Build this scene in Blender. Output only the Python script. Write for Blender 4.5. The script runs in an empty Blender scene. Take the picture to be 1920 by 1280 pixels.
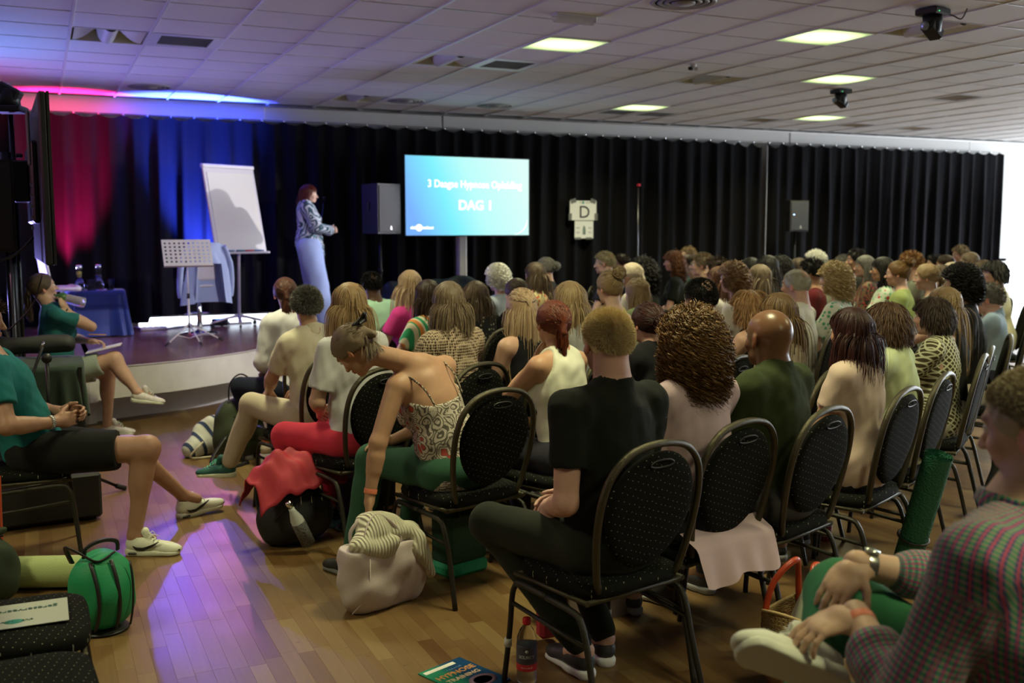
import bpy, math, random
import numpy as np
from mathutils import Vector, Matrix
rng = np.random.default_rng(7); random.seed(7)
SC = bpy.context.scene; COL = SC.collection
PI = math.pi
# ------------------------------------------------------------------ camera
STG = 0.52            # stage floor height
CEIL = 3.26
cd = bpy.data.cameras.new('camera'); cam = bpy.data.objects.new('camera', cd); COL.objects.link(cam)
YAW, PIT, ROLL = .4323, .1066, -.0016
fw = Vector((math.sin(YAW)*math.cos(PIT), math.cos(YAW)*math.cos(PIT), -math.sin(PIT)))
rt = Vector((math.cos(YAW), -math.sin(YAW), 0)); up = rt.cross(fw)
r2 = rt*math.cos(ROLL)+up*math.sin(ROLL); u2 = -rt*math.sin(ROLL)+up*math.cos(ROLL)
Mc = Matrix((r2, u2, -fw)).transposed().to_4x4(); Mc.translation = (0, 0, 1.65); cam.matrix_world = Mc
cd.sensor_width = 36; cd.lens = 36; cd.clip_start = .05; cd.clip_end = 100
cd.dof.use_dof = True; cd.dof.focus_distance = 4.3; cd.dof.aperture_fstop = 3.0
SC.camera = cam
# ------------------------------------------------------------------ exposure, world, lights
vs = SC.view_settings; vs.view_transform = 'Standard'; vs.look = 'None'; vs.gamma = 1; vs.exposure = -0.08; vs.use_curve_mapping = False
W = bpy.data.worlds.new('world'); SC.world = W; W.use_nodes = True
bg = W.node_tree.nodes['Background']; bg.inputs[0].default_value = (.80, .90, 1, 1); bg.inputs[1].default_value = 6.0
def aim(o, tgt): o.rotation_euler = (Vector(tgt)-o.location).to_track_quat('-Z', 'Y').to_euler()
def spot(name, loc, tgt, col, e, ang, blend=.3, rad=.05):
    l = bpy.data.lights.new(name, 'SPOT'); l.energy = e; l.color = col; l.spot_size = math.radians(ang); l.spot_blend = blend; l.shadow_soft_size = rad
    o = bpy.data.objects.new(name, l); COL.objects.link(o); o.location = loc; aim(o, tgt); return o
def area(name, loc, tgt, col, e, sx, sy, spread=PI):
    l = bpy.data.lights.new(name, 'AREA'); l.energy = e; l.color = col; l.shape = 'RECTANGLE'; l.size = sx; l.size_y = sy; l.spread = spread
    o = bpy.data.objects.new(name, l); COL.objects.link(o); o.location = loc; aim(o, tgt); return o
GRN = (1.0, .95, .54)
PANELS = [(4.215, 8.04), (6.015, 6.84), (7.815, 8.64), (7.215, 11.64), (10.215, 11.64)]          # lit ceiling panels in view
PANELS_OFF = [(1.215, 6.84), (2.415, 3.84), (5.415, 2.64), (8.415, 5.64), (-1.785, 3.84), (2.415, .24), (11.415, 8.64)]   # the same rows, above the frame
for i, (x, y) in enumerate(PANELS+PANELS_OFF):
    a = area('panel_light', (x, y, CEIL-.03), (x, y, 0), GRN, 37 if i < 5 else 45, .56, .56, 2.3)
spot('stage_spot', (7.4, 10.35, 2.45), (2.5, 12.25, 1.75), (1, .93, .97), 680, 26, .35, .04)
spot('stage_wash', (4.2, 6.6, 3.1), (1.3, 11.6, 1.0), (1, .92, 1), 520, 48, .6, .08)
spot('blue_wash', (1.35, 12.9, 3.0), (.72, 4.35, 0), (.12, .09, 1), 280, 11, .6, .05)
spot('red_wash', (2.1, 12.9, 3.0), (.72, 6.7, 0), (1, .25, .50), 150, 17, .6, .05)
spot('pink_side', (-3.2, 8.2, 2.9), (2.4, 5.2, 1.0), (1, .40, .6), 90, 60, .6, .1)
spot('blue_uplight', (1.97, 12.72, STG+.12), (1.85, 13.25, 2.6), (.04, .08, 1), 9000, 46, .8, .06)
spot('red_uplight', (.36, 12.70, STG+.12), (.36, 13.25, 2.5), (1, .01, .16), 3600, 38, .8, .06)
spot('cyan_uplight', (-1.0, 10.6, 1.2), (-.9, 9.9, 3.3), (.03, .35, 1), 120, 80, .9, .1)
spot('pink_uplight', (-1.2, 11.6, 1.2), (-1.2, 11.6, 3.3), (1, .05, .7), 60, 80, .9, .1)
spot('violet_uplight', (-.9, 12.3, .9), (2.8, 6.8, 3.3), (.34, .30, 1), 420, 120, .9, .1)
area('window_light_right', (20.6, 9, 1.7), (10, 8.2, 1.4), (.86, .95, 1), 900, 8, 2.6)
area('window_light_back', (17.9, 13.2, 1.6), (14, 8, 1.2), (.86, .95, 1), 150, 3.6, 2.4)

# ------------------------------------------------------------------ helpers
def nodes(name):
    m = bpy.data.materials.new(name); m.use_nodes = True; nt = m.node_tree; return m, nt, nt.nodes['Principled BSDF']
def lin(c): return tuple(c)+(1,) if len(c) == 3 else c
_mc = {}
def M(name, col, rough=.6, metal=0, bump=0, bscale=200, var=0, vscale=8, sheen=0, emit=0, spec=None, trans=0, ior=1.45, alpha=1, stretch=None):
    key = (name, col, rough, metal, bump, bscale, var, vscale, sheen, emit, trans)
    if key in _mc: return _mc[key]
    m, nt, b = nodes(name); N = nt.nodes; L = nt.links
    b.inputs['Base Color'].default_value = lin(col); b.inputs['Roughness'].default_value = rough; b.inputs['Metallic'].default_value = metal
    if sheen: b.inputs['Sheen Weight'].default_value = sheen
    if spec is not None: b.inputs['Specular IOR Level'].default_value = spec
    if trans: b.inputs['Transmission Weight'].default_value = trans; b.inputs['IOR'].default_value = ior
    if emit: b.inputs['Emission Color'].default_value = lin(col); b.inputs['Emission Strength'].default_value = emit
    if alpha < 1: b.inputs['Alpha'].default_value = alpha
    if bump or var:
        tc = N.new('ShaderNodeTexCoord'); vec = tc.outputs['Object']
        if stretch:
            mp = N.new('ShaderNodeMapping'); mp.inputs['Scale'].default_value = stretch; L.new(vec, mp.inputs[0]); vec = mp.outputs[0]
    if bump:
        n = N.new('ShaderNodeTexNoise'); n.inputs['Scale'].default_value = bscale; n.inputs['Detail'].default_value = 2; L.new(vec, n.inputs['Vector'])
        bp = N.new('ShaderNodeBump'); bp.inputs['Strength'].default_value = bump; bp.inputs['Distance'].default_value = .004; L.new(n.outputs[0], bp.inputs['Height']); L.new(bp.outputs[0], b.inputs['Normal'])
    if var:
        n = N.new('ShaderNodeTexNoise'); n.inputs['Scale'].default_value = vscale; n.inputs['Detail'].default_value = 4; L.new(vec, n.inputs['Vector'])
        r = N.new('ShaderNodeMapRange'); r.inputs[1].default_value = .3; r.inputs[2].default_value = .7; r.inputs[3].default_value = 1-var; r.inputs[4].default_value = 1+var; L.new(n.outputs[0], r.inputs[0])
        mx = N.new('ShaderNodeMix'); mx.data_type = 'RGBA'; mx.blend_type = 'MULTIPLY'; mx.inputs[0].default_value = 1; mx.inputs[6].default_value = lin(col); L.new(r.outputs[0], mx.inputs[7]); L.new(mx.outputs[2], b.inputs['Base Color'])
    _mc[key] = m; return m
class MB:
    """collects boxes, tubes, lathes and grids, then links them as ONE mesh object"""
    def __init__(s): s.v = []; s.f = []; s.n = 0; s.sm = []; s.mi = []
    def add(s, v, f, smooth=False, mi=0):
        v = np.asarray(v, float).reshape(-1, 3); s.v.append(v); s.f += [tuple(int(i)+s.n for i in q) for q in f]; s.sm += [smooth]*len(f); s.mi += [mi]*len(f); s.n += len(v); return s
    def box(s, c, d, rot=None, bev=0, mi=0):
        c = np.array(c, float); hx, hy, hz = [q/2 for q in d]
        if bev <= 0:
            v = np.array([(x, y, z) for x in (-hx, hx) for y in (-hy, hy) for z in (-hz, hz)]); f = [(0, 1, 3, 2), (4, 6, 7, 5), (0, 4, 5, 1), (2, 3, 7, 6), (0, 2, 6, 4), (1, 5, 7, 3)]
        else:
            b = min(bev, hx*.95, hy*.95, hz*.95); v = []; idx = {}
            for sx in (-1, 1):
                for sy in (-1, 1):
                    for sz in (-1, 1):
                        for a in range(3):
                            p = [sx*(hx-b), sy*(hy-b), sz*(hz-b)]; p[a] = (sx*hx, sy*hy, sz*hz)[a]; idx[(sx, sy, sz, a)] = len(v); v.append(p)
            f = []
            for a in range(3):
                o = [(1, 2), (2, 0), (0, 1)][a]
                for sg in (-1, 1):
                    q = []
                    for (u, w) in ((-1, -1), (1, -1), (1, 1), (-1, 1)):
                        k = [0, 0, 0]; k[a] = sg; k[o[0]] = u; k[o[1]] = w; q.append(idx[(*k, a)])
                    f.append(q if sg > 0 else q[::-1])
            for a in range(3):
                b1, c1 = (a+1) % 3, (a+2) % 3
                for s1 in (-1, 1):
                    for s2 in (-1, 1):
                        k1 = [0]*3; k1[b1] = s1; k1[c1] = s2
                        ka = list(k1); ka[a] = -1; kb = list(k1); kb[a] = 1
                        q = [idx[(*ka, b1)], idx[(*kb, b1)], idx[(*kb, c1)], idx[(*ka, c1)]]; f.append(q if s1*s2 < 0 else q[::-1])
            for sx in (-1, 1):
                for sy in (-1, 1):
                    for sz in (-1, 1):
                        q = [idx[(sx, sy, sz, a)] for a in range(3)]; f.append(q if sx*sy*sz > 0 else q[::-1])
            v = np.array(v)
        if rot is not None: v = v @ np.array(rot if not isinstance(rot, (int, float)) else Matrix.Rotation(rot, 3, 'Z')).T
        return s.add(v+c, f, False, mi)
    def tube(s, pts, r, n=8, cap=True, mi=0, flat=1.0, closed=False, upv=(0, 0, 1)):
        P = np.array(pts, float); m = len(P); R = np.full(m, r, float) if np.isscalar(r) else np.array(r, float)
        T = np.gradient(P, axis=0) if not closed else (np.roll(P, -1, 0)-np.roll(P, 1, 0)); T /= np.linalg.norm(T, axis=1)[:, None]+1e-9
        u = np.array(upv, float); u = u-T[0]*(u@T[0]); 
        if np.linalg.norm(u) < .1: u = np.array((1., 0, 0))-T[0]*T[0][0]
        u /= np.linalg.norm(u); A = np.linspace(0, 2*PI, n, False); V = []
        for i in range(m):
            u = u-T[i]*(u@T[i]); u /= np.linalg.norm(u)+1e-9; w = np.cross(T[i], u)
            V.append(P[i]+R[i]*(np.cos(A)[:, None]*u*flat+np.sin(A)[:, None]*w))
        V = np.concatenate(V); F = []
        for i in range(m if closed else m-1):
            j = (i+1) % m
            for k in range(n): F.append((i*n+k, i*n+(k+1) % n, j*n+(k+1) % n, j*n+k))
        s.add(V, F, True, mi)
        if cap and not closed: s.f.append(tuple(s.n-len(V)+k for k in range(n))[::-1]); s.f.append(tuple(s.n-n+k for k in range(n))); s.sm += [False]*2; s.mi += [mi]*2
        return s
    def lathe(s, prof, c=(0, 0, 0), n=16, mi=0, rot=None, sx=1, sy=1):
        A = np.linspace(0, 2*PI, n, False); V = np.array([(r*math.cos(a)*sx, r*math.sin(a)*sy, z) for r, z in prof for a in A]); F = []
        for i in range(len(prof)-1):
            for k in range(n): F.append((i*n+k, i*n+(k+1) % n, (i+1)*n+(k+1) % n, (i+1)*n+k))
        F.append(tuple(range(n))[::-1]); F.append(tuple(range((len(prof)-1)*n, len(prof)*n)))
        if rot is not None: V = V @ np.array(rot).T
        return s.add(V+np.array(c), F, True, mi)
    def grid(s, fn, nu, nv, mi=0, smooth=True, closeu=False):
        V = [fn(i/(nu-(0 if closeu else 1)), j/(nv-1)) for j in range(nv) for i in range(nu)]; F = []
        for j in range(nv-1):
            for i in range(nu if closeu else nu-1):
                a = j*nu+i; b = j*nu+(i+1) % nu; F.append((a, b, b+nu, a+nu))
        return s.add(V, F, smooth, mi)
    def build(s, name, mat=None, parent=None, loc=None, **kw):
        me = bpy.data.meshes.new(name); me.from_pydata(np.concatenate(s.v).tolist(), [], s.f)
        me.polygons.foreach_set('use_smooth', s.sm); me.polygons.foreach_set('material_index', s.mi)
        for m in (mat if isinstance(mat, (list, tuple)) else [mat]):
            if m: me.materials.append(m)
        me.update(); o = bpy.data.objects.new(name, me); COL.objects.link(o)
        if parent: o.parent = parent
        if loc is not None: o.location = loc
        return tag(o, **kw)
def tag(o, label=None, cat=None, group=None, kind=None):
    if label: o['label'] = label
    if cat: o['category'] = cat
    if group: o['group'] = group
    if kind: o['kind'] = kind
    return o
def thing(name, label, cat, loc=(0, 0, 0), rz=0, group=None):
    o = bpy.data.objects.new(name, None); COL.objects.link(o); o.location = loc; o.rotation_euler = (0, 0, rz); o.empty_display_size = .1
    return tag(o, label, cat, group)
def copy_tree(o, parent=None):
    c = o.copy(); COL.objects.link(c)
    if parent: c.parent = parent
    for ch in list(o.children): copy_tree(ch, c)
    return c
def struct(b, name, mat, **kw): return b.build(name, mat, kind='structure', **kw)
def arc(c, r, a0, a1, n, ax=(0, 1), off=0):
    out = []
    for a in np.linspace(a0, a1, n):
        p = [0, 0, 0]; p[ax[0]] = c[0]+r*math.cos(a); p[ax[1]] = c[1]+r*math.sin(a); p[3-ax[0]-ax[1]] = off; out.append(p)
    return out
def smooth_path(P, n=6):
    P = np.array(P, float); out = []
    for i in range(len(P)-1):
        p0 = P[max(i-1, 0)]; p1 = P[i]; p2 = P[i+1]; p3 = P[min(i+2, len(P)-1)]
        for t in np.linspace(0, 1, n, False): out.append(.5*((2*p1)+(-p0+p2)*t+(2*p0-5*p1+4*p2-p3)*t*t+(-p0+3*p1-3*p2+p3)*t**3))
    out.append(P[-1]); return np.array(out)
def text(s, loc, size, mat, parent, rot=(PI/2, 0, 0), depth=.0015, align='CENTER', name='lettering', sx=1, bold=0):
    c = bpy.data.curves.new(name, 'FONT'); c.body = s; c.size = size; c.extrude = depth; c.align_x = align; c.align_y = 'CENTER'; c.offset = bold; c.resolution_u = 3
    t = bpy.data.objects.new(name, c); COL.objects.link(t); bpy.context.view_layer.update()
    me = bpy.data.meshes.new_from_object(t.evaluated_get(bpy.context.evaluated_depsgraph_get())); bpy.data.objects.remove(t); bpy.data.curves.remove(c)
    me.name = name; me.materials.clear(); me.materials.append(mat); o = bpy.data.objects.new(name, me); COL.objects.link(o); o.parent = parent; o.location = loc; o.rotation_euler = rot; o.scale = (sx, 1, 1)
    return o
black = M('black_plastic', (.012, .012, .014), .45); blackm = M('black_metal', (.02, .02, .022), .35, .6); white = M('white_plastic', (.72, .72, .74), .4)
chrome = M('chrome', (.8, .8, .82), .12, 1); rubber = M('black_rubber', (.01, .01, .01), .8); paperm = M('white_paper', (.78, .78, .72), .7)
# ------------------------------------------------------------------ ceiling
tile_m = M('ceiling_tile_board', (.74, .72, .74), .9, bump=.25, bscale=260)
bar_m = M('ceiling_bar_white', (.72, .72, .76), .35)
X0, Y0 = .315, 8.34
ceil_root = MB(); ceil_root.box((8.4, 5.2, CEIL+.2), (26, 18.5, .05)); ceiling = struct(ceil_root, 'ceiling', M('plenum_dark', (.05, .05, .05), .9))
special = {}     # (i, j) tile indices taken by lights, vents and louvres
def cell(x, y): return (int(round((x-X0-.3)/.6)), int(round((y-Y0-.3)/.6)))
for p in PANELS+PANELS_OFF: special[cell(*p)] = 'light'
LOUV = [(.615, 9.24), (3.615, 9.24), (3.615, 12.24), (6.615, 9.24), (6.615, 6.24), (-.0, 9.24-6)]
GRIL = [(1.215, 9.24), (4.215, 9.24), (10.215, 9.24), (9.615, 12.24), (12.615, 12.24), (7.815, 11.64+.6), (11.415, 12.24), (7.215, 12.24)]
ROUND = [(1.215, 12.24), (4.215, 12.24), (4.215, 6.24), (5.415, 12.24)]
for p in LOUV: special[cell(*p)] = 'louvre'
for p in GRIL: special[cell(*p)] = 'grille'
for p in ROUND: special[cell(*p)] = 'round'
tm = MB(); tm.box((0, 0, 0), (.578, .578, .016), bev=.004); tile0 = tm.build('ceiling_tile', tile_m, ceiling, loc=(0, 0, 0))
ti = [(i, j) for i in range(-7, 34) for j in range(-19, 8)]
def tdist(i, j):
    x, y = X0+.3+.6*i, Y0+.3+.6*j; v = Vector((x, y, CEIL-1.65)); z = v.dot(fw)
    if z < .5: return 1e6+abs(z)
    px = 960+1920*v.dot(r2)/z; py = 640-1920*v.dot(u2)/z
    return z if (-60 < px < 1980 and py > -60) else 1e3+z
ti = [t for t in ti if t not in special]; ti.sort(key=lambda t: tdist(*t))
first = True; rest = MB()
for k, (i, j) in enumerate(ti):
    x, y = X0+.3+.6*i, Y0+.3+.6*j
    if y > 13.5 or x > 20.9: continue
    if k < 290:
        o = tile0 if first else tile0.copy()
        if not first: COL.objects.link(o)
        first = False; o.location = (x, y, CEIL+.006+random.uniform(-.0015, .0015)); o.rotation_euler = (random.uniform(-.002, .002), random.uniform(-.002, .002), 0)
    else: rest.box((x, y, CEIL+.006), (.578, .578, .016))
rest.build('ceiling_tile', tile_m, ceiling, kind='stuff')
for i in range(-7, 36):
    b = MB(); x = X0+.6*i
    if x > 21: break
    b.box((x, 5.0, CEIL), (.026, 17.2, .018), bev=.004); b.box((x, 5.0, CEIL+.03), (.004, 17.2, .05)); b.build('ceiling_bar', bar_m, ceiling)
b = MB()
for j in range(-19, 9): b.box((8.4, Y0+.6*j, CEIL+.001), (25.4, .018, .014))
b.build('cross_bar', bar_m, ceiling, kind='stuff')
# lit panels
def lightpanel(x, y, on, label):
    t = thing('ceiling_light', label, 'light', (x, y, CEIL), 0, 'square ceiling light panels')
    m, nt, bs = nodes('light_diffuser'); N = nt.nodes; L = nt.links
    tc = N.new('ShaderNodeTexCoord'); g = N.new('ShaderNodeTexGradient'); g.gradient_type = 'SPHERICAL'; mp = N.new('ShaderNodeMapping'); mp.inputs['Scale'].default_value = (2.4, 3.4, 1)
    L.new(tc.outputs['Object'], mp.inputs[0]); L.new(mp.outputs[0], g.inputs[0])
    r = N.new('ShaderNodeMapRange'); r.inputs[1].default_value = 0; r.inputs[2].default_value = .7; r.inputs[3].default_value = .55; r.inputs[4].default_value = 3.2; L.new(g.outputs[0], r.inputs[0])
    bs.inputs['Base Color'].default_value = (.7, .8, .5, 1); bs.inputs['Emission Color'].default_value = (.72, 1, .40, 1); L.new(r.outputs[0], bs.inputs['Emission Strength'])
    MB().box((0, 0, -.002), (.575, .575, .006)).build('diffuser', m, t)
    f = MB()
    for s in (-1, 1): f.box((s*.288, 0, -.004), (.012, .588, .014)); f.box((0, s*.288, -.004), (.565, .012, .014))
    f.build('frame', white, t)
wh = ['square light panel glowing yellow green nearest the stage, above the long-haired blonde', 'square light panel glowing yellow green, the largest near the top edge on the right', 'square light panel glowing yellow green above the middle ceiling camera', 'small lit ceiling panel glowing green above the paper with letter D', 'small lit ceiling panel glowing green beyond the middle ceiling camera']
for i, (x, y) in enumerate(PANELS+PANELS_OFF): lightpanel(x, y, True, (wh+['ceiling light panel over the aisle, above the drinking woman', 'ceiling light panel above the nearest row of chairs', 'ceiling light panel above the man in the plaid shirt', 'ceiling light panel over the black spiky hair by the window', 'ceiling light panel above the chairs at the left edge', 'ceiling light panel behind where the picture was taken', 'ceiling light panel nearest the right-hand windows'])[i])
# louvre units: a round duct hood between two curved flaps
lw = M('louvre_white', (.62, .62, .58), .5); lcream = M('louvre_cream', (.60, .58, .42), .6)
nl = ['ceiling louvre with curved flaps and round spigot above the red curtain', 'ceiling louvre with two curved flaps above the television', 'small ceiling louvre close to the curtain beam, left of the television', 'ceiling louvre with two flaps beside the small round sensor', 'ceiling louvre with cream flaps beside the nearest ceiling camera', 'ceiling louvre outside the picture']
for (x, y), lb in zip(LOUV, nl):
    t = thing('ceiling_louvre', lb, 'vent', (x, y, CEIL), 0, 'ceiling louvres')
    b = MB()
    for s in (-1, 1): b.box((s*.288, 0, .06), (.006, .575, .12)); b.box((0, s*.288, .06), (.57, .006, .12))
    b.box((0, 0, .12), (.575, .575, .006)); b.build('housing', lcream, t)
    for s in (-1, 1):
        MB().grid(lambda u, v: (s*(.07+.2*u), -.285+.57*v, .11-.11*math.sin(u*PI/2)), 8, 2).build('flap', lcream, t)
    MB().grid(lambda u, v: (.085*math.cos(PI*u), -.285+.57*v, .10-.12*math.sin(PI*u)), 12, 2).build('spigot', lw, t)
gm = M('grille_grey', (.16, .16, .16), .7)
ng = ['grey return grille right of the left-hand ceiling louvre', 'grey return grille above the television', 'return grille below the nearest light on the right', 'brown stained grille by the curtain beam', 'brown stained grille near the bright window corner', 'faint grille at the curtain beam above the letter D', 'dark grille slot at the far right beam', 'faint brown grille by the far curtain beam']
for (x, y), lb in zip(GRIL, ng):
    t = thing('ceiling_grille', lb, 'vent', (x, y, CEIL), 0, 'ceiling grilles'); b = MB()
    for s in (-1, 1): b.box((s*.25, 0, 0), (.08, .575, .01)); b.box((0, s*.25, 0), (.42, .08, .01))
    b.build('frame', bar_m, t); b = MB()
    b.box((0, 0, .02), (.43, .43, .004))
    for k in range(14): b.box((0, -.2+k*.031, .006), (.42, .012, .012))
    b.build('mesh', gm if x < 9 else M('grille_brown', (.22, .15, .08), .8), t)
for (x, y), lb in zip(ROUND, ['round ceiling diffuser close to the blue glow by the beam', 'round ceiling diffuser near the beam above the television', 'large round ceiling diffuser at the top edge', 'round ceiling diffuser by the beam right of the television']):
    t = thing('ceiling_diffuser', lb, 'vent', (x, y, CEIL), 0, 'round ceiling diffusers')
    MB().box((0, 0, .004), (.578, .578, .01)).build('plate', tile_m, t)
    b = MB()
    for k, r in enumerate((.2, .15, .1)): b.lathe([(r, -.004), (r+.02, -.012), (r+.035, -.004)], n=28)
    b.build('ring', M('diffuser_ring', (.35, .34, .33), .6), t); MB().lathe([(.0, -.02), (.08, -.018), (.085, -.006)][::-1], n=24).build('disc', M('diffuser_disc', (.3, .27, .26), .6), t)
# emergency light, sensor, ceiling cameras
t = thing('emergency_light', 'white emergency light fitting on the ceiling near the top edge', 'light', (3.72, 6.95, CEIL)); 
MB().grid(lambda u, v: (-.16+.32*v, -.05*math.cos(PI*u), -.01-.055*math.sin(PI*u)), 10, 2).build('cover', M('clear_cover', (.75, .75, .78), .2, alpha=.6), t)
MB().box((0, 0, -.006), (.34, .11, .012), bev=.003).build('base', white, t); MB().box((.165, 0, -.03), (.02, .1, .05), bev=.006).build('end_cap', white, t); MB().tube([(-.13, 0, -.03), (.13, 0, -.03)], .009).build('tube', M('tube_off', (.8, .8, .8), .3), t)
t = thing('ceiling_sensor', 'small dark and white sensor hanging from the ceiling', 'sensor', (5.84, 8.46, CEIL))
MB().lathe([(.03, 0), (.03, -.02), (.02, -.03)]).build('base', white, t); MB().box((-.03, 0, -.045), (.05, .04, .03), rot=.6, bev=.006).build('head', black, t); MB().box((.035, 0, -.045), (.04, .04, .035), rot=-.5, bev=.006).build('shade', white, t)
def ptz(loc, hang, label, rz=0, s=1.0):
    t = thing('camera', label, 'camera', loc, rz, 'motorised cameras'); k = -1 if hang else 1
    MB().box((0, 0, k*.022*s), (.17*s, .15*s, .04*s), bev=.008).build('base', black, t)
    MB().lathe([(.062*s, 0), (.058*s, .05*s), (.054*s, .10*s), (.04*s, .115*s)] if not hang else [(.04*s, -.115*s), (.054*s, -.10*s), (.058*s, -.05*s), (.062*s, 0)], (0, 0, k*.04*s), n=20).build('yoke', black, t)
    hd = MB().box((-.0, 0, k*.13*s), (.14*s, .09*s, .075*s), rot=Matrix.Rotation(.5, 3, 'Y'), bev=.015).build('head', black, t)
    MB().lathe([(.026*s, 0), (.028*s, .02*s), (.022*s, .024*s)], (-.07*s, 0, k*.13*s+.02*s), rot=Matrix.Rotation(-PI/2-.3, 3, 'Y')).build('lens', M('lens_glass', (.25, .3, .33), .1, .5), hd)
    MB().box((-.05*s, -.076*s, k*.03*s), (.006, .004, .004)).build('indicator', M('green_indicator', (.1, 1, .3), .5, emit=3), t)
ptz((5.98, 5.66, CEIL-.006), True, 'black motorised camera hanging from the ceiling nearest, beside a cream louvre', .2, 1.15)
ptz((8.39, 9.23, CEIL-.006), True, 'black motorised camera hanging from the ceiling in the middle distance', 0, 1.1)
MB().tube(smooth_path([(6.07, 5.66, CEIL-.05), (6.12, 5.62, CEIL-.045), (6.2, 5.6, CEIL-.07), (6.2, 5.55, CEIL-.005)]), .005).build('camera_cable', black, label='short black cable from the nearest ceiling camera', cat='cable')
# ------------------------------------------------------------------ walls
wallm = M('wall_white', (.62, .62, .62), .8, bump=.1, bscale=60); grey = M('wall_grey', (.16, .16, .17), .9)
b = MB(); YB = 13.45
b.box((-.4+.0, YB+.1, 1.73), (7.6-4.6, .2, CEIL+.2)); b.box((8.4, YB+.12, 3.35), (25.4, .24, .3)); b.box((9.6, YB+.1, 1.63+.55), (17, .2, CEIL-1.1)); b.box((9.95-2.1, YB+.1, .25), (16.0, .2, .5)); b.box((10.3, YB+.1, .8), (12.0, .2, .7))
b.box((18.5, YB+.1, 3.18), (6, .2, .22)); struct(b, 'wall_back', wallm)
b = MB(); b.box((21.1, 4.8, .25), (.2, 17.6, .5)); b.box((21.1, 4.8, 3.23), (.2, 17.6, .5))
for y in (-3, 1, 5, 13.3): b.box((21.1, y, 1.7), (.2, .3, 2.8))
struct(b, 'wall_right', wallm)
struct(MB().box((-4.1, 4.8, 1.63), (.2, 17.6, CEIL+.4)), 'wall_left', grey); struct(MB().box((8.5, -3.7, 1.63), (25.4, .2, CEIL+.4)), 'wall_front', grey)
# boxed beam above the curtain
bm = M('beam_white', (.70, .68, .67), .5)
struct(MB().box((-.6, 13.36, 3.155), (6.6, .1, .215), bev=.01), 'trim_1', bm); struct(MB().box((3.9, 13.385, 3.155), (2.4, .1, .215), bev=.006), 'trim_2', bm)
struct(MB().box((8.1, 13.385, 3.155), (5.96, .1, .215), bev=.006), 'trim_3', bm); struct(MB().box((13.1, 13.385, 3.155), (4.0, .1, .215), bev=.006), 'trim_4', bm); struct(MB().box((18.0, 13.385, 3.155), (5.8, .1, .215), bev=.006), 'trim_5', bm)
struct(MB().tube([(2.6, 13.3, 3.235), (15.9, 13.3, 3.235)], .012), 'trim_6', bm)
# windows: frame + glass
glass = M('window_glass', (.95, .97, 1), .02, trans=1, ior=1.02); wf = M('window_frame_white', (.75, .76, .78), .4)
def window(n, x0, x1, z0, z1, y, ax='x'):
    def P(u, w, z): return (u, w, z) if ax == 'x' else (w, u, z)
    def D(a, b_, c): return (a, b_, c) if ax == 'x' else (b_, a, c)
    b = MB(); nm = max(1, round((x1-x0)/1.6))
    for k in range(nm+1): b.box(P(x0+(x1-x0)*k/nm, y, (z0+z1)/2), D(.06, .06, z1-z0), bev=.006)
    for z in (z0, z1): b.box(P((x0+x1)/2, y, z), D(x1-x0, .06, .06), bev=.006)
    w = struct(b, 'window_%d' % n, wf)
    for k in range(nm): MB().box(P(x0+(x1-x0)*(k+.5)/nm, y, (z0+z1)/2), D((x1-x0)/nm-.07, .006, z1-z0-.06)).build('pane', glass, w)
window(1, 1.15, 4.3, .62, 1.05, YB+.06); window(2, 16.3, 20.7, .5, 3.04, YB+.06)
for k, (a, c) in enumerate(((5.2, 13.1), (1.2, 4.8), (-2.8, .8))): window(3+k, a, c, .5, 2.95, 21.06, 'y')
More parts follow.
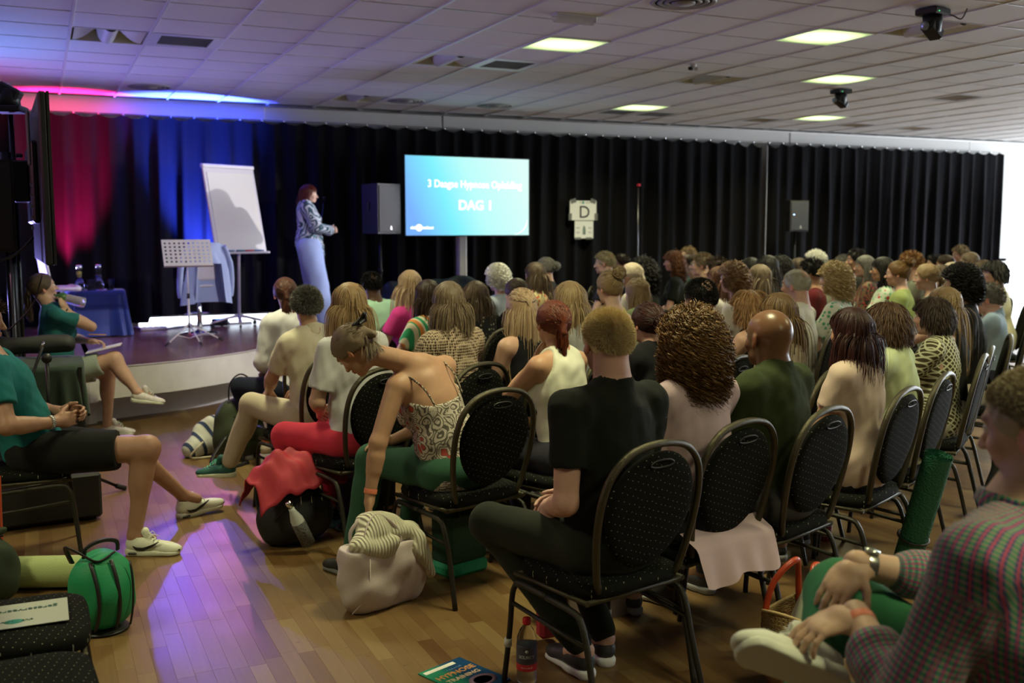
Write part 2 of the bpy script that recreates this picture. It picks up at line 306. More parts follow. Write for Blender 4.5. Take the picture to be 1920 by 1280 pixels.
# ------------------------------------------------------------------ floor of loose-laid strips
def plankmat(name, attr):
    m, nt, b = nodes(name); N = nt.nodes; L = nt.links
    if attr: s = N.new('ShaderNodeAttribute'); s.attribute_name = 'rnd'; src = s.outputs['Fac']
    else: s = N.new('ShaderNodeObjectInfo'); src = s.outputs['Alpha']; sp = N.new('ShaderNodeSeparateColor'); L.new(s.outputs['Color'], sp.inputs[0]); src = sp.outputs[0]
    cr = N.new('ShaderNodeValToRGB'); e = cr.color_ramp.elements; e[0].position = 0; e[0].color = (.10, .042, .012, 1); e[1].position = 1; e[1].color = (.21, .135, .055, 1)
    q = cr.color_ramp.elements.new(.35); q.color = (.145, .078, .027, 1); q = cr.color_ramp.elements.new(.7); q.color = (.175, .102, .038, 1); L.new(src, cr.inputs[0])
    g = N.new('ShaderNodeNewGeometry'); mp = N.new('ShaderNodeMapping'); mp.inputs['Scale'].default_value = (70, 4, 1); L.new(g.outputs['Position'], mp.inputs[0])
    n = N.new('ShaderNodeTexNoise'); n.inputs['Scale'].default_value = 1; n.inputs['Detail'].default_value = 5; L.new(mp.outputs[0], n.inputs['Vector'])
    mr = N.new('ShaderNodeMapRange'); mr.inputs[3].default_value = .78; mr.inputs[4].default_value = 1.2; L.new(n.outputs[0], mr.inputs[0])
    mx = N.new('ShaderNodeMix'); mx.data_type = 'RGBA'; mx.blend_type = 'MULTIPLY'; mx.inputs[0].default_value = 1; L.new(cr.outputs[0], mx.inputs[6]); L.new(mr.outputs[0], mx.inputs[7])
    # scuffs
    n2 = N.new('ShaderNodeTexNoise'); n2.inputs['Scale'].default_value = 28; n2.inputs['Detail'].default_value = 3; mp2 = N.new('ShaderNodeMapping'); mp2.inputs['Scale'].default_value = (.8, 2.2, 1); mp2.inputs['Rotation'].default_value = (0, 0, .3); L.new(g.outputs['Position'], mp2.inputs[0]); L.new(mp2.outputs[0], n2.inputs['Vector'])
    c2 = N.new('ShaderNodeMapRange'); c2.inputs[1].default_value = .70; c2.inputs[2].default_value = .73; c2.inputs[3].default_value = 1; c2.inputs[4].default_value = .45; L.new(n2.outputs[0], c2.inputs[0])
    m2 = N.new('ShaderNodeMix'); m2.data_type = 'RGBA'; m2.blend_type = 'MULTIPLY'; m2.inputs[0].default_value = 1; L.new(mx.outputs[2], m2.inputs[6]); L.new(c2.outputs[0], m2.inputs[7]); L.new(m2.outputs[2], b.inputs['Base Color'])
    n3 = N.new('ShaderNodeTexNoise'); n3.inputs['Scale'].default_value = 3; L.new(g.outputs['Position'], n3.inputs['Vector']); r3 = N.new('ShaderNodeMapRange'); r3.inputs[3].default_value = .3; r3.inputs[4].default_value = .5; L.new(n3.outputs[0], r3.inputs[0]); L.new(r3.outputs[0], b.inputs['Roughness'])
    return m
pm_o = plankmat('floor_strip', False); pm_s = plankmat('floor_strip_far', True)
floor = struct(MB().box((8.4, 4.9, -.07), (25.2, 17.4, .1)), 'floor', M('floor_joint', (.05, .03, .012), .8))
PW = .0662; lens_ = (.38, .46, .54, .62); near = []; far = []
r_ = random.Random(3)
for c in range(-60, 316):
    x = c*PW+PW/2; y = -3.6+r_.uniform(0, .5)
    while y < 13.4:
        Ln = r_.choice(lens_); yc = y+Ln/2; y += Ln
        v = Vector((x, yc, -1.65)); z = v.dot(fw); rn = min(1, max(0, r_.gauss(.6, .2)))
        if r_.random() < .05: rn *= .45
        inview = z > .3 and -80 < 960+1920*v.dot(r2)/z < 1250 and 640-1920*v.dot(u2)/z < 1380
        hidden = x > 2.0 or yc > 9.9 or (x > 1.5 and yc > 5.5)
        (near if inview and not hidden and z < 7.5 else far).append((z, x, yc, Ln, rn))
near.sort(); far += near[295:]; near = near[:295]; cache = {}
for z, x, yc, Ln, rn in near:
    if Ln not in cache: o = MB().box((0, 0, 0), (PW-.0002, Ln-.0003, .012), bev=.0004).build('floor_strip', pm_o, floor); cache[Ln] = o.data
    else: o = bpy.data.objects.new('floor_strip', cache[Ln]); COL.objects.link(o); o.parent = floor
    o.location = (x, yc, -.006); o.color = (rn, rn, rn, 1)
fv = []; ff = []; fr = []
for z, x, yc, Ln, rn in far:
    a, c = PW/2-.0001, Ln/2-.0002; k = len(fv)
    fv += [(x-a, yc-c, 0), (x+a, yc-c, 0), (x+a, yc+c, 0), (x-a, yc+c, 0), (x-a, yc-c, -.012), (x+a, yc-c, -.012), (x+a, yc+c, -.012), (x-a, yc+c, -.012)]
    ff += [(k, k+1, k+2, k+3), (k, k+4, k+5, k+1), (k+1, k+5, k+6, k+2), (k+2, k+6, k+7, k+3), (k+3, k+7, k+4, k)]; fr += [rn]*5
me = bpy.data.meshes.new('floor_strip'); me.from_pydata(fv, [], ff); at = me.attributes.new('rnd', 'FLOAT', 'FACE'); at.data.foreach_set('value', fr); me.materials.append(pm_s)
o = bpy.data.objects.new('floor_strip', me); COL.objects.link(o); o.parent = floor; o['kind'] = 'stuff'
# ------------------------------------------------------------------ stage
stg_top = M('stage_floor_purple_brown', (.22, .11, .09), .2, bump=.06, bscale=30, var=.25, vscale=3); stg_front = M('stage_front_cream', (.66, .64, .60), .6, bump=.1, bscale=40, var=.08, vscale=5)
EDGE = [(-3.9, 8.9), (.0, 9.02), (.36, 9.14), (.7, 9.29), (1.16, 9.47), (1.76, 9.9), (2.17, 10.39), (2.84, 11.25), (3.4, 11.7), (7.0, 11.9)]
E2 = smooth_path([(x, y, 0) for x, y in EDGE], 4)[:, :2]
def platform(E_, z0, z1, off, name, mt, parent=None, **kw):
    n = len(E_); V = [(x, y+off, z1) for x, y in E_]+[(x, 13.35, z1) for x, y in E_]+[(x, y+off, z0) for x, y in E_]; F = []
    for i in range(n-1): F += [(i, i+1, n+i+1, n+i), (2*n+i, 2*n+i+1, i+1, i)]
    F += [(0, n, n+0, 2*n), (n-1, 3*n-1, 2*n-1, n-1)]; F = F[:-2]
    b = MB(); b.add(V, F, False)
    for k in range(len(F)): b.mi[k] = 0 if (F[k][3] >= n and F[k][0] < n and k % 2 == 0) else 1
    return b.build(name, mt, parent, **kw)
stage = platform(E2, .25, STG, 0, 'stage', [stg_top, stg_front], label='low stage platform with dark reddish floor and cream front in two steps', cat='stage')
platform(E2, 0, .25, .42, 'plinth', [stg_front, stg_front], stage)
b = MB(); b.tube([(x, y-.001, STG-.006) for x, y in E2], .007, 6); b.build('edge_strip', M('edge_strip', (.5, .46, .42), .5), stage)
# ------------------------------------------------------------------ curtain on hooks
cm = M('curtain_cloth', (.008, .008, .010), .95, spec=.08, bump=.3, bscale=300)
def curtain(x0, x1, label, deep, seed, bottom):
    rr = np.random.default_rng(seed); t = thing('curtain', label, 'curtain', ((x0+x1)/2, 13.2, 0)); hooks = np.arange(x0, x1+.01, .272); n = len(hooks)
    ph = rr.uniform(0, 6, 6); cx = (x0+x1)/2; nu = int((x1-x0)/.02); nz = 26
    def fn(u, v):
        x = x0+(x1-x0)*u; k = (x-x0)/.272; fr_ = k-math.floor(k); sag = (.045 if not deep(x) else .085)*math.sin(PI*fr_)**.8
        zt = 3.045-sag; zb = bottom(x); z = zt+(zb-zt)*v
        fold = .038*math.cos(2*PI*k)+.02*math.sin(2*PI*k*.53+ph[0]+v)+.012*math.sin(2*PI*k*1.9+ph[1]+v*1.5)+.02*math.sin(x*1.1+ph[2])
        return (x-cx+.012*math.sin(2*PI*k+v*2), fold*(.35+.65*min(1, v*3)), z)
    MB().grid(fn, nu, nz).build('cloth', cm, t)
    hk = MB().lathe([(.011, -.004), (.014, 0), (.011, .004)], (0, 0, 0), n=8, rot=Matrix.Rotation(PI/2, 3, 'X')).build('hook', M('hook_steel', (.6, .6, .65), .25, 1), t)
    for i, h in enumerate(hooks):
        o = hk if i == 0 else hk.copy()
        if i: COL.objects.link(o)
        o.location = (h-cx, -.03, 3.042)
    MB().tube([(x0-cx, .02, 3.052), (x1-cx, .02, 3.052)], .004, 6).build('wire', blackm, t)
    return t
curtain(-3.9, 10.45, 'long black stage curtain lit red and blue on its left, hung on hooks', lambda x: x > 9.9, 1, lambda x: .63 if 1.2 < x < 4.35 else (STG+.03 if x < 7 else .04))
curtain(10.55, 15.8, 'black pleated curtain ending at the bright window on the right', lambda x: x < 10.8, 2, lambda x: .04)
struct(MB().box((10.5, 13.15, 1.5), (.012, .012, 3.0)), 'trim_7', M('grey_seam', (.3, .3, .32), .5))
# ------------------------------------------------------------------ banquet chairs
def dotfabric(name, ax):
    m, nt, b = nodes(name); N = nt.nodes; L = nt.links; tc = N.new('ShaderNodeTexCoord'); sp = N.new('ShaderNodeSeparateXYZ'); cb = N.new('ShaderNodeCombineXYZ'); L.new(tc.outputs['Object'], sp.inputs[0])
    mp = N.new('ShaderNodeMapping'); mp.inputs['Rotation'].default_value = (0, 0, .35); L.new(sp.outputs[ax[0]], cb.inputs[0]); L.new(sp.outputs[ax[1]], cb.inputs[1]); L.new(cb.outputs[0], mp.inputs[0])
    v = N.new('ShaderNodeTexVoronoi'); v.voronoi_dimensions = '2D'; v.inputs['Scale'].default_value = 40; v.inputs['Randomness'].default_value = .18; L.new(mp.outputs[0], v.inputs['Vector'])
    r = N.new('ShaderNodeMapRange'); r.inputs[1].default_value = .045; r.inputs[2].default_value = .07; r.inputs[3].default_value = 1; r.inputs[4].default_value = 0; L.new(v.outputs[0], r.inputs[0])
    mx = N.new('ShaderNodeMix'); mx.data_type = 'RGBA'; mx.inputs[6].default_value = (.006, .0065, .0055, 1); mx.inputs[7].default_value = (.36, .34, .24, 1); L.new(r.outputs[0], mx.inputs[0]); L.new(mx.outputs[2], b.inputs['Base Color'])
    b.inputs['Roughness'].default_value = .9; b.inputs['Specular IOR Level'].default_value = .12; return m
fab_b = dotfabric('chair_fabric_back', (0, 2)); fab_s = dotfabric('chair_fabric_seat', (0, 1))
frm = M('hammered_dark_frame', (.075, .066, .042), .33, .75, bump=.5, bscale=420); legm = M('hammered_dark_leg', (.04, .037, .03), .38, .7, bump=.5, bscale=420)
def by(z): return -.205-(z-.47)*.20
def make_chair():
    t = thing('banquet_chair', 'black banquet chair', 'chair')
    # seat cushion: rounded square slab
    def seat(u, v):
        a = 2*PI*u; n = 5; c, s_ = math.cos(a), math.sin(a); rx = .232*abs(c)**(2/n)*(1 if c > 0 else -1); ry = .215*abs(s_)**(2/n)*(1 if s_ > 0 else -1)
        prof = [(0, .425), (.93, .425), (1.0, .435), (1.01, .452), (.985, .470), (.9, .480), (.6, .486), (0, .488)]; k = v*7; i = min(int(k), 6); f = k-i
        q = prof[i][0]*(1-f)+prof[i+1][0]*f; z = prof[i][1]*(1-f)+prof[i+1][1]*f; return (rx*q, .0+ry*q, z)
    MB().grid(seat, 36, 8, closeu=True).build('seat', fab_s, t)
    # back cushion: egg outline with thickness
    def back(u, v):
        a = 2*PI*u; zc = .735; hz = .192 if math.sin(a) > 0 else .225; x = .200*math.copysign(abs(math.cos(a))**.92, math.cos(a)); z = hz*math.sin(a)
        if z < 0: x *= 1-.10*(z/hz)**2
        prof = [(0, .024), (.7, .024), (.93, .018), (1, 0), (.93, -.014), (.7, -.019), (0, -.02)]; k = v*6; i = min(int(k), 5); f = k-i
        q = prof[i][0]*(1-f)+prof[i+1][0]*f; d = prof[i][1]*(1-f)+prof[i+1][1]*f; zz = zc+z*q; return (x*q, by(zz)+d, zz)
    MB().grid(back, 40, 13, closeu=True).build('backrest', fab_b, t)
    P = [(-.178, .0, .452), (-.196, 0, .50), (-.217, 0, .60), (-.227, 0, .70), (-.222, 0, .79), (-.196, 0, .868), (-.14, 0, .924), (-.07, 0, .947), (0, 0, .953)]
    P = P+[(-x, y, z) for x, y, z in P[-2::-1]]; P = smooth_path(P, 4); P[:, 1] = [by(z) for z in P[:, 2]]; P[0, 1] += .04; P[-1, 1] += .04
    MB().tube(P, .0125, 8, flat=1.15, upv=(0, 1, 0)).build('back_frame', frm, t)
    # handle slot at the top of the back
    MB().tube(smooth_path([(-.055, by(.895)-.022, .885), (-.03, by(.9)-.024, .899), (.03, by(.9)-.024, .899), (.055, by(.895)-.022, .885), (.03, by(.88)-.024, .876), (-.03, by(.88)-.024, .876), (-.055, by(.895)-.022, .885)], 3), .0035, 6).build('handle_slot', black, t)
    b = MB()
    for y in (-.19, .19): b.tube([(-.225, y, .418), (.225, y, .418)], .011, 6)
    for x in (-.225, .225): b.tube([(x, -.2, .421), (x, .2, .421)], .010, 6)
    b.build('seat_rail', frm, t)
    for sx in (-1, 1):
        x = sx*.240
        MB().tube(smooth_path([(x+sx*.012, .235, 0), (x, .215, .2), (x, .20, .33), (x, .185, .375), (x, .15, .398), (x, .0, .392)], 4), .0125, 8, flat=.85).build('leg', legm, t)
        MB().tube(smooth_path([(x+sx*.012, -.285, 0), (x, -.235, .2), (x, -.205, .31), (x, -.185, .355), (x, -.15, .380), (x, .0, .392)], 4), .0125, 8, flat=.85).build('leg', legm, t)
        MB().tube([(x, .207, .315), (x, -.222, .275)], .009, 6).build('stretcher', legm, t)
    return t
CH0 = make_chair(); ch_used = [False]
def chair(x, y, rz, label, group='black banquet chairs of the audience'):
    o = copy_tree(CH0) if ch_used[0] else CH0
    ch_used[0] = True; o.location = (x, y, 0); o.rotation_euler = (0, 0, rz); return tag(o, label, 'chair', group)
def faceO(x, y): return math.atan2(-(-3-x), 17.3-y)      # rows curve round a point up-stage
# ------------------------------------------------------------------ smooth solids from distance fields, meshed with surface nets
class Fld:
    def __init__(s, lo, hi, h):
        s.h = h; s.lo = np.array(lo, np.float32); s.n = np.ceil((np.array(hi)-np.array(lo))/h).astype(int)+1; s.V = np.full(s.n, .2, np.float32)
        s.ax = [(s.lo[i]+h*np.arange(s.n[i])).astype(np.float32) for i in range(3)]
    def sl(s, lo, hi):
        a = np.clip(np.floor((np.array(lo)-s.lo)/s.h).astype(int), 0, s.n-1); b = np.clip(np.ceil((np.array(hi)-s.lo)/s.h).astype(int)+1, 1, s.n)
        return (slice(a[0], b[0]), slice(a[1], b[1]), slice(a[2], b[2]))
    def xyz(s, q): return s.ax[0][q[0]][:, None, None], s.ax[1][q[1]][None, :, None], s.ax[2][q[2]][None, None, :]
    def comb(s, q, d, k, sub=False):
        V = s.V[q]
        if sub:
            d = -d; h = np.maximum(k-np.abs(V-d), 0)/max(k, 1e-6); s.V[q] = np.maximum(V, d)+h*h*k/4
        else:
            h = np.maximum(k-np.abs(V-d), 0)/max(k, 1e-6); s.V[q] = np.minimum(V, d)-h*h*k/4
    def rc(s, a, b, ra, rb, k=.02, sub=False):
        a = np.array(a, np.float32); b = np.array(b, np.float32); m = max(ra, rb)+k+3*s.h; q = s.sl(np.minimum(a, b)-m, np.maximum(a, b)+m); X, Y, Z = s.xyz(q); ba = b-a; l2 = float(ba@ba)+1e-9
        t = np.clip(((X-a[0])*ba[0]+(Y-a[1])*ba[1]+(Z-a[2])*ba[2])/l2, 0, 1)
        d = np.sqrt((X-a[0]-ba[0]*t)**2+(Y-a[1]-ba[1]*t)**2+(Z-a[2]-ba[2]*t)**2)-(ra+(rb-ra)*t); s.comb(q, d, k, sub)
    def el(s, c, r, R=None, k=.02, sub=False):
        c = np.array(c, np.float32); r = np.array(r, np.float32); m = float(r.max())+k+3*s.h; q = s.sl(c-m, c+m); X, Y, Z = s.xyz(q); x, y, z = X-c[0], Y-c[1], Z-c[2]
        if R is not None: R = np.array(R, np.float32); x, y, z = (R[0, 0]*x+R[1, 0]*y+R[2, 0]*z), (R[0, 1]*x+R[1, 1]*y+R[2, 1]*z), (R[0, 2]*x+R[1, 2]*y+R[2, 2]*z)
        k0 = np.sqrt((x/r[0])**2+(y/r[1])**2+(z/r[2])**2); k1 = np.sqrt((x/r[0]**2)**2+(y/r[1]**2)**2+(z/r[2]**2)**2); s.comb(q, k0*(k0-1)/(k1+1e-6), k, sub)
    def plane(s, p, n, k=0):      # keep the side the normal points away from
        X, Y, Z = s.xyz((slice(None),)*3); d = (X-p[0])*n[0]+(Y-p[1])*n[1]+(Z-p[2])*n[2]; s.V = np.maximum(s.V, d.astype(np.float32))
    def noise(s, amp, f, seed=0, st=(1, 1, 1)):
        r = np.random.default_rng(seed); X, Y, Z = s.xyz((slice(None),)*3); acc = 0
        for o in range(5):
            d = r.normal(size=3); d /= np.linalg.norm(d); ff = f*(.6+1.1*r.random()); acc = acc+np.sin((X*d[0]*st[0]+Y*d[1]*st[1]+Z*d[2]*st[2])*ff+r.uniform(0, 6))*np.sin((Y*d[0]*st[1]-X*d[2]*st[0]+Z*d[1]*st[2])*ff*.7+r.uniform(0, 6))
        s.V = s.V+(amp*acc).astype(np.float32)
    def join(s, o, k=.01):
        h = np.maximum(k-np.abs(s.V-o.V), 0)/k; s.V = np.minimum(s.V, o.V)-h*h*k/4
    def mesh(s):
        V = s.V; V[0], V[-1], V[:, 0], V[:, -1], V[:, :, 0], V[:, :, -1] = (.1,)*6
        I = V < 0; n = s.n; c = I[:-1, :-1, :-1].astype(np.int8)*0
        for dx in (0, 1):
            for dy in (0, 1):
                for dz in (0, 1): c += I[dx:n[0]-1+dx, dy:n[1]-1+dy, dz:n[2]-1+dz]
        act = np.argwhere((c > 0) & (c < 8)); idx = np.full(tuple(n-1), -1, np.int64); idx[act[:, 0], act[:, 1], act[:, 2]] = np.arange(len(act))
        P = np.zeros((len(act), 3)); W_ = np.zeros(len(act)); cs = [(a, b, d) for a in (0, 1) for b in (0, 1) for d in (0, 1)]
        val = {q: V[act[:, 0]+q[0], act[:, 1]+q[1], act[:, 2]+q[2]] for q in cs}
        for q in cs:
            for a in range(3):
                if q[a] == 0:
                    e = list(q); e[a] = 1; e = tuple(e); v0, v1 = val[q], val[e]; m = (v0 < 0) != (v1 < 0); t = np.where(m, v0/(v0-v1+1e-12), 0); p = np.array(q, float)[None].repeat(len(act), 0); p[:, a] = t; P[m] += p[m]; W_[m] += 1
        P = (act+P/W_[:, None])*s.h+s.lo; F = []
        for a in range(3):
            b, c_ = (a+1) % 3, (a+2) % 3; sl0 = [slice(None)]*3; sl1 = [slice(None)]*3; sl0[a] = slice(0, -1); sl1[a] = slice(1, None)
            m = I[tuple(sl0)] != I[tuple(sl1)]; e = np.argwhere(m); e = e[(e[:, b] > 0) & (e[:, c_] > 0)]
            e = e[(e[:, b] < n[b]-1) & (e[:, c_] < n[c_]-1)]; ins = I[e[:, 0], e[:, 1], e[:, 2]]; o = []
            for (u, w) in ((-1, -1), (0, -1), (0, 0), (-1, 0)):
                k = e.copy(); k[:, b] += u; k[:, c_] += w; o.append(idx[k[:, 0], k[:, 1], k[:, 2]])
            o = np.stack(o, 1); o[~ins] = o[~ins][:, ::-1]; F.append(o)
        F = np.concatenate(F); return P, F[(F >= 0).all(1)]
def npmesh(name, P, F, mat=None, parent=None, attrs=None, smooth=True, link=True):
    me = bpy.data.meshes.new(name); k = F.shape[1]; me.vertices.add(len(P)); me.vertices.foreach_set('co', np.asarray(P, np.float32).ravel())
    me.loops.add(F.size); me.loops.foreach_set('vertex_index', F.astype(np.int32).ravel()); me.polygons.add(len(F)); me.polygons.foreach_set('loop_start', np.arange(0, F.size, k, dtype=np.int32)); me.polygons.foreach_set('loop_total', np.full(len(F), k, np.int32))
    me.polygons.foreach_set('use_smooth', np.full(len(F), smooth)); me.update(calc_edges=True)
    for an, (ty, dat) in (attrs or {}).items():
        a = me.attributes.new(an, ty, 'POINT'); a.data.foreach_set('vector' if ty == 'FLOAT_VECTOR' else ('color' if ty == 'FLOAT_COLOR' else 'value'), np.asarray(dat, np.float32).ravel())
    if mat: me.materials.append(mat)
    if not link: return me
    o = bpy.data.objects.new(name, me); COL.objects.link(o)
    if parent: o.parent = parent
    return o
def blob(name, fn, lo, hi, h, mat, parent=None, loc=None, **kw):
    f = Fld(lo, hi, h); fn(f); P, F = f.mesh(); o = npmesh(name, P, F, mat, parent)
    if loc is not None: o.location = loc
    return tag(o, **kw)
nrm = lambda v: np.array(v, float)/(np.linalg.norm(v)+1e-9)
def Rz(a): return np.array(Matrix.Rotation(a, 3, 'Z'))
def Rx(a): return np.array(Matrix.Rotation(a, 3, 'X'))
def Ry(a): return np.array(Matrix.Rotation(a, 3, 'Y'))
def ik(S, Wt, l1, l2, pole):
    S = np.array(S, float); Wt = np.array(Wt, float); d = Wt-S; L = np.linalg.norm(d)
    if L > (l1+l2)*.995: Wt = S+d/L*(l1+l2)*.995; d = Wt-S; L = np.linalg.norm(d)
    u = d/L; a = (l1*l1-l2*l2+L*L)/(2*L); hh = math.sqrt(max(l1*l1-a*a, 0)); p = np.array(pole, float); p = nrm(p-u*(p@u)); return S+u*a+p*hh, Wt
# ------------------------------------------------------------------ people
def skin_mat(col, spec=.35, rough=.5):
    key = ('skin', col, rough)
    if key in _mc: return _mc[key]
    m, nt, b = nodes('skin'); N = nt.nodes; L = nt.links; a = N.new('ShaderNodeAttribute'); a.attribute_name = 'tint'
    tc = N.new('ShaderNodeTexCoord'); n = N.new('ShaderNodeTexNoise'); n.inputs['Scale'].default_value = 25; n.inputs['Detail'].default_value = 4; L.new(tc.outputs['Object'], n.inputs['Vector'])
    r = N.new('ShaderNodeMapRange'); r.inputs[3].default_value = .85; r.inputs[4].default_value = 1.12; L.new(n.outputs[0], r.inputs[0])
    mx = N.new('ShaderNodeMix'); mx.data_type = 'RGBA'; mx.blend_type = 'MULTIPLY'; mx.inputs[0].default_value = 1; mx.inputs[6].default_value = lin(col); L.new(a.outputs['Color'], mx.inputs[7])
    m2 = N.new('ShaderNodeMix'); m2.data_type = 'RGBA'; m2.blend_type = 'MULTIPLY'; m2.inputs[0].default_value = 1; L.new(mx.outputs[2], m2.inputs[6]); L.new(r.outputs[0], m2.inputs[7]); L.new(m2.outputs[2], b.inputs['Base Color'])
    b.inputs['Roughness'].default_value = rough; b.inputs['Specular IOR Level'].default_value = spec; b.inputs['Subsurface Weight'].default_value = .08; b.inputs['Subsurface Radius'].default_value = (.6, .25, .12); b.inputs['Subsurface Scale'].default_value = .02
    bp = N.new('ShaderNodeBump'); bp.inputs['Strength'].default_value = .12; bp.inputs['Distance'].default_value = .002; n2 = N.new('ShaderNodeTexNoise'); n2.inputs['Scale'].default_value = 350; L.new(tc.outputs['Object'], n2.inputs['Vector']); L.new(n2.outputs[0], bp.inputs['Height']); L.new(bp.outputs[0], b.inputs['Normal'])
    _mc[key] = m; return m
FAIR = (.56, .34, .25); LIGHT = (.62, .40, .31); TAN = (.46, .26, .16); BROWN = (.17, .085, .045); PINK = (.60, .35, .28)
def cloth(col, rough=.9, bump=.35, sheen=.03): return M('cloth', col, rough, bump=bump, bscale=420, sheen=sheen, var=.06, vscale=6, spec=.15)
def pattern(kind, c1, c2, c3=(.5, .05, .05)):
    key = ('pat', kind, c1, c2, c3)
    if key in _mc: return _mc[key]
    m, nt, b = nodes('cloth_'+kind); N = nt.nodes; L = nt.links; b.inputs['Roughness'].default_value = .85
    tc = N.new('ShaderNodeTexCoord'); V = tc.outputs['Object']
    def mp(src, sc, rot=(0, 0, 0)):
        q = N.new('ShaderNodeMapping'); q.inputs['Scale'].default_value = sc; q.inputs['Rotation'].default_value = rot; L.new(src, q.inputs[0]); return q.outputs[0]
    def rng_(src, a, c, lo=0, hi=1):
        q = N.new('ShaderNodeMapRange'); q.inputs[1].default_value = a; q.inputs[2].default_value = c; q.inputs[3].default_value = lo; q.inputs[4].default_value = hi; L.new(src, q.inputs[0]); return q.outputs[0]
    def mix(f, a, c, bt='MIX'):
        q = N.new('ShaderNodeMix'); q.data_type = 'RGBA'; q.blend_type = bt
        if isinstance(f, float): q.inputs[0].default_value = f
        else: L.new(f, q.inputs[0])
        for i, z in ((6, a), (7, c)):
            if isinstance(z, tuple): q.inputs[i].default_value = lin(z)
            else: L.new(z, q.inputs[i])
        return q.outputs[2]
    def wave(src, sc, ph=0, axis='X', dist=0):
        q = N.new('ShaderNodeTexWave'); q.bands_direction = axis; q.inputs['Scale'].default_value = sc; q.inputs['Phase Offset'].default_value = ph; q.inputs['Distortion'].default_value = dist; L.new(src, q.inputs[0]); return q.outputs['Fac']
    def vor(src, sc, rnd=1., feat='F1', dim='3D'):
        q = N.new('ShaderNodeTexVoronoi'); q.feature = feat; q.voronoi_dimensions = dim; q.inputs['Scale'].default_value = sc; q.inputs['Randomness'].default_value = rnd; L.new(src, q.inputs['Vector']); return q.outputs['Distance']
    if kind == 'plaid':
        a = N.new('ShaderNodeAttribute'); a.attribute_name = 'clothuv'; V = a.outputs['Vector']
        w1 = rng_(wave(V, 24, 0, 'X'), .5, .62); w2 = rng_(wave(V, 24, 0, 'Y'), .5, .62); col = mix(w1, c1, c2); col = mix(1.0, col, mix(w2, (1., 1, 1), (.45, .55, .5)), 'MULTIPLY')
        t1 = rng_(wave(V, 24, PI, 'X'), .93, .97); t2 = rng_(wave(V, 24, PI, 'Y'), .93, .97); col = mix(t1, col, c3); col = mix(t2, col, c3)
    elif kind == 'paisley':
        n = N.new('ShaderNodeTexNoise'); n.inputs['Scale'].default_value = 9; n.inputs['Detail'].default_value = 2; L.new(V, n.inputs['Vector']); V2 = mix(.09, V, n.outputs['Color']); d = vor(V2, 17.)
        q = N.new('ShaderNodeMath'); q.operation = 'SINE'; q2 = N.new('ShaderNodeMath'); q2.operation = 'MULTIPLY'; q2.inputs[1].default_value = 34; L.new(d, q2.inputs[0]); L.new(q2.outputs[0], q.inputs[0])
        ring = rng_(q.outputs[0], .15, .45); dot = rng_(vor(V, 75.), .22, .3, 1, 0); zone = rng_(vor(V2, 6.5), .42, .5)
        col = mix(ring, c1, c2); d2 = N.new('ShaderNodeMath'); d2.operation = 'MULTIPLY'; L.new(dot, d2.inputs[0]); L.new(rng_(d, .25, .3), d2.inputs[1]); col = mix(d2.outputs[0], col, c2)
        z2 = N.new('ShaderNodeMath'); z2.operation = 'MULTIPLY'; L.new(zone, z2.inputs[0]); L.new(rng_(d, .2, .24, 1, 0), z2.inputs[1]); col = mix(z2.outputs[0], col, c3)
    elif kind == 'crochet':
        V = mp(V, (1, 1, .8)); d = vor(V, 82., .12); h = rng_(d, .36, .46, 1, 0); col = mix(h, c1, c2)
        bp = N.new('ShaderNodeBump'); bp.inputs['Strength'].default_value = .8; bp.inputs['Distance'].default_value = .01; L.new(d, bp.inputs['Height']); L.new(bp.outputs[0], b.inputs['Normal'])
    elif kind == 'lattice':
        V = mp(V, (1, .5, 1), (0, PI/4, .2)); w1 = rng_(wave(V, 13, 0, 'X'), .75, .85); w2 = rng_(wave(V, 13, 0, 'Z'), .75, .85); q = N.new('ShaderNodeMath'); q.operation = 'MAXIMUM'; L.new(w1, q.inputs[0]); L.new(w2, q.inputs[1]); col = mix(q.outputs[0], c1, c2)
    elif kind == 'polka': col = mix(rng_(vor(V, 34., .5), .22, .27, 1, 0), c1, c2)
    elif kind == 'stripe': col = mix(rng_(wave(mp(V, (1, 1, 1), (.3, .4, 0)), 7, 0, 'X'), .4, .5), c1, c2); col = mix(rng_(wave(mp(V, (1, 1, 1), (.3, .4, 0)), 3.5, 1, 'X'), .8, .86), col, c3)
    elif kind == 'floral': col = mix(rng_(vor(V, 26.), .30, .36, 1, 0), c1, c2); col = mix(rng_(vor(V, 15.), .24, .28, 1, 0), col, c3)
    elif kind == 'swirl':
        n = N.new('ShaderNodeTexNoise'); n.inputs['Scale'].default_value = 6; n.inputs['Detail'].default_value = 1; L.new(V, n.inputs['Vector']); V2 = mix(.3, V, n.outputs['Color']); w = wave(V2, 9, 0, 'X', 3); col = mix(rng_(w, .42, .5), c1, c2); w = wave(V2, 21, 0, 'Z', 2); col = mix(rng_(w, .86, .93), col, c3)
    L.new(col, b.inputs['Base Color'])
    if kind != 'crochet':
        n2 = N.new('ShaderNodeTexNoise'); n2.inputs['Scale'].default_value = 420; L.new(tc.outputs['Object'], n2.inputs['Vector']); bp = N.new('ShaderNodeBump'); bp.inputs['Strength'].default_value = .3; bp.inputs['Distance'].default_value = .003; L.new(n2.outputs[0], bp.inputs['Height']); L.new(bp.outputs[0], b.inputs['Normal'])
    _mc[key] = m; return m
